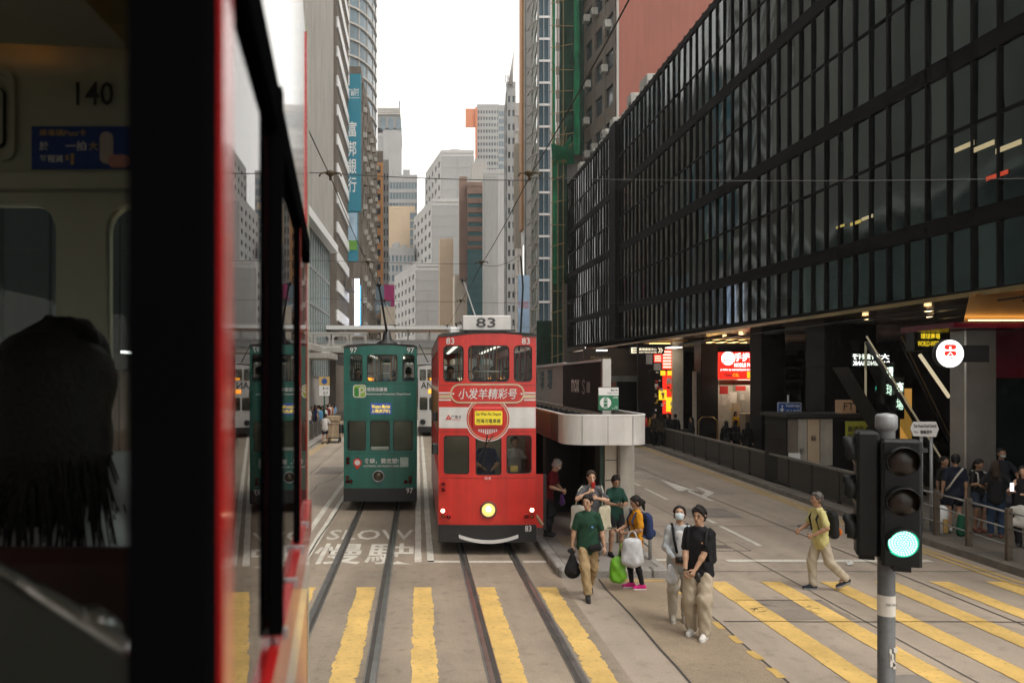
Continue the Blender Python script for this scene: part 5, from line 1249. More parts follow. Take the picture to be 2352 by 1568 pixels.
decal(redt, "roundel_ring", TW, disc(*dc, .455, 48), [disc(*dc, .435, 48)], y=-.009)
decal(redt, "roundel", RED, disc(*dc, .434, 48), y=-.007); decal(redt, "roundel_line", GOLD, disc(*dc, .412, 48), [disc(*dc, .395, 48)], y=-.01)
for k in range(9):
    x = rx(1100 + k * 5); h = .05 + .06 * (1 - abs(k - 4) / 4); decal(redt, "roundel_ray", TW, [(x - .013, rz(985) - h), (x + .013, rz(985) - h), (x + .013, rz(985)), (x - .013, rz(985))], y=-.012)
db = link("destination_box", None, redt)
MB().bev(-.32, .32, -.05, .1, rz(980), rz(934), .03).build("case", RED, db, None, lambda v: Vector((v.x, v.y, v.z)))
MB().plate(rrect(rx(1090), rx(1153), rz(975), rz(943), .03), [], -.058, -.05).build("blind", mat("blind_yellow", (.62, .5, .02), .5, emit=(1, .8, .05), estr=.12), db)
mb = MB(); letters(mb, "Sai Wan Ho Depot", (rx(1121.5), -.062, rz(951)), .5, .085); letters(mb, "西灣河電車廠", (rx(1121.5), -.062, rz(966)), .49, .09); mb.build("lettering", M["ink"], db)
word(redt, "83", rx(1034), rz(783), .165, .13, TW); word(redt, "83", rx(1208), rz(783), .165, .13, TW)
word(redt, "83", rx(1213), rz(1213), .13, .12, TW, y=-.045)
decal(redt, "fleet_plate", M["redsign"], rrect(rx(1111), rx(1129), rz(1103), rz(1092), .01), y=-.014); word(redt, "018", rx(1120), rz(1097.5), .12, .06, TW, y=-.018)
# bank mark at the left of the white band
a, z_ = rx(1030), rz(958)
decal(redt, "emblem", M["redsign"], [(a - .06, z_ - .045), (a + .06, z_ - .045), (a, z_ + .055)], [[(a - .022, z_ - .022), (a + .022, z_ - .022), (a, z_ + .015)]], y=-.012)
word(redt, "广发卡", rx(1048), rz(957), .2, .065, M["ink"]); decal(redt, "rule", M["redsign"], [(rx(1039), rz(963.6)), (rx(1057), rz(963.6)), (rx(1057), rz(962.6)), (rx(1039), rz(962.6))], y=-.011)
lamp(redt, rx(1121.5), rz(1170), .135, HEADL, M["brownpost"], "headlight"); MB().lathe([(.001, -.05), (.05, -.045), (.06, -.035)], (rx(1121.5), 0, rz(1168)), 'y', 16).build("headlight_bulb", HEADW, redt)
for px, py, mm, r in ((1017, 1173, SMALL, .04), (1222, 1171, SMALL, .042), (1018, 1186, LAMPO, .042), (1030, 1187, LAMPR, .042), (1209, 1186, LAMPR, .042), (1222, 1186, LAMPO, .042), (1018, 1112, LAMPR, .042), (1018, 1125, LAMPR, .042)): lamp(redt, rx(px), rz(py), r, mm, M["redsign"])
# white curved strip on the bumper
v = []
for k in range(17):
    x = -.6 + k * .075; z_ = rz(1243) + .11 * (abs(x) / .6) ** 2; v.append((x + .02, z_))
out = [(x, z - .035) for x, z in v] + [(x, z + .035) for x, z in v[::-1]]
decal(redt, "bumper_strip", TW, out, y=-.042)
# roof number box, trolley gear
nbx = link("number_box", None, redt); MB().bev(rx(1064), rx(1178), .35, .55, rz(756), rz(721), .02).build("case", TW, nbx)
mb = MB(); letters(mb, "83", (rx(1119), .34, rz(738)), .4, .2); mb.build("lettering", mat("dark_grey_print", (.06, .06, .06), .5), nbx)
for x in (-.4, .4): MB().box(x - .03, x + .03, .4, .5, 4.5, rz(756)).build("stay", M["dark"], nbx)
MB().box(-.55, .6, .3, .34, 4.55, 4.58).build("roof_frame", M["dark"], redt); MB().bev(-.75, -.45, .5, .9, 4.5, 4.65, .03).build("roof_box", M["signw"], redt)
tp = link("trolley_pole", None, redt); MB().tube([(-.15, 2.0, 4.6), (-.05, 2.6, 5.0), (-.26, 4.0, 6.05)], [.03, .026, .018], 6).build("pole", M["steel"], tp); MB().lathe([(.001, -.05), (.05, -.04), (.05, .04), (.001, .05)], (-.26, 4.0, 6.05), 'x', 10).build("wheel", M["dark"], tp); MB().bev(-.35, .1, 1.8, 2.5, 4.52, 4.68, .03).build("base", M["dark"], tp)
MB().tube([(-.55, .9, 4.6), (-.6, .9, 4.75), (-.5, .9, 4.78), (-.4, .9, 4.65)], .02, 6).build("cable_loop", M["dark"], redt)
MB().box(.995, 1.14, .1, .16, .55, 1.63).build("door_leaf", RED, redt); MB().box(1.14, 1.21, .12, .16, .5, 1.63).build("door_edge", M["black"], redt)
mb = MB(); mb.tube([(.998, .09, .8), (1.13, .09, .6)], .03, 4); mb.build("door_flash", GOLD, redt)
for z in (2.15,): MB().bev(-1.13, -1.0, -.02, .06, z - .1, z + .12, .03).build("mirror", M["black"], redt)
MB().bev(-1.1, -1.0, .3, .4, 2.7, 2.9, .02).build("side_lamp", M["black"], redt); MB().tube([(0, -.02, 2.45), (-.12, -.03, 1.75)], .012, 5).build("wiper", M["black"], redt)
MB().tube([(.12, -.02, 2.44), (-.2, -.03, 2.0)], .01, 5).build("wiper_arm", M["black"], redt)
# ---- green tram (rear end towards us)
GRN = mat("tram_green", (.009, .135, .103), .38, coat=.2, var=.16, scale=1.4, streak=.3, spots=.1); sc2, pc2 = 85.07, 873.5
def gx(px): return (px - pc2) / sc2
def gz(py): return EYE + (872 - py) / sc2
hu = [rrect(gx(803), gx(833), gz(876), gz(814), .07), rrect(gx(843), gx(913), gz(876), gz(814), .07), rrect(gx(924), gx(953), gz(876), gz(814), .07)]
hl = [rrect(gx(797), gx(841), gz(1035), gz(966), .06), rrect(gx(850), gx(896), gz(1035), gz(966), .06), rrect(gx(903), gx(949), gz(1035), gz(966), .06)]
grt = tram("green_tram", "dark green double deck tram numbered 97 with trolley pole raised", (-1.02, 21.5, 0), 8.6, GRN, hu, hl, (GRN, None), M["black"])
B2 = bend()
word(grt, "97", gx(812), gz(804), .19, .15, TW); word(grt, "97", gx(943), gz(804), .19, .15, TW); word(grt, "97", gx(941), gz(1126), .18, .15, TW, y=-.045)
decal(grt, "emblem_plate", TW, rrect(gx(811), gx(841), gz(913), gz(883), .08, 5), y=-.008)
G2 = mat("emblem_green", (.03, .2, .04), .5); G3 = mat("emblem_lime", (.25, .42, .05), .5)
decal(grt, "emblem_back", G3, rrect(gx(813), gx(839), gz(911), gz(885), .06, 5), y=-.011)
decal(grt, "emblem_leaf", G2, rrect(gx(814), gx(824), gz(910), gz(890), .05, 5), y=-.014); decal(grt, "emblem_ring", TW, disc(gx(831), gz(895), .085, 18), [disc(gx(831), gz(895), .05, 18)], y=-.014); decal(grt, "emblem_bar", TW, [(gx(825), gz(910)), (gx(828), gz(910)), (gx(828), gz(890)), (gx(825), gz(890))], y=-.014)
word(grt, "環境保護署", gx(866), gz(894), .56, .11, TW); word(grt, "Environmental Protection Department", gx(892), gz(905), 1.22, .075, TW)
decal(grt, "blind_frame", MATS["tram_green"], rrect(gx(844), gx(906), gz(962), gz(918), .02), y=-.02)
decal(grt, "blind", mat("blind_blue", (.02, .06, .25), .45, emit=(.05, .12, .5), estr=.15), rrect(gx(851), gx(899), gz(951), gz(925), .02), y=-.026)
word(grt, "Western Market", gx(875), gz(933), .5, .1, E["yellow"], y=-.03); word(grt, "上環(西港城)", gx(875), gz(944), .5, .11, E["yellow"], y=-.03)
pin = []
for k in range(17):
    a = math.radians(-30 + 240 * k / 16); pin.append((gx(821) + .115 * math.cos(a), gz(1062) + .115 * math.sin(a)))
pin.append((gx(821), gz(1078)))
decal(grt, "map_pin", M["redsign"], pin, y=-.01); decal(grt, "map_pin_disc", TW, disc(gx(821), gz(1062), .075, 18), y=-.014)
word(grt, "食肆，要走塑!", gx(876), gz(1058), .93, .14, TW); word(grt, "CATERING, GO PLASTIC-FREE!", gx(876), gz(1070), .97, .06, TW)
decal(grt, "pale_square", mat("pale_green_print", (.33, .42, .37), .5, var=.2, scale=9), rrect(gx(919), gx(938), gz(1072), gz(1050), .01), y=-.008)
lamp(grt, gx(869.5), gz(1093), .13, mat("headlamp_dark", (.09, .075, .05), .12, .4), M["galv"], "headlight")
for px, py, mm in ((799, 1053, LAMPR), (799, 1062, LAMPR), (798, 1096, LAMPO), (798, 1105, LAMPR), (806, 1105, LAMPR), (932, 1106, LAMPR), (942, 1106, LAMPR), (942, 1097, LAMPO)): lamp(grt, gx(px), gz(py), .042, mm, M["dark"])
MB().bev(gx(851), gx(894), .06, .12, gz(1036), gz(1026), .02).build("white_board", TW, grt)
MB().bev(-1.13, -1.0, .1, .2, 2.1, 2.35, .03).build("mirror", M["black"], grt); MB().bev(-.99, .99, .13, .3, 4.4, 4.45, .02).build("cornice", M["dark"], grt)
tp = link("trolley_pole", None, grt); MB().tube([(.12, 1.6, 4.9), (-.02, -.3, 6.08)], [.035, .022], 6).build("pole", M["black"], tp); MB().lathe([(.001, -.06), (.06, -.05), (.06, .05), (.001, .06)], (-.02, -.3, 6.08), 'x', 10).build("wheel", M["black"], tp)
MB().lathe([(.35, 4.52), (.3, 4.62), (.14, 4.7), (.1, 4.95), (.001, 5.0)], (.12, 1.6, 0), n=14).build("base", M["black"], tp)
for k in range(5): MB().box(gx(808 + k * 6), gx(808 + k * 6) + .03, .3, .7, gz(822), gz(815)).build("notice_strip", TW, grt)
# ---- white tram far behind
wt = tram("white_tram", "white double deck tram in the distance between the other two", (1.0, 50.0, 0), 8.6, TW, [rrect(-.9, -.5, 3.5, 4.2, .08), rrect(-.42, .42, 3.5, 4.2, .08), rrect(.5, .9, 3.5, 4.2, .08)],
          [rrect(-.9, -.4, 1.65, 2.45, .08), rrect(-.3, .3, 1.65, 2.45, .08), rrect(.4, .9, 1.65, 2.45, .08)], (TW, None), M["black"])
word(wt, "AN", -.45, 3.2, .75, .4, M["ink"]); decal(wt, "amber_display", E["orange"], rrect(-.35, .45, 2.7, 2.95, .02), y=-.02)
for x in (-.7, .7): lamp(wt, x, .9, .16, M["dark"], M["galv"], "headlight")
tp = link("trolley_pole", None, wt); MB().tube([(-.3, 4, 4.7), (-.9, 5.5, 6.0)], .04, 5).build("pole", M["black"], tp)

# ------------------------------------------------------------------ people: smooth blended bodies sampled on a grid
def smin_into(D, sl, d, k):
    a = D[sl]; h = np.maximum(k - np.abs(a - d), 0) / k
    D[sl] = np.minimum(a, d) - h * h * k * .25
def sdf_mesh(prims, vox, k=.03, wr=0.0, cuts=(), seed=0, wf=1.0):
    """prims: (a, b, ra, rb, flat_y[, k]); returns vertices and quads"""
    P = [(np.array(p[0], float), np.array(p[1], float), p[2], p[3], p[4] if len(p) > 4 else 1.0) for p in prims]
    lo = np.min([np.minimum(a, b) - max(ra, rb) for a, b, ra, rb, f in P], 0) - 3 * vox - .01
    hi = np.max([np.maximum(a, b) + max(ra, rb) for a, b, ra, rb, f in P], 0) + 3 * vox + .01
    n = np.ceil((hi - lo) / vox).astype(int) + 1
    D = np.full(n, 1.0, np.float32)
    gx_, gy_, gz_ = [(lo[i] + vox * np.arange(n[i])).astype(np.float32) for i in range(3)]
    for a, b, ra, rb, fl in P:
        m_ = max(ra, rb) + k + 2.5 * vox
        l_ = np.maximum(((np.minimum(a, b) - m_ - lo) / vox).astype(int), 0); h_ = np.minimum(((np.maximum(a, b) + m_ - lo) / vox).astype(int) + 2, n)
        sl = tuple(slice(l_[i], h_[i]) for i in range(3))
        X = gx_[sl[0]][:, None, None] - a[0]; Y = gy_[sl[1]][None, :, None] - a[1]; Z = gz_[sl[2]][None, None, :] - a[2]
        ba = b - a; L2 = max(float(ba @ ba), 1e-9)
        t = np.clip((X * ba[0] + Y * ba[1] + Z * ba[2]) / L2, 0, 1)
        dx = X - t * ba[0]; dy = (Y - t * ba[1]) / fl; dz = Z - t * ba[2]
        d = np.sqrt(dx * dx + dy * dy + dz * dz) - (ra + (rb - ra) * t)
        smin_into(D, sl, d.astype(np.float32), k)
    if wr:
        rg = np.random.RandomState(seed); w = 0
        for q in range(5):
            f = rg.uniform(18, 55, 3) * wf * rg.choice([-1, 1], 3); f[2] *= .8
            w = w + np.sin(f[0] * gx_[:, None, None] + f[1] * gy_[None, :, None] + f[2] * gz_[None, None, :] + rg.uniform(0, 6))
        D += (wr * w / 2.2).astype(np.float32)
    for c, r, sg in cuts:       # carve a sphere away
        d = np.sqrt((gx_[:, None, None] - c[0]) ** 2 + (gy_[None, :, None] - c[1]) ** 2 + (gz_[None, None, :] - c[2]) ** 2) - r
        D = np.maximum(D, -d.astype(np.float32))
    S = D < 0; cn = tuple(np.array(D.shape) - 1)
    acc = np.zeros(cn + (3,), np.float32); cnt = np.zeros(cn, np.int16)
    def sub(o): return tuple(slice(o[i], o[i] + cn[i]) for i in range(3))
    cor = [(i, j, l) for i in (0, 1) for j in (0, 1) for l in (0, 1)]
    for o0 in cor:
        for ax in range(3):
            if o0[ax]: continue
            o1 = list(o0); o1[ax] = 1
            m_ = S[sub(o0)] != S[sub(o1)]
            if not m_.any(): continue
            d0, d1 = D[sub(o0)][m_], D[sub(o1)][m_]; t = d0 / (d0 - d1)
            p = np.tile(np.array(o0, np.float32), (len(t), 1)); p[:, ax] += t
            acc[m_] += p; cnt[m_] += 1
    act = cnt > 0; idx = np.full(cn, -1, np.int64); idx[act] = np.arange(act.sum())
    ci = np.argwhere(act); V = lo + vox * (ci + acc[act] / cnt[act][:, None])
    F = []
    for ax in range(3):
        u, w_ = (ax + 1) % 3, (ax + 2) % 3
        s0 = [slice(None)] * 3; s1 = [slice(None)] * 3; s0[ax] = slice(0, -1); s1[ax] = slice(1, None)
        a, b = S[tuple(s0)], S[tuple(s1)]; e = np.argwhere(a != b)
        if not len(e): continue
        e = e[(e[:, u] > 0) & (e[:, w_] > 0) & (e[:, u] < cn[u]) & (e[:, w_] < cn[w_])]
        ins = a[tuple(e.T)]
        def at(du, dw):
            q = e.copy(); q[:, u] += du; q[:, w_] += dw; return idx[tuple(q.T)]
        q = np.stack([at(-1, -1), at(0, -1), at(0, 0), at(-1, 0)], 1)
        q[~ins] = q[~ins][:, ::-1]; F.append(q)
    return V, np.concatenate(F) if F else np.zeros((0, 4), int)
def sdf_obj(name, parts, mt, parent=None, fn=None):
    """parts: list of (prims, vox, kwargs) joined into one mesh"""
    VV = []; FF = []; o = 0
    for prims, vox, kw in parts:
        v, f = sdf_mesh(prims, vox, **kw); VV.append(v); FF.append(f + o); o += len(v)
    v = np.concatenate(VV); f = np.concatenate(FF)
    me = bpy.data.meshes.new(name); me.from_pydata(v.tolist(), [], f.tolist())
    me.polygons.foreach_set("use_smooth", [True] * len(me.polygons)); me.materials.append(mt); me.update()
    return link(name, me, parent)
def ik(S, T, l1, l2, pole):
    S, T, pole = map(lambda q: np.array(q, float), (S, T, pole)); v = T - S; d = np.linalg.norm(v)
    if d > (l1 + l2) * .995: T = S + v / d * (l1 + l2) * .995; v = T - S; d = np.linalg.norm(v)
    n = v / d; a = (l1 * l1 - l2 * l2 + d * d) / (2 * d); h = math.sqrt(max(l1 * l1 - a * a, 0))
    p = pole - n * (pole @ n); p /= max(np.linalg.norm(p), 1e-6)
    return S + n * a + p * h, T
SKIN = [mat("skin_a", (.42, .25, .16), .5, var=.1, scale=8), mat("skin_b", (.32, .18, .11), .5, var=.1, scale=8), mat("skin_c", (.5, .3, .2), .5, var=.1, scale=8)]
HAIR = mat("black_hair", (.009, .0075, .007), .6, var=.3, scale=30, spec=.25, bump=.6, bscale=90); GHAIR = mat("grey_hair", (.33, .33, .33), .7, var=.3, scale=30, bump=.6, bscale=90); BHAIR = mat("brown_hair", (.03, .018, .011), .6, var=.3, scale=30, spec=.25, bump=.6, bscale=90)
EYEM = mat("eye_dark", (.01, .008, .007), .2); LIP = mat("lip", (.26, .09, .07), .5)
def cloth(c, n=None):
    nm = n or "cloth_%02x%02x%02x" % tuple(int(min(1, q) ** .4545 * 255) for q in c)
    return mat(nm, c, .85, var=.14, scale=6, bump=.25, bscale=220, spec=.2)
def hand_prims(w, d, palm, curl=.5, sgn=1):
    """wrist w, direction d, palm normal; five fingers, thumb leaving the side of the palm"""
    d = Vector(d).normalized(); pn = Vector(palm); pn = (pn - d * pn.dot(d)).normalized(); s = d.cross(pn) * sgn; w = Vector(w)
    pr = []
    for q in (-1.2, -.4, .4, 1.2): pr.append((w, w + d * .075 + s * q * .018, .016, .015))
    for i, (q, ln) in enumerate(((-1.35, .058), (-.45, .072), (.45, .078), (1.35, .07))):
        b = w + d * .078 + s * q * .019; a1 = d * math.cos(curl) + pn * math.sin(curl); m_ = b + a1 * ln * .5
        a2 = d * math.cos(curl * 2.1) + pn * math.sin(curl * 2.1); pr += [(b, m_, .0092, .0085), (m_, m_ + a2 * ln * .5, .0085, .007)]
    b = w + d * .02 + s * .024; m_ = b + (s * .7 + d * .6 + pn * .25).normalized() * .04; pr += [(b, m_, .012, .0105), (m_, m_ + (d * .9 + s * .15 + pn * .35).normalized() * .032, .0105, .008)]
    return pr
def person(label, x, y, heading=0.0, H=1.7, z0=0.0, top=(.05, .05, .05), sleeve="short", legs="trousers", leg_c=(.05, .05, .06), shoe_c=(.03, .03, .03), hair="short", hairm=None, skin=0,
           wr=None, an=None, yaw=0.0, pitch=0.0, lean=0.0, lv=1, sit=False, group=None, baggy=1.0, fem=False, curl=.5, elbow=None, palm=None, sole=None, nolegs=False, name="person", twist=0.0):
    """lv 0: far crowd, 1: mid, 2: near, with fingers and face. Facing -y; x<0 is the viewer's left"""
    vox = (.03, .02, .0125)[lv]; sk = SKIN[skin]
    hip = .47 if sit else .92
    up = hip - .92
    ch = np.array([0, -lean * .8, 0]); hdz = up
    wr = wr or [(-.24, -.02, .80), (.24, -.02, .80)]
    wr = [tuple(q) for q in wr]
    an = an or ([(-.1, -.42, .09), (.1, -.42, .09)] if sit else [(-.09, .0, .085), (.09, .02, .085)])
    sw = .138 if fem else .152
    pel = np.array([0, 0, .93 + up]); chest = np.array([0, -lean * .5, 1.25 + up]); shl = [np.array([s * sw, -lean * .85, 1.37 + up]) for s in (-1, 1)]
    neck0 = np.array([0, .015 - lean * .9, 1.40 + up]); hc = np.array([0, -.005 - lean * 1.15, 1.585 + up])
    hips = [np.array([s * .085, 0, .9 + up]) for s in (-1, 1)]
    kn, ank, el, wri = [], [], [], []
    for i in (0, 1):
        k_, a_ = ik(hips[i], an[i], .41, .42, (0.15 * (-1, 1)[i], -1, .35 if sit else 0)); kn.append(k_); ank.append(a_)
        e_, w_ = ik(shl[i], np.array(wr[i]) + np.array([0, 0, up]) if not sit else np.array(wr[i]) + np.array([0, 0, up]), .27, .25, (elbow or [(-.7, .6, -.5), (.7, .6, -.5)])[i]); el.append(e_); wri.append(w_)
    # head frame
    Rm = Matrix.Rotation(math.radians(yaw), 3, 'Z') @ Matrix.Rotation(math.radians(pitch), 3, 'X')
    def hp(v, piv=-.06):
        q = Rm @ (Vector(v) - Vector((0, .02, piv))) + Vector((0, .02, piv)); return (hc[0] + q.x, hc[1] + q.y, hc[2] + q.z)
    F = .72
    body = [(pel, (0, 0, 1.06 + up), .125, .105, F), ((0, 0, 1.06 + up), chest, .105, .125 if not fem else .115, F), (chest, (0, -lean * .8, 1.36 + up), .13, .085, F), (shl[0], neck0, .045, .05), (shl[1], neck0, .045, .05)]
    for i in (0, 1):
        body += [(hips[i], kn[i], .078, .052), (kn[i], kn[i] + (ank[i] - kn[i]) * .35, .052, .05), (kn[i] + (ank[i] - kn[i]) * .35, ank[i], .05, .033), (ank[i], ank[i] + np.array([0, -.1, -.045]), .035, .03)]
        body += [(shl[i], el[i], .038, .036), (el[i], el[i] + (wri[i] - el[i]) * .3, .037, .036), (el[i] + (wri[i] - el[i]) * .3, wri[i], .036, .024)]
        if lv < 2:
            dd = wri[i] - el[i]; dd = dd / np.linalg.norm(dd); body += [(wri[i], wri[i] + dd * .1, .026, .022, .8), (wri[i] + dd * .08, wri[i] + dd * .14 + np.array([0, -.02, 0]), .018, .012)]
    headp = [(hp((0, .018, .035)), hp((0, .0, -.01)), .082, .074), (hp((0, -.02, -.02)), hp((0, -.036, -.075)), .066, .042), (hp((0, -.03, .04)), hp((0, -.035, .02)), .06, .06), (neck0, hp((0, .015, -.06)), .052, .05)]
    if lv >= 1:
        headp += [(hp((0, -.085, .008)), hp((0, -.103, -.022)), .009, .0135)] + [(hp((s * .076, .012, .01)), hp((s * .078, .012, -.018)), .014, .01) for s in (-1, 1)]
        headp += [(hp((-.016, -.083, -.058)), hp((.016, -.083, -.058)), .008, .008)]
    parts = [(body + (headp if lv < 2 else [headp[3]]), vox, dict(k=.03))]
    if lv == 2:
        parts.append((headp, .0075, dict(k=.012)))
        for i in (0, 1):
            dd = wri[i] - el[i]; pm = (palm or [(.6, .3, 0), (-.6, .3, 0)])[i]
            parts.append((hand_prims(wri[i], dd, pm, curl, (1, -1)[i]), .0055, dict(k=.006)))
    o = sdf_obj(name, parts, sk)
    tag(o, label, "person", group); o.location = (x, y, z0); o.rotation_euler = (0, 0, math.radians(heading)); s = H / 1.7; o.scale = (s, s, s)
    wrk = (0, .003, .0055)[lv]; sd = int(abs(x * 97 + y * 31)) % 999
    hem = .86 if not sit else .95; tw = .142 if fem else .155
    T = [((-.035, 0, hem + up), (-.03, 0, 1.08 + up), tw * 1.0, tw * .92, F), ((.035, 0, hem + up), (.03, 0, 1.08 + up), tw * 1.0, tw * .92, F), ((0, 0, 1.08 + up), chest, tw * .92, tw, F), (chest, (0, -lean * .8, 1.35 + up), tw, .1, F), (shl[0] + (0.01, 0, -.005), neck0 + (0, 0, -.0), .05, .064), (shl[1] + (-.01, 0, -.005), neck0 + (0, 0, -.0), .05, .064)]
    for i in (0, 1):
        e2 = {"short": shl[i] + (el[i] - shl[i]) * .78, "long": el[i], "none": shl[i]}[sleeve]
        if sleeve != "none": T.append((shl[i], e2, .057, .06 if sleeve == "short" else .05))
        if sleeve == "long": T.append((el[i], wri[i] + (el[i] - wri[i]) * .06, .05, .038))
    sdf_obj("top", [(T, vox, dict(k=.035, wr=wrk, seed=sd))], cloth(top), o)
    if not nolegs:
        Lp = [((-.04, 0, .9 + up), (.04, 0, .9 + up), .118, .118, F)]
        for i in (0, 1):
            if legs == "shorts": Lp += [(hips[i], hips[i] + (kn[i] - hips[i]) * .62, .095, .09)]
            elif legs == "leggings": Lp += [(hips[i], kn[i], .085, .057), (kn[i], kn[i] + (ank[i] - kn[i]) * .35, .057, .054), (kn[i] + (ank[i] - kn[i]) * .35, ank[i], .054, .04)]
            else: Lp += [(hips[i], kn[i], .088, .08 * baggy), (kn[i], ank[i] + (kn[i] - ank[i]) * .05, .076 * baggy, .062 * baggy)]
        sdf_obj("trousers" if legs != "shorts" else "shorts", [(Lp, vox, dict(k=.03, wr=wrk * (1.2 if legs != "leggings" else .25), seed=sd + 5))], cloth(leg_c), o)
        for i in (0, 1):
            a = ank[i]; lift = max(0, a[2] - .09)
            toe = a + np.array([0, -.155, -.05 - lift * .6]); heel = a + np.array([0, .035, -.045 + lift * .1])
            so = sdf_obj("shoe", [([(heel, toe, .04, .034), (a, a + (heel - a) * .3, .042, .045), (a + (0, -.03, -.01), toe + (0, .06, .01), .038, .03)], min(vox, .016), dict(k=.02))], cloth(shoe_c), o)
            if sole: sdf_obj("sole", [([(heel + (0, 0, -.022), toe + (0, 0, -.018), .04, .036)], .016, dict(k=.01))], cloth(sole), so)
    hm = hairm or HAIR
    if hair:
        hpv = [(hp((0, .022, .045)), hp((0, .03, .0)), .0905, .086), (hp((0, -.015, .055)), hp((0, .02, .058)), .076, .082)]
        if hair == "long": hpv += [(hp((0, .05, .0)), hp((0, .085, -.2)), .085, .07), (hp((-.05, .05, -.1)), hp((-.06, .08, -.3)), .05, .035), (hp((.05, .05, -.1)), hp((.06, .08, -.3)), .05, .035)]
        if hair == "pony": hpv += [(hp((0, .1, .03)), hp((0, .135, -.02)), .035, .042), (hp((0, .135, -.02)), hp((0, .125, -.17)), .042, .015)]
        if hair == "bun": hpv += [(hp((0, .11, .03)), hp((0, .12, .02)), .04, .04)]
        if hair == "tuft": hpv += [(hp((-.05, -.062, .08)), hp((.05, -.066, .08)), .026, .026), (hp((0, -.02, .09)), hp((0, .03, .09)), .05, .055)]
        low = .085 if hair in ("long",) else .09
        cuts = [(np.array(hp((0, -.118, -.018 if hair != 'tuft' else -.035))), .106, 1)]
        if hair in ("short", "tuft"): cuts.append((np.array(hp((0, .02, -.16))), .105, 1))
        sdf_obj("hair", [(hpv, (.03, .018, .009)[lv], dict(k=.02, wr=(0, .003, .006)[lv], cuts=cuts, seed=sd + 9, wf=2.0))], hm, o)
    if lv >= 1 and hair is not None:
        for s_ in (-1, 1):
            e = sdf_obj("eye", [([(hp((s_ * .031 - .006, -.0895, .006)), hp((s_ * .031 + .006, -.0895, .006)), .0075, .0075, .6)], .005 if lv == 2 else .007, dict(k=.002))], EYEM, o)
        if lv == 2:
            for s_ in (-1, 1): sdf_obj("eyebrow", [([(hp((s_ * .02, -.092, .027)), hp((s_ * .046, -.084, .026)), .005, .004)], .004, dict(k=.002))], hm, o)
            sdf_obj("lips", [([(hp((-.019, -.088, -.058)), hp((.019, -.088, -.058)), .0065, .0065)], .0045, dict(k=.002))], LIP, o)
    o["_w"] = 0; del o["_w"]
    def world(p):
        p = Vector(tuple(p)) * s; a = math.radians(heading); return Vector((x + p.x * math.cos(a) - p.y * math.sin(a), y + p.x * math.sin(a) + p.y * math.cos(a), z0 + p.z))
    return o, dict(w=[world(q) for q in wri], h=lambda v: world(hp(v)), b=world, sh=[world(q) for q in shl], el=[world(q) for q in el], up=up, s=s, a=math.radians(heading))
def local_obj(name, label, cat, mb_parts, x, y, z, heading, s=1.0, group=None):
    """mb_parts: list of (part_name, object factory(parent)); a thing placed in a person's frame"""
    t = thing(name, label, cat, (x, y, z), math.radians(heading), group); t.scale = (s, s, s)
    for f in mb_parts: f(t)
    return t
def blob(name, prims, mt, vox=.014, k=.03, wr=.004, seed=3):
    return lambda t: sdf_obj(name, [(prims, vox, dict(k=k, wr=wr, seed=seed))], mt, t)
def tubep(name, pts, r, mt): return lambda t: MB().tube(pts, r, 6).build(name, mt, t)
def boxp(name, b, mt, bv=.008): return lambda t: MB().bev(*b, bv).build(name, mt, t)
def backpack(label, p, c, c2=None, sc=1.0, dy=.2, side=0.0):
    o = p[0]; c2 = c2 or c; z = 1.14
    st = lambda s_: [(s_ * .12, .14, z + .22), (s_ * .125, .06, z + .285), (s_ * .115, -.06, z + .27), (s_ * .12, -.135, z + .12), (s_ * .14, -.08, z - .1), (s_ * .14, .12, z - .17)]
    return local_obj("backpack", label, "backpack", [
        blob("bag", [((-.075, dy, z + .15), (-.08, dy + .01, z - .14), .08, .085, .9), ((.075, dy, z + .15), (.08, dy + .01, z - .14), .08, .085, .9), ((0, dy, z + .17), (0, dy + .01, z - .14), .09, .095, .9)], cloth(c), wr=.003, k=.05),
        blob("pocket", [((-.05, dy + .1, z - .11), (.05, dy + .1, z - .11), .07, .07, .6)], cloth(c2), wr=.003),
        tubep("strap", st(-1), .017, cloth(c)), tubep("strap", st(1), .017, cloth(c))], o.location[0], o.location[1], o.location[2], math.degrees(o.rotation_euler[2]), o.scale[0] * sc)
KHAKI = (.34, .245, .13); BEIGE = (.4, .34, .255)
# ---- on and around the crossing
p1 = person("man in dark green T-shirt and khaki trousers walking towards the crossing", GX(1350, 13.0), 13.0, -6, 1.66, 0, (.016, .05, .03), legs="trousers", leg_c=KHAKI, shoe_c=(.03, .03, .03), hair="short", lv=2, skin=0,
            wr=[(-.27, .0, .80), (.27, -.1, .83)], an=[(-.02, -.22, .085), (.07, .3, .16)], yaw=-25, baggy=1.05, sole=(.05, .05, .05))
w = p1[1]["w"][0]
local_obj("black_bag", "black drawstring bag carried by the man in the green T-shirt", "bag", [blob("bag", [((0, 0, -.12), (0, 0, -.34), .05, .13, .7), ((0, 0, -.3), (.03, 0, -.36), .12, .1, .7)], cloth((.012, .012, .013))), blob("neck", [((0, 0, .0), (0, 0, -.14), .03, .04, .8), ((-.05, 0, -.02), (.02, 0, -.03), .035, .03)], cloth((.015, .015, .016)))], w.x, w.y - .02, w.z - .06, 0)
local_obj("waist_pouch", "small black pouch at the hip of the man in green", "bag", [blob("pouch", [((.05, -.15, .86), (.16, -.13, .87), .06, .06, .6)], cloth((.012, .012, .013)))], p1[0].location[0], p1[0].location[1], 0, -6, .97)
MB().lathe([(.001, -.004), (.02, 0)], (.06, -.128, 1.2), 'y', 12).build("shirt_badge", mat("badge_blue", (.1, .25, .5), .5), p1[0])
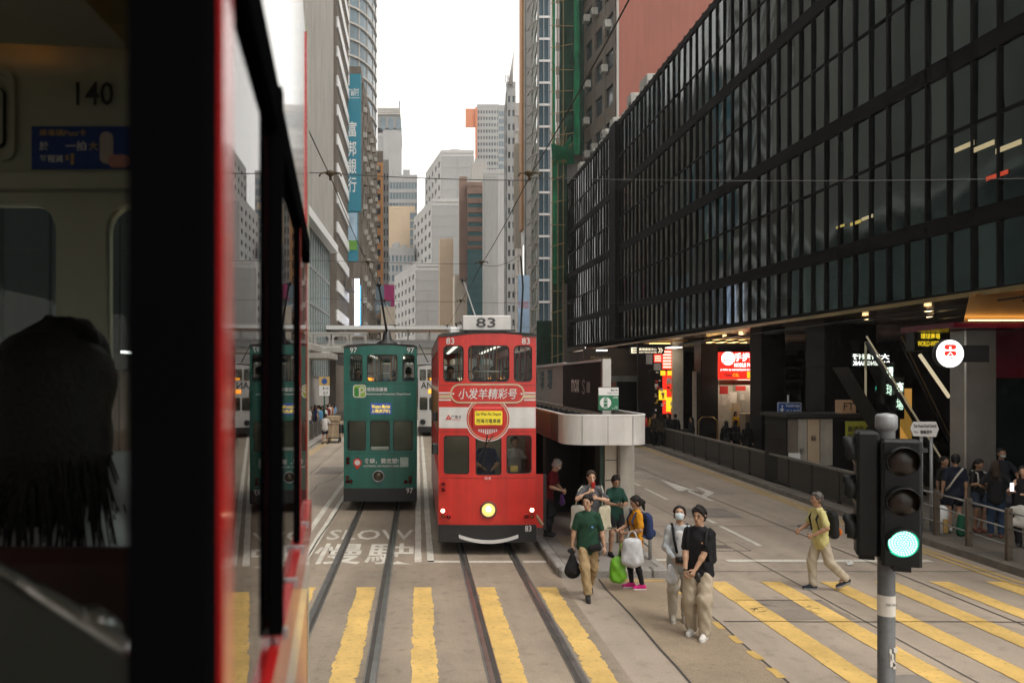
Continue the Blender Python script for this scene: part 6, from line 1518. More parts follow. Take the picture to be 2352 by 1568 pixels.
p2 = person("woman in grey T-shirt drinking from a red cup on the platform", GX(1358, 15.0), 15.0, 0, 1.68, .145, (.085, .088, .095), legs="trousers", leg_c=(.02, .02, .025), hair="bun", hairm=BHAIR, lv=2, skin=2, fem=True,
            wr=[(-.09, -.2, 1.33), (.07, -.2, 1.22)], elbow=[(-1, .1, -.7), (1, .1, -.7)], curl=1.0, palm=[(.7, .6, 0), (-.7, .6, 0)])
h = p2[1]["h"]((0, -.15, -.13))
local_obj("red_cup", "red paper cup held to the lips of the woman in grey", "cup", [lambda t: MB().lathe([(.001, -.06), (.03, -.06), (.04, .055), (.042, .06), (.001, .06)], n=16).build("cup", mat("cup_red", (.5, .02, .015), .4), t), tubep("straw", [(0, 0, .05), (0, .03, .13)], .004, M["signw"])], h.x, h.y, h.z, 0)
for sx, lb, c in ((-1, "white canvas tote with black print on the grey shirted woman's arm", (.55, .53, .48)), (1, "cream canvas tote bag hanging at the grey shirted woman's side", (.5, .46, .34))):
    t = local_obj("tote_bag", lb, "bag", [blob("bag", [((-.1, 0, -.02), (.1, 0, -.02), .06, .06, .5), ((-.12, 0, -.36), (.12, 0, -.36), .06, .06, .6), ((-.1, 0, -.02), (-.12, 0, -.36), .06, .06, .5), ((.1, 0, -.02), (.12, 0, -.36), .06, .06, .5), ((0, 0, -.02), (0, 0, -.36), .08, .08, .5)], cloth(c), k=.05),
        tubep("handle", [(-.08, 0, 0), (-.03 - sx * .02, .0, .34), (-sx * .05, .04, .42), (.03 - sx * .02, .06, .34), (.08, .03, 0)], .012, cloth((.55, .53, .46)))], p2[0].location[0] + sx * .24, 14.95, 1.14, sx * 40)
    if sx < 0: MB().plate(disc(-.02, -.16, .05, 10), [], -.062, -.05).plate(disc(.07, -.25, .04, 9), [], -.062, -.05).build("print", M["ink"], t)
p3 = person("woman in dark green polo and black shorts looking at her phone", GX(1413, 15.4), 15.4, 8, 1.56, .145, (.012, .045, .033), legs="shorts", leg_c=(.012, .012, .014), shoe_c=(.012, .012, .012), hair="bun", lv=2, skin=1, fem=True,
            wr=[(-.07, -.27, 1.12), (.07, -.27, 1.1)], pitch=24, curl=.9, palm=[(.5, .5, .5), (-.5, .5, .5)], an=[(-.11, 0, .085), (.13, .02, .085)])
w = (p3[1]["w"][0] + p3[1]["w"][1]) / 2
local_obj("phone", "dark phone in the hands of the woman in green polo", "phone", [boxp("case", (-.035, .035, -.07, .07, -.005, .005), M["black"])], w.x, w.y - .09, w.z + .03, 8)
p4 = person("woman in mustard T-shirt with ponytail and bright pink shoes", GX(1462, 13.55), 13.55, -84, 1.57, 0, (.5, .22, .012), legs="leggings", leg_c=(.012, .012, .014), shoe_c=(.5, .02, .16), hair="pony", lv=2, skin=1, fem=True,
            wr=[(-.06, -.32, 1.08), (.1, -.22, 1.05)], an=[(-.08, -.06, .085), (.08, .08, .085)], pitch=14, curl=.7, palm=[(.3, 0, 1), (-.3, 0, 1)], sole=(.6, .58, .58))
backpack("dark blue backpack worn by the woman in mustard", p4, (.02, .035, .1), sc=1.0)
w = p4[1]["w"][0]; local_obj("phone", "dark phone held out by the woman in mustard", "phone", [boxp("case", (-.035, .035, -.075, .075, -.005, .005), M["black"])], w.x - .12, w.y, w.z + .035, -70)
PLA = mat("white_plastic_bag", (.46, .47, .49), .35, var=.25, scale=9, bump=.6, bscale=14)
e = p4[1]["w"][1]
local_obj("carrier_bag", "full white plastic carrier bag hanging from the mustard woman's arm", "bag", [blob("bag", [((-.09, 0, -.15), (-.11, 0, -.44), .07, .085, .8), ((.09, 0, -.15), (.11, 0, -.44), .07, .085, .8), ((0, 0, -.18), (0, 0, -.44), .12, .13, .8)], PLA, wr=.0035, k=.06), tubep("handle", [(-.1, 0, -.12), (-.05, 0, .02), (.0, .0, .05), (.05, 0, .02), (.1, 0, -.12)], .014, PLA)], e.x + .06, e.y - .1, e.z + .0, 0)
local_obj("green_bag", "lime green plastic bag held low beside the mustard woman", "bag", [blob("bag", [((-.06, 0, .0), (-.07, 0, -.26), .06, .08, .7), ((.06, 0, .0), (.07, 0, -.26), .06, .08, .7), ((0, 0, -.02), (0, 0, -.28), .09, .1, .7)], mat("lime_plastic", (.12, .34, .01), .4, var=.25, scale=9, bump=.6, bscale=14), wr=.009, k=.05), tubep("handle", [(0, 0, .02), (.03, 0, .2), (.06, 0, .3)], .012, MATS["lime_plastic"])], e.x - .16, e.y - .02, .5, 0)
p5 = person("man in surgical mask and grey hoodie looking up with a camera", GX(1561, 11.7), 11.7, -14, 1.68, 0, (.36, .38, .4), sleeve="long", legs="trousers", leg_c=(.4, .36, .3), shoe_c=(.4, .37, .32), hair="short", lv=2, skin=0,
            wr=[(-.1, -.24, .98), (.06, -.25, .97)], pitch=-22, yaw=-5, curl=.9, an=[(-.1, .02, .085), (.08, .06, .085)], sole=(.55, .53, .5))
def on_head(p, name, prims, mt, vox=.009):   # a part laid on a person's face, in the person's own frame
    pass
hcz = 1.585
MSK = mat("surgical_mask", (.5, .58, .62), .7, var=.06, scale=20)
Rm = Matrix.Rotation(math.radians(-5), 3, 'Z') @ Matrix.Rotation(math.radians(-22), 3, 'X')
def hq(v, hc=(0, -.005, 1.585), piv=-.06):
    q = Rm @ (Vector(v) - Vector((0, .02, piv))) + Vector((0, .02, piv)); return (hc[0] + q.x, hc[1] + q.y, hc[2] + q.z)
sdf_obj("face_mask", [([(hq((-.03, -.075, -.03)), hq((.03, -.075, -.03)), .034, .034), (hq((-.025, -.066, -.07)), hq((.025, -.066, -.07)), .03, .03), (hq((0, -.095, -.025)), hq((0, -.088, -.06)), .022, .025)], .008, dict(k=.02))], MSK, p5[0])
sdf_obj("shirt_front", [([((0, -.06, 1.3), (0, -.1, 1.0), .075, .08, .72)], .012, dict(k=.02, wr=.003))], cloth((.6, .6, .6)), p5[0])
for s_ in (-1, 1): MB().tube([(s_ * .11, .05, 1.44), (s_ * .1, -.08, 1.4), (s_ * .09, -.135, 1.25), (s_ * .05, -.16, 1.05)], .02, 6).build("chest_strap", cloth((.012, .012, .013)), p5[0])
w = (p5[1]["w"][0] + p5[1]["w"][1]) / 2
local_obj("camera_body", "black camera held at the waist by the masked man", "camera", [boxp("body", (-.07, .07, -.03, .03, -.045, .045), M["black"]), lambda t: MB().lathe([(.001, -.1), (.034, -.1), (.036, -.03)], (0, 0, 0), 'y', 16).build("lens", M["black"], t)], w.x - .02, w.y - .1, w.z + .02, -14)
w = p5[1]["w"][0]
local_obj("clear_bag", "thin translucent plastic bag hanging from the masked man's hand", "bag", [blob("bag", [((0, 0, -.08), (.02, 0, -.26), .04, .085, .6)], mat("thin_plastic", (.5, .52, .55), .3, var=.2, scale=12, bump=.6, bscale=14), wr=.008)], w.x - .06, w.y - .03, w.z - .02, 0)
p6 = person("young man in black T-shirt, wide beige trousers and white trainers", GX(1606, 11.05), 11.05, -36, 1.78, 0, (.012, .012, .014), legs="trousers", leg_c=BEIGE, shoe_c=(.6, .58, .54), hair="tuft", lv=2, skin=0,
            wr=[(-.12, -.2, .88), (-.02, -.24, .83)], an=[(-.11, .04, .085), (.1, -.1, .085)], yaw=-4, curl=.9, baggy=1.28, sole=(.62, .6, .56), palm=[(.6, .5, 0), (-.6, .5, 0)])
backpack("black backpack on the young man in the black T-shirt", p6, (.014, .014, .016))
mb = MB()
for s_ in (-1, 1):
    c = [(s_ * .031 + .024 * math.cos(a), -.1, 1.591 + .017 * math.sin(a)) for a in [math.radians(30 * k) for k in range(13)]]; mb.tube(c, .0016, 4)
    mb.tube([(s_ * .055, -.1, 1.595), (s_ * .078, -.02, 1.597)], .0015, 4)
mb.tube([(-.008, -.101, 1.594), (.008, -.101, 1.594)], .0016, 4); mb.build("spectacles", M["dark"], p6[0])
MB().lathe([(.001, -.004), (.014, 0)], (.075, -.135, 1.26), 'y', 10).build("shirt_badge", mat("badge_tan", (.4, .2, .1), .5), p6[0])
w = p6[1]["w"][1]; local_obj("bottle", "small dark bottle in the hand of the man in black", "bottle", [lambda t: MB().lathe([(.001, -.06), (.03, -.06), (.032, .03), (.018, .06), (.001, .065)], n=14).build("bottle", M["black"], t)], w.x + .02, w.y - .06, w.z - .09, 0)
MB().lathe([(.03, -.012), (.034, 0), (.03, .012)], (-.121, -.19, .9), 'z', 10).build("watch_strap", M["black"], p6[0])
p7 = person("older man in pale yellow polo striding across the crossing", GX(1884, 13.45), 13.45, -90, 1.64, 0, (.5, .46, .2), legs="trousers", leg_c=(.42, .37, .29), shoe_c=(.02, .025, .035), hair="short", hairm=mat("dark_grey_hair", (.06, .05, .045), .5, var=.3, scale=30), lv=2, skin=1,
            wr=[(-.16, -.3, 1.02), (.2, -.22, 1.0)], an=[(-.06, -.1, .085), (.07, .42, .22)], lean=.05, curl=1.2, sole=(.25, .25, .26), baggy=1.05)
backpack("black and orange backpack on the older man in yellow", p7, (.016, .016, .017), (.5, .12, .01))
MB().lathe([(.03, -.012), (.034, 0), (.03, .012)], (.2, -.2, 1.0), 'x', 10).build("watch_strap", M["black"], p7[0])
p8 = person("white haired man in dark red shirt stepping down from the red tram", GX(1258, 17.0), 17.0, 62, 1.64, .22, (.1, .006, .01), legs="trousers", leg_c=(.014, .014, .016), hair="short", hairm=GHAIR, lv=2, skin=0,
            wr=[(-.18, -.38, 1.05), (.16, -.3, 1.0)], lean=.16, pitch=22, curl=1.2)
w = p8[1]["w"][0]; local_obj("purple_bag", "small purple bag in the stepping man's hand", "bag", [blob("bag", [((0, 0, -.06), (.01, 0, -.22), .035, .06, .6)], cloth((.06, .02, .1)))], w.x, w.y, w.z - .03, 0)
sdf_obj("face_mask", [([((-.02, -.27, 1.53), (.02, -.27, 1.53), .03, .03)], .01, dict(k=.02))], MSK, p8[0])
# ---- group behind the railing
gr = "people waiting behind the crossing railing"
q1 = person("man in navy T-shirt and shorts with pale strap, back turned behind the railing", GX(2192, 17.9), 17.9, 160, 1.74, .13, (.012, .016, .03), legs="shorts", leg_c=(.012, .014, .022), shoe_c=(.6, .6, .6), lv=1, skin=1, lean=-.05, wr=[(-.2, .05, .85), (.25, .02, .8)], group=gr)
MB().tube([(-.13, .13, 1.42), (0, .17, 1.25), (.13, .16, 1.02), (.17, .05, .92)], .022, 6).build("strap", cloth((.5, .47, .4)), q1[0])
person("woman facing the navy shirted man, half hidden behind him", GX(2168, 18.6), 18.6, 20, 1.62, .13, (.02, .02, .02), legs="trousers", leg_c=(.015, .018, .03), lv=1, skin=1, fem=True, hair="bun", group=gr)
q3 = person("woman with pale rucksack straps reading her phone behind the railing", GX(2246, 17.9), 17.9, 10, 1.64, .13, (.015, .015, .017), legs="shorts", leg_c=(.05, .07, .11), lv=1, skin=1, fem=True, hair="long", pitch=20, wr=[(-.06, -.26, 1.15), (.08, -.26, 1.13)], shoe_c=(.25, .1, .08), group=gr)
for s_ in (-1, 1): MB().tube([(s_ * .11, .06, 1.43), (s_ * .11, -.1, 1.38), (s_ * .12, -.14, 1.2), (s_ * .14, -.08, 1.05)], .02, 6).build("strap", cloth((.4, .4, .36)), q3[0])
person("woman in black top and blue jeans with long hair, seen from behind the railing", GX(2287, 17.3), 17.3, 140, 1.66, .13, (.012, .012, .014), legs="trousers", leg_c=(.025, .045, .085), lv=1, skin=1, fem=True, hair="long", hairm=BHAIR, wr=[(-.24, -.1, 1.0), (.2, -.2, 1.05)], shoe_c=(.2, .08, .06), group=gr)
q5 = person("masked man in dark clothes at the back of the railing group", GX(2300, 19.0), 19.0, -10, 1.78, .13, (.02, .022, .03), lv=1, skin=1, group=gr, wr=[(-.24, -.02, .8), (.2, -.25, 1.1)])
sdf_obj("face_mask", [([((-.02, -.07, 1.54), (.02, -.07, 1.54), .035, .035)], .014, dict(k=.02))], MSK, q5[0])
q6 = person("woman at the frame edge holding up a bright phone", GX(2352, 16.2), 16.2, -50, 1.66, .13, (.015, .015, .015), sleeve="none", legs="trousers", leg_c=(.012, .012, .014), lv=1, skin=2, fem=True, hair="long", wr=[(-.1, -.38, 1.2), (.1, -.3, 1.15)], group=gr)
w = q6[1]["w"][0]; local_obj("phone", "bright screened phone held up at the frame edge", "phone", [boxp("case", (-.04, .04, -.006, .006, -.08, .08), E["led"])], w.x - .06, w.y - .05, w.z + .1, 10)
local_obj("tote_bag", "white handbag on the arm of the woman at the frame edge", "bag", [blob("bag", [((-.12, 0, 0), (.12, 0, 0), .07, .07, .6), ((-.12, 0, -.25), (.12, 0, -.25), .08, .08, .6), ((0, 0, 0), (0, 0, -.25), .1, .1, .6)], cloth((.55, .54, .5)), k=.05)], GX(2345, 15.9), 15.9, .95, -40)
tag(local_obj("green_bag", "dark green shopping bag standing behind the railing post", "bag", [blob("bag", [((-.08, 0, .1), (-.08, 0, .4), .1, .08, .7), ((.08, 0, .1), (.08, 0, .4), .1, .08, .7)], cloth((.01, .08, .04)), k=.05)], GX(2215, 17.4), 17.4, .13, 0))
# ---- arcade silhouettes
ARC = [(1503, 41.5, "dark jacket beside the gilded stall goods", (.03, .025, .02), 30), (1518, 41.0, "olive coat before the red posters", (.05, .045, .03), 170), (1534, 40.6, "black coat at the centre of the poster shop queue", (.012, .012, .012), -60), (1551, 40.2, "black top nearest the cream pillar", (.012, .012, .012), 150), (1588, 37.5, "black clothes passing the luggage trolley", (.012, .012, .013), -80),
       (1668, 34.2, "long black coat before the phone shop steps", (.012, .012, .012), 160), (1690, 34.8, "black top bending at the phone shop counter", (.014, .014, .014), 120), (1716, 33.0, "black dress facing the phone shop", (.012, .012, .012), 170)]
for px, Yp, lb, c, hd in ARC:
    person("person in " + lb, GX(px, Yp), Yp, hd, R(1.6, 1.72), .13, c, sleeve="long", leg_c=(.012, .012, .013), lv=0 if px < 1600 else 1, skin=1, hair="short" if px % 2 else "long", group="people in the arcade")
person("shop assistant in yellow shirt inside the lit phone shop", GX(1690, 40.6), 40.6, 20, 1.62, .3, (.5, .3, .01), leg_c=(.02, .02, .02), lv=1, skin=1, fem=True, hair="long", group="people in the arcade")
# gilded goods on the stall
gs = thing("gift_stall", "stall of gilded ornaments and red goods before the posters", "stall", (GX(1480, 42.5), 42.5, .13))
MB().bev(-.9, .6, 0, .6, 0, .9, .02).build("table", M["dstone"], gs)
for k in range(9): MB().lathe([(.001, 0), (.06, 0), (.09, .12), (.05, .25 + R(0, .25)), (.001, .3 + R(.1, .3))], (-.8 + k * .16, .2 + R(-.1, .15), .9), n=8).build("ornament", mat("gilt", (.5, .3, .06), .3, .7) if k % 3 else MATS["cup_red"], gs)
# ---- left pavement crowd and the cart
CR = [(708, "white T-shirt nearest the window frame", (.6, .58, .55)), (717, "black T-shirt behind the barrier", (.02, .02, .02)), (724, "navy T-shirt carrying a red bag", (.02, .03, .09)), (733, "beige blouse under the parking sign", (.45, .36, .28)), (741, "dark jacket at the sign pole", (.03, .03, .03)), (749, "charcoal dress in the middle of the crowd", (.05, .05, .055)),
      (756, "striped white shirt in the middle of the crowd", (.6, .56, .52)), (763, "orange top in the crowd", (.5, .18, .06)), (769, "pale blue shirt in the crowd", (.2, .35, .55)), (776, "teal blue dress in the crowd", (.08, .25, .4)), (783, "black top near the green tram", (.03, .03, .03)), (788, "white blouse right beside the green tram", (.6, .6, .58)), (729, "grey hoodie at the back of the crowd", (.2, .2, .2)), (753, "maroon top at the back of the crowd", (.2, .03, .03))]
for i, (px, lb, c) in enumerate(CR):
    Yp = 52 + (i * 37 % 9) * 1.0; xx = GX(px, Yp)
    if xx > KLX - .7: xx = KLX - .75; 
    person("person in " + lb, xx, Yp, (i * 67) % 360, R(1.6, 1.74), .13, c, leg_c=(.03, .035, .05), lv=0, skin=i % 3, hair="short" if i % 2 else "long", group="crowd on the left pavement")
pc_ = person("man in white T-shirt and dark shorts pushing a loaded cart", -5.15, 44.0, 165, 1.66, 0, (.55, .52, .49), legs="shorts", leg_c=(.015, .018, .035), lv=1, skin=1, wr=[(-.25, -.35, 1.0), (.25, -.35, 1.0)], lean=.1, an=[(-.1, -.15, .085), (.1, .12, .1)])
ct = thing("hand_cart", "low steel hand cart stacked with cardboard", "cart", (-4.75, 45.3, 0))
mb = MB(); mb.box(-.4, .4, -.6, .6, .26, .32)
for x in (-.38, .38): mb.tube([(x, -.6, .3), (x, -.75, 1.05)], .02, 6)
mb.tube([(-.38, -.75, 1.05), (.38, -.75, 1.05)], .02, 6); mb.build("frame", M["dark"], ct)
for x in (-.3, .3):
    for yy in (-.45, .45): MB().lathe([(.001, -.03), (.12, -.03), (.12, .03), (.001, .03)], (x, yy, .13), 'x', 12).build("wheel", M["black"], ct)
CB = mat("cardboard", (.38, .29, .19), .85, var=.15)
bl = ["wide flattened cardboard box at the bottom of the cart load", "tall cardboard box leaning on the cart's side", "middle cardboard box of the cart load", "small cardboard box near the top of the cart load", "open cardboard box on top of the cart load"]
for i, b in enumerate(((-.42, .35, -.55, .55, .32, .62), (.36, .46, -.5, .5, .32, 1.2), (-.35, .35, -.5, .4, .63, .98), (-.3, .3, -.4, .4, .99, 1.25), (-.4, .3, -.45, .45, 1.26, 1.5))):
    t = thing("cardboard_box", bl[i], "box", (-4.75, 45.3, 0), R(-.05, .05), "boxes on the cart"); MB().box(*b).build("carton", CB, t); MB().box((b[0] + b[1]) / 2 - .04, (b[0] + b[1]) / 2 + .04, b[2] - .003, b[2], b[4], b[5]).build("tape", M["tan"], t)
# ---- passengers
ps_ = "passengers aboard the trams"
person("passenger at the left upper window of the green tram", -1.02 + gx(818), 22.35, 15, 1.68, 2.62, (.1, .09, .085), sleeve="long", lv=1, skin=0, sit=True, nolegs=True, hair="long", group=ps_)
person("passenger with rucksack straps at the green tram's right upper window, back turned", -1.02 + gx(938), 22.3, 170, 1.72, 2.62, (.12, .2, .24), lv=1, skin=0, sit=True, nolegs=True, hair="tuft", group=ps_)
person("passenger seated low in the green tram's middle upper window", -1.02 + gx(898), 23.4, 175, 1.62, 2.62, (.03, .03, .035), lv=0, skin=1, sit=True, nolegs=True, group=ps_)
for px, yy, lb, c in ((1040, 17.3, "passenger behind the left upper window of the red tram", (.06, .04, .035)), (1106, 17.6, "dark haired passenger low in the red tram's middle upper window", (.02, .02, .03)), (1152, 17.8, "passenger in the right half of the red tram's middle upper window", (.04, .05, .09)), (1195, 18.5, "passenger deep behind the red tram's right upper window", (.1, .1, .1))):
    person(lb, 1.405 + rx(px), yy, 10, 1.64, 2.62, c, lv=0, skin=1, sit=True, nolegs=True, group=ps_)
person("driver in blue shirt at the red tram's controls", 1.405 + .05, 16.95, 0, 1.7, .66, (.02, .035, .1), lv=1, skin=0, group=ps_, wr=[(-.1, -.3, 1.05), (.12, -.3, 1.05)])
q = person("passenger in striped shirt behind the red tram's right lower window", 1.405 + rx(1197), 17.2, 20, 1.62, .7, (.4, .4, .42), lv=1, skin=1, group=ps_, wr=[(-.2, -.15, 1.0), (.1, -.3, 1.2)])
for k in range(6): MB().lathe([(.141 - .002 * k, 1.06 + k * .045), (.1425 - .002 * k, 1.075 + k * .045)], n=20).build("shirt_stripe", cloth((.02, .02, .03)), q[0], None, lambda v: Vector((v.x, v.y * .75, v.z)))
local_obj("phone", "pale phone or pouch left on the cab sill of the red tram", "pouch", [boxp("case", (-.08, .08, -.03, .03, 0, .12), M["yellow"])], 1.405 + rx(1185), 16.45, 1.66, 0)

# ------------------------------------------------------------------ the tram we ride in
ft_ = thing("foreground_tram", "tram at the left edge whose cream inside and dark window posts fill the frame", "tram")
TP = math.tan(math.radians(5.8))
def xw(y): return -.082 - y * TP
def seg(name, ya, yb, in_, out_, z0, z1, mm, parent=ft_):
    v = [(xw(ya) - in_, ya), (xw(ya) + out_, ya), (xw(yb) + out_, yb), (xw(yb) - in_, yb)]
    return MB().prism(v, z0, z1).build(name, mm, parent)
REDB = mat("tram_body_red", (.36, .012, .012), .25, coat=.5, var=.06)
CRW = mat("tram_cream_white", (.72, .71, .68), .14, coat=1.0, var=.03)
BLK = mat("window_post_black", (.003, .003, .0035), .9, var=.1, spec=.0)
seg("near_post", .49, .545, .047, .0, 2.6, 4.5, BLK)
seg("outer_edge", .546, .6, .05, .004, 2.6, 4.5, REDB)
for ya, yb in ((.6, .949), (.996, 1.544), (1.586, 2.05)):
    seg("side_window", ya, yb, .004, .003, 3.235, 3.9, TG_)
seg("window_post", .95, .98, .0, .0165, 3.245, 3.9, BLK); seg("window_post", 1.545, 1.572, .0, .009, 3.235, 3.9, BLK)
seg("post_trim", .981, .995, .012, .008, 3.245, 3.9, REDB); seg("post_trim", 1.573, 1.585, .015, .01, 3.235, 3.9, REDB)
seg("top_rail", .6, 2.05, .03, .012, 3.85, 3.905, BLK)
seg("cove_panel", .6, 2.1, .04, .0, 3.906, 4.45, CRW)
seg("window_sill", .546, 2.12, .05, .014, 3.15, 3.232, REDB); seg("white_stripe", .546, 2.12, .05, .008, 3.02, 3.148, CRW); seg("lower_side", .546, 2.12, .05, .004, .6, 3.018, REDB)
for k in range(5): seg("rivet", .75 + k * .25, .762 + k * .25, .0, .02, 3.225, 3.237, M["steel"])
seg("corner_post", 2.06, 2.12, .06, .004, 2.6, 4.45, REDB)
fy = 2.13; x1 = xw(fy)
CI = mat("cream_bulkhead", (.36, .375, .285), .45, var=.06, scale=3)
# front bulkhead with windows
op = [rrect(-1.75, -.968, 3.2, 4.02, .07, 5), rrect(-.835, x1 - .06, 3.2, 4.02, .07, 5)]
MB().plate([(-1.9, 2.6), (x1, 2.6), (x1, 4.5), (-1.9, 4.5)], op, fy, fy + .05).build("front_bulkhead", CI, ft_)
for o_ in op: MB().plate(o_, [], fy + .02, fy + .026).build("front_window", TG_, ft_)
MB().box(-1.9, x1 - .01, fy - .05, fy - .002, 4.05, 4.09).build("ledge", CI, ft_)
mb = MB(); letters(mb, "140", (GX(222, fy), fy - .012, GZ(219, fy)), .1, .064); mb.build("car_number", M["ink"], ft_)
sk_ = link("fare_sticker", None, ft_)
bl_ = mat("sticker_blue", (.01, .045, .22), .4)
MB().box(GX(75, fy), GX(307, fy), fy - .006, fy - .002, GZ(390, fy), GZ(292, fy)).build("sheet", bl_, sk_)
mb = MB(); letters(mb, "於", (GX(105, fy), fy - .01, GZ(338, fy)), .024, .024); letters(mb, "一拍", (GX(178, fy), fy - .01, GZ(338, fy)), .055, .024); letters(mb, "每程減", (GX(122, fy), fy - .01, GZ(367, fy)), .062, .02); mb.build("lettering", M["signw"], sk_)
mb = MB(); letters(mb, "乘車碼Pass卡", (GX(148, fy), fy - .01, GZ(308, fy)), .125, .018); letters(mb, "1", (GX(170, fy), fy - .01, GZ(368, fy)), .008, .03); letters(mb, "$", (GX(158, fy), fy - .01, GZ(365, fy)), .01, .016); letters(mb, "大", (GX(218, fy), fy - .01, GZ(338, fy)), .024, .024); mb.build("lettering", M["yellow"], sk_)
mb = MB(); mb.plate(rrect(GX(232, fy), GX(262, fy), GZ(378, fy), GZ(305, fy), .016), [], fy - .009, fy - .006); mb.build("portrait_patch", mat("print_pale", (.42, .36, .32), .5), sk_)
MB().plate(rrect(GX(252, fy), GX(300, fy), GZ(388, fy), GZ(358, fy), .015), [], fy - .011, fy - .009).build("print_patch", mat("print_pink", (.45, .2, .17), .5), sk_)
MB().plate(rrect(-1.4, GX(38, fy), GZ(372, fy), GZ(165, fy), .03), [rrect(-1.39, GX(30, fy), GZ(362, fy), GZ(175, fy), .025)], fy - .012, fy - .001).build("hatch_frame", CI, ft_)
MB().plate(rrect(-1.4, GX(14, fy), GZ(342, fy), GZ(202, fy), .02), [rrect(-1.39, GX(11, fy), GZ(339, fy), GZ(205, fy), .018)], fy - .01, fy - .001).build("hatch_trim", M["dark"], ft_)
# shell: ceiling, floor, far side, behind
mb = MB(); mb.smooth = True; prof = [(-2.05, 4.3), (-1.9, 4.42), (-1.4, 4.5), (-.8, 4.5), (-.45, 4.47), (-.16, 4.42)]
v = [(x if x < -.3 or yy < 1 else -.34, yy, z) for yy in (fy, -6.0) for x, z in prof]; mb.add(v, [(i, i + 1, i + 7, i + 6) for i in range(5)])
mb.build("ceiling", CI, ft_)
MB().prism([(-2.1, -6), (-.12, -6), (-.13, .3), (-.33, fy), (-2.1, fy)], 4.51, 4.56).build("roof", M["dark"], ft_)
MB().add([(-1.5, fy - .06, 4.44), (-.75, fy - .06, 4.41), (-.85, 1.1, 4.5), (-1.5, 1.1, 4.5)], [(0, 1, 2, 3)]).build("ceiling_slope", CI, ft_)
MB().box(-2.08, -.16, -6, fy, 2.54, 2.6).build("floor", DFLOOR, ft_)
MB().plate([(-6, 2.6), (fy, 2.6), (fy, 4.45), (-6, 4.45)], [rrect(-5.8 + k * 1.1, -4.85 + k * 1.1, 3.2, 4.0, .08) for k in range(7)], 0, .05).build("far_side", CI, ft_, None, lambda v: Vector((-2.08 + v.y, v.x, v.z)))
MB().box(-2.08, -.16, -6.05, -6, 2.6, 4.5).build("rear_wall", CI, ft_)
MB().box(-.16, -.1, -6, .32, .6, 3.2).build("near_side", REDB, ft_); MB().plate([(-6, 3.2), (-.45, 3.2), (-.45, 4.45), (-6, 4.45)], [rrect(-5.8 + k * 1.05, -4.9 + k * 1.05, 3.25, 4.1, .08) for k in range(5)], 0, .05).build("near_side", CI, ft_, None, lambda v: Vector((-.1 - v.y, v.x, v.z))); MB().box(-.16, -.1, -.44, .32, 4.1, 4.45).build("window_header", CI, ft_)
MB().box(-2.0, -.5, .3, fy - .1, .6, .9).build("underframe", M["black"], ft_)
# seat back and grab rail in front of the photographer
a, b = (GX(-60, .93), .93, 3.347), (GX(302, .6), .6, 3.347)
MB().tube([a, b], .0085, 10).build("grab_rail", POLES, ft_); MB().tube([(GX(205, .68), .68, 3.347), (GX(245, .645), .645, 3.347)], .0125, 10).build("rail_joint", POLES, ft_)
SB = mat("seat_back_green", (.075, .085, .072), .55, var=.1)
mb = MB(); mb.add([(a[0], a[1], 3.335), (b[0], b[1], 3.335), (b[0], b[1], 2.65), (a[0], a[1], 2.65), (a[0] + .015, a[1] + .02, 3.335), (b[0] + .015, b[1] + .02, 3.335), (b[0] + .015, b[1] + .02, 2.65), (a[0] + .015, a[1] + .02, 2.65)], [(0, 1, 2, 3), (4, 7, 6, 5), (0, 4, 5, 1)]); mb.build("seat_back", SB, ft_)
MB().bev(-1.5, -.42, 1.3, 1.36, 2.62, 3.27, .02).build("front_seat_back", mat("seat_dark_red", (.03, .006, .006), .5), ft_)
tag(MB().lathe([(.001, 0), (.03, .0), (.03, .02), (.001, .025)], (GX(-8, 2.0), 2.0, GZ(48, 2.0)), 'z', 12).build("ceiling_lamp", E["orange"]), "small glowing orange lamp high inside our tram", "lamp")
pp = person("passenger with long black hair and pale shirt seated ahead of us", -.76, 1.72, 178, 1.66, 2.44, (.5, .52, .53), sleeve="short", lv=2, skin=0, sit=True, hair="short", fem=True, wr=[(-.15, -.3, 1.2), (.15, -.3, 1.2)], pitch=10, leg_c=(.03, .03, .04))

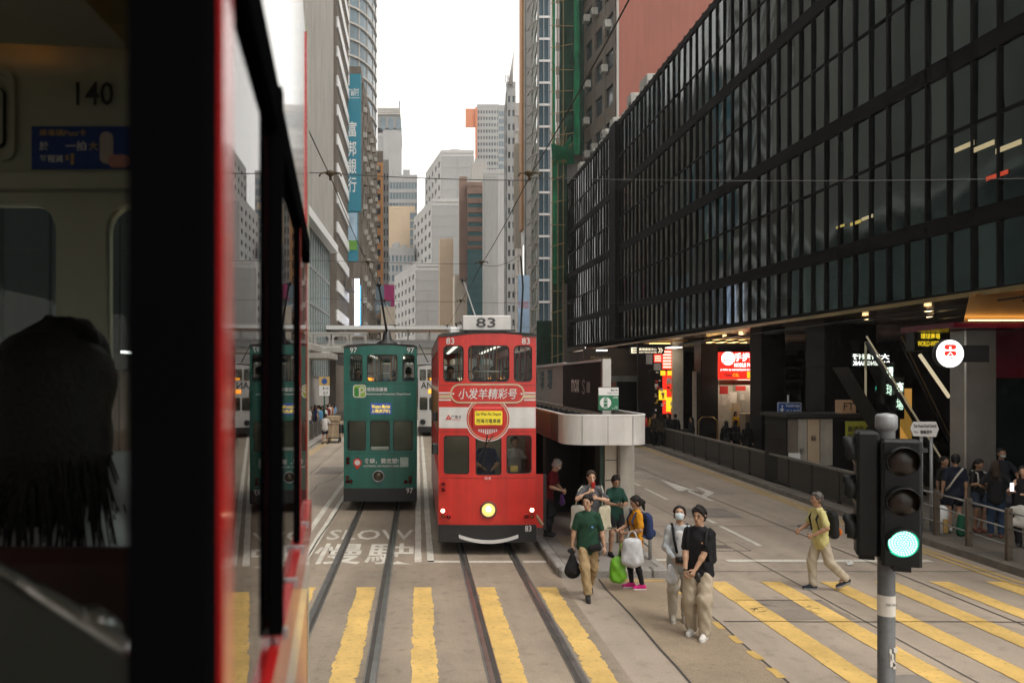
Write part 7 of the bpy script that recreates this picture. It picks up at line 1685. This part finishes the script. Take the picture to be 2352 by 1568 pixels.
person("pedestrian in white shirt with black bag seen through our front window", GX(16, 25.5), 25.5, 150, 1.7, .13, (.6, .62, .64), leg_c=(.03, .05, .09), lv=1, skin=0)
person("pedestrian in cream top and blue jeans seen through our front window", GX(44, 25.8), 25.8, -150, 1.64, .13, (.55, .53, .45), leg_c=(.05, .1, .18), lv=1, skin=0, hair="long", fem=True)

sdf_obj("hair_fall", [([((-.03, .04, 1.13), (-.02, .07, 1.0), .095, .08), ((.04, .04, 1.13), (.05, .07, .98), .095, .085), ((.02, .05, 1.14), (.03, .08, .97), .1, .085), ((.0, .07, 1.0), (.02, .09, .88), .085, .05), ((.07, .07, 1.0), (.1, .09, .88), .07, .04), ((-.05, .06, 1.0), (-.06, .09, .9), .06, .035)], .012, dict(k=.06, wr=.0015, wf=2))], HAIR, pp[0])
mb = MB(); rg = random.Random(4)
for k in range(520):
    a = rg.uniform(-math.pi * .95, math.pi * .95); r0 = .088; cz = 1.135; sx_, cx_ = math.sin(a), math.cos(a)
    top = (sx_ * .02, .03 + cx_ * .02, cz + .135); mid = (sx_ * (r0 + .008), .03 + max(cx_, -.3) * (r0 + .012), cz + .02 + rg.uniform(-.02, .02)); low = (sx_ * (r0 + .012) + rg.uniform(-.015, .015), .05 + max(cx_, -.2) * (r0 + .02), cz - .12); end = (sx_ * (r0 + .03) + rg.uniform(-.04, .06), .06 + max(cx_, -.1) * (r0 + .03), cz - rg.uniform(.2, .37))
    mb.tube([top, ((top[0] + mid[0]) / 2 * 1.25, (top[1] + mid[1]) / 2, cz + .105), mid, low, end], [.004, .005, .005, .0045, .002], 4)
tag(mb.build("hair_strands", HAIR, pp[0]), kind="stuff")
# ------------------------------------------------------------------ haze in the street
HZ = bpy.data.materials.new("haze_air"); HZ.use_nodes = True
hn = HZ.node_tree.nodes; hn.clear(); pv_ = hn.new("ShaderNodeVolumePrincipled"); ho = hn.new("ShaderNodeOutputMaterial")
pv_.inputs["Color"].default_value = (.93, .93, .93, 1); pv_.inputs["Density"].default_value = .00045; pv_.inputs["Anisotropy"].default_value = .2
HZ.node_tree.links.new(pv_.outputs[0], ho.inputs["Volume"])
tag(MB().box(-410, 410, -70, 910, -2.2, 125).build("haze", HZ), kind="stuff")
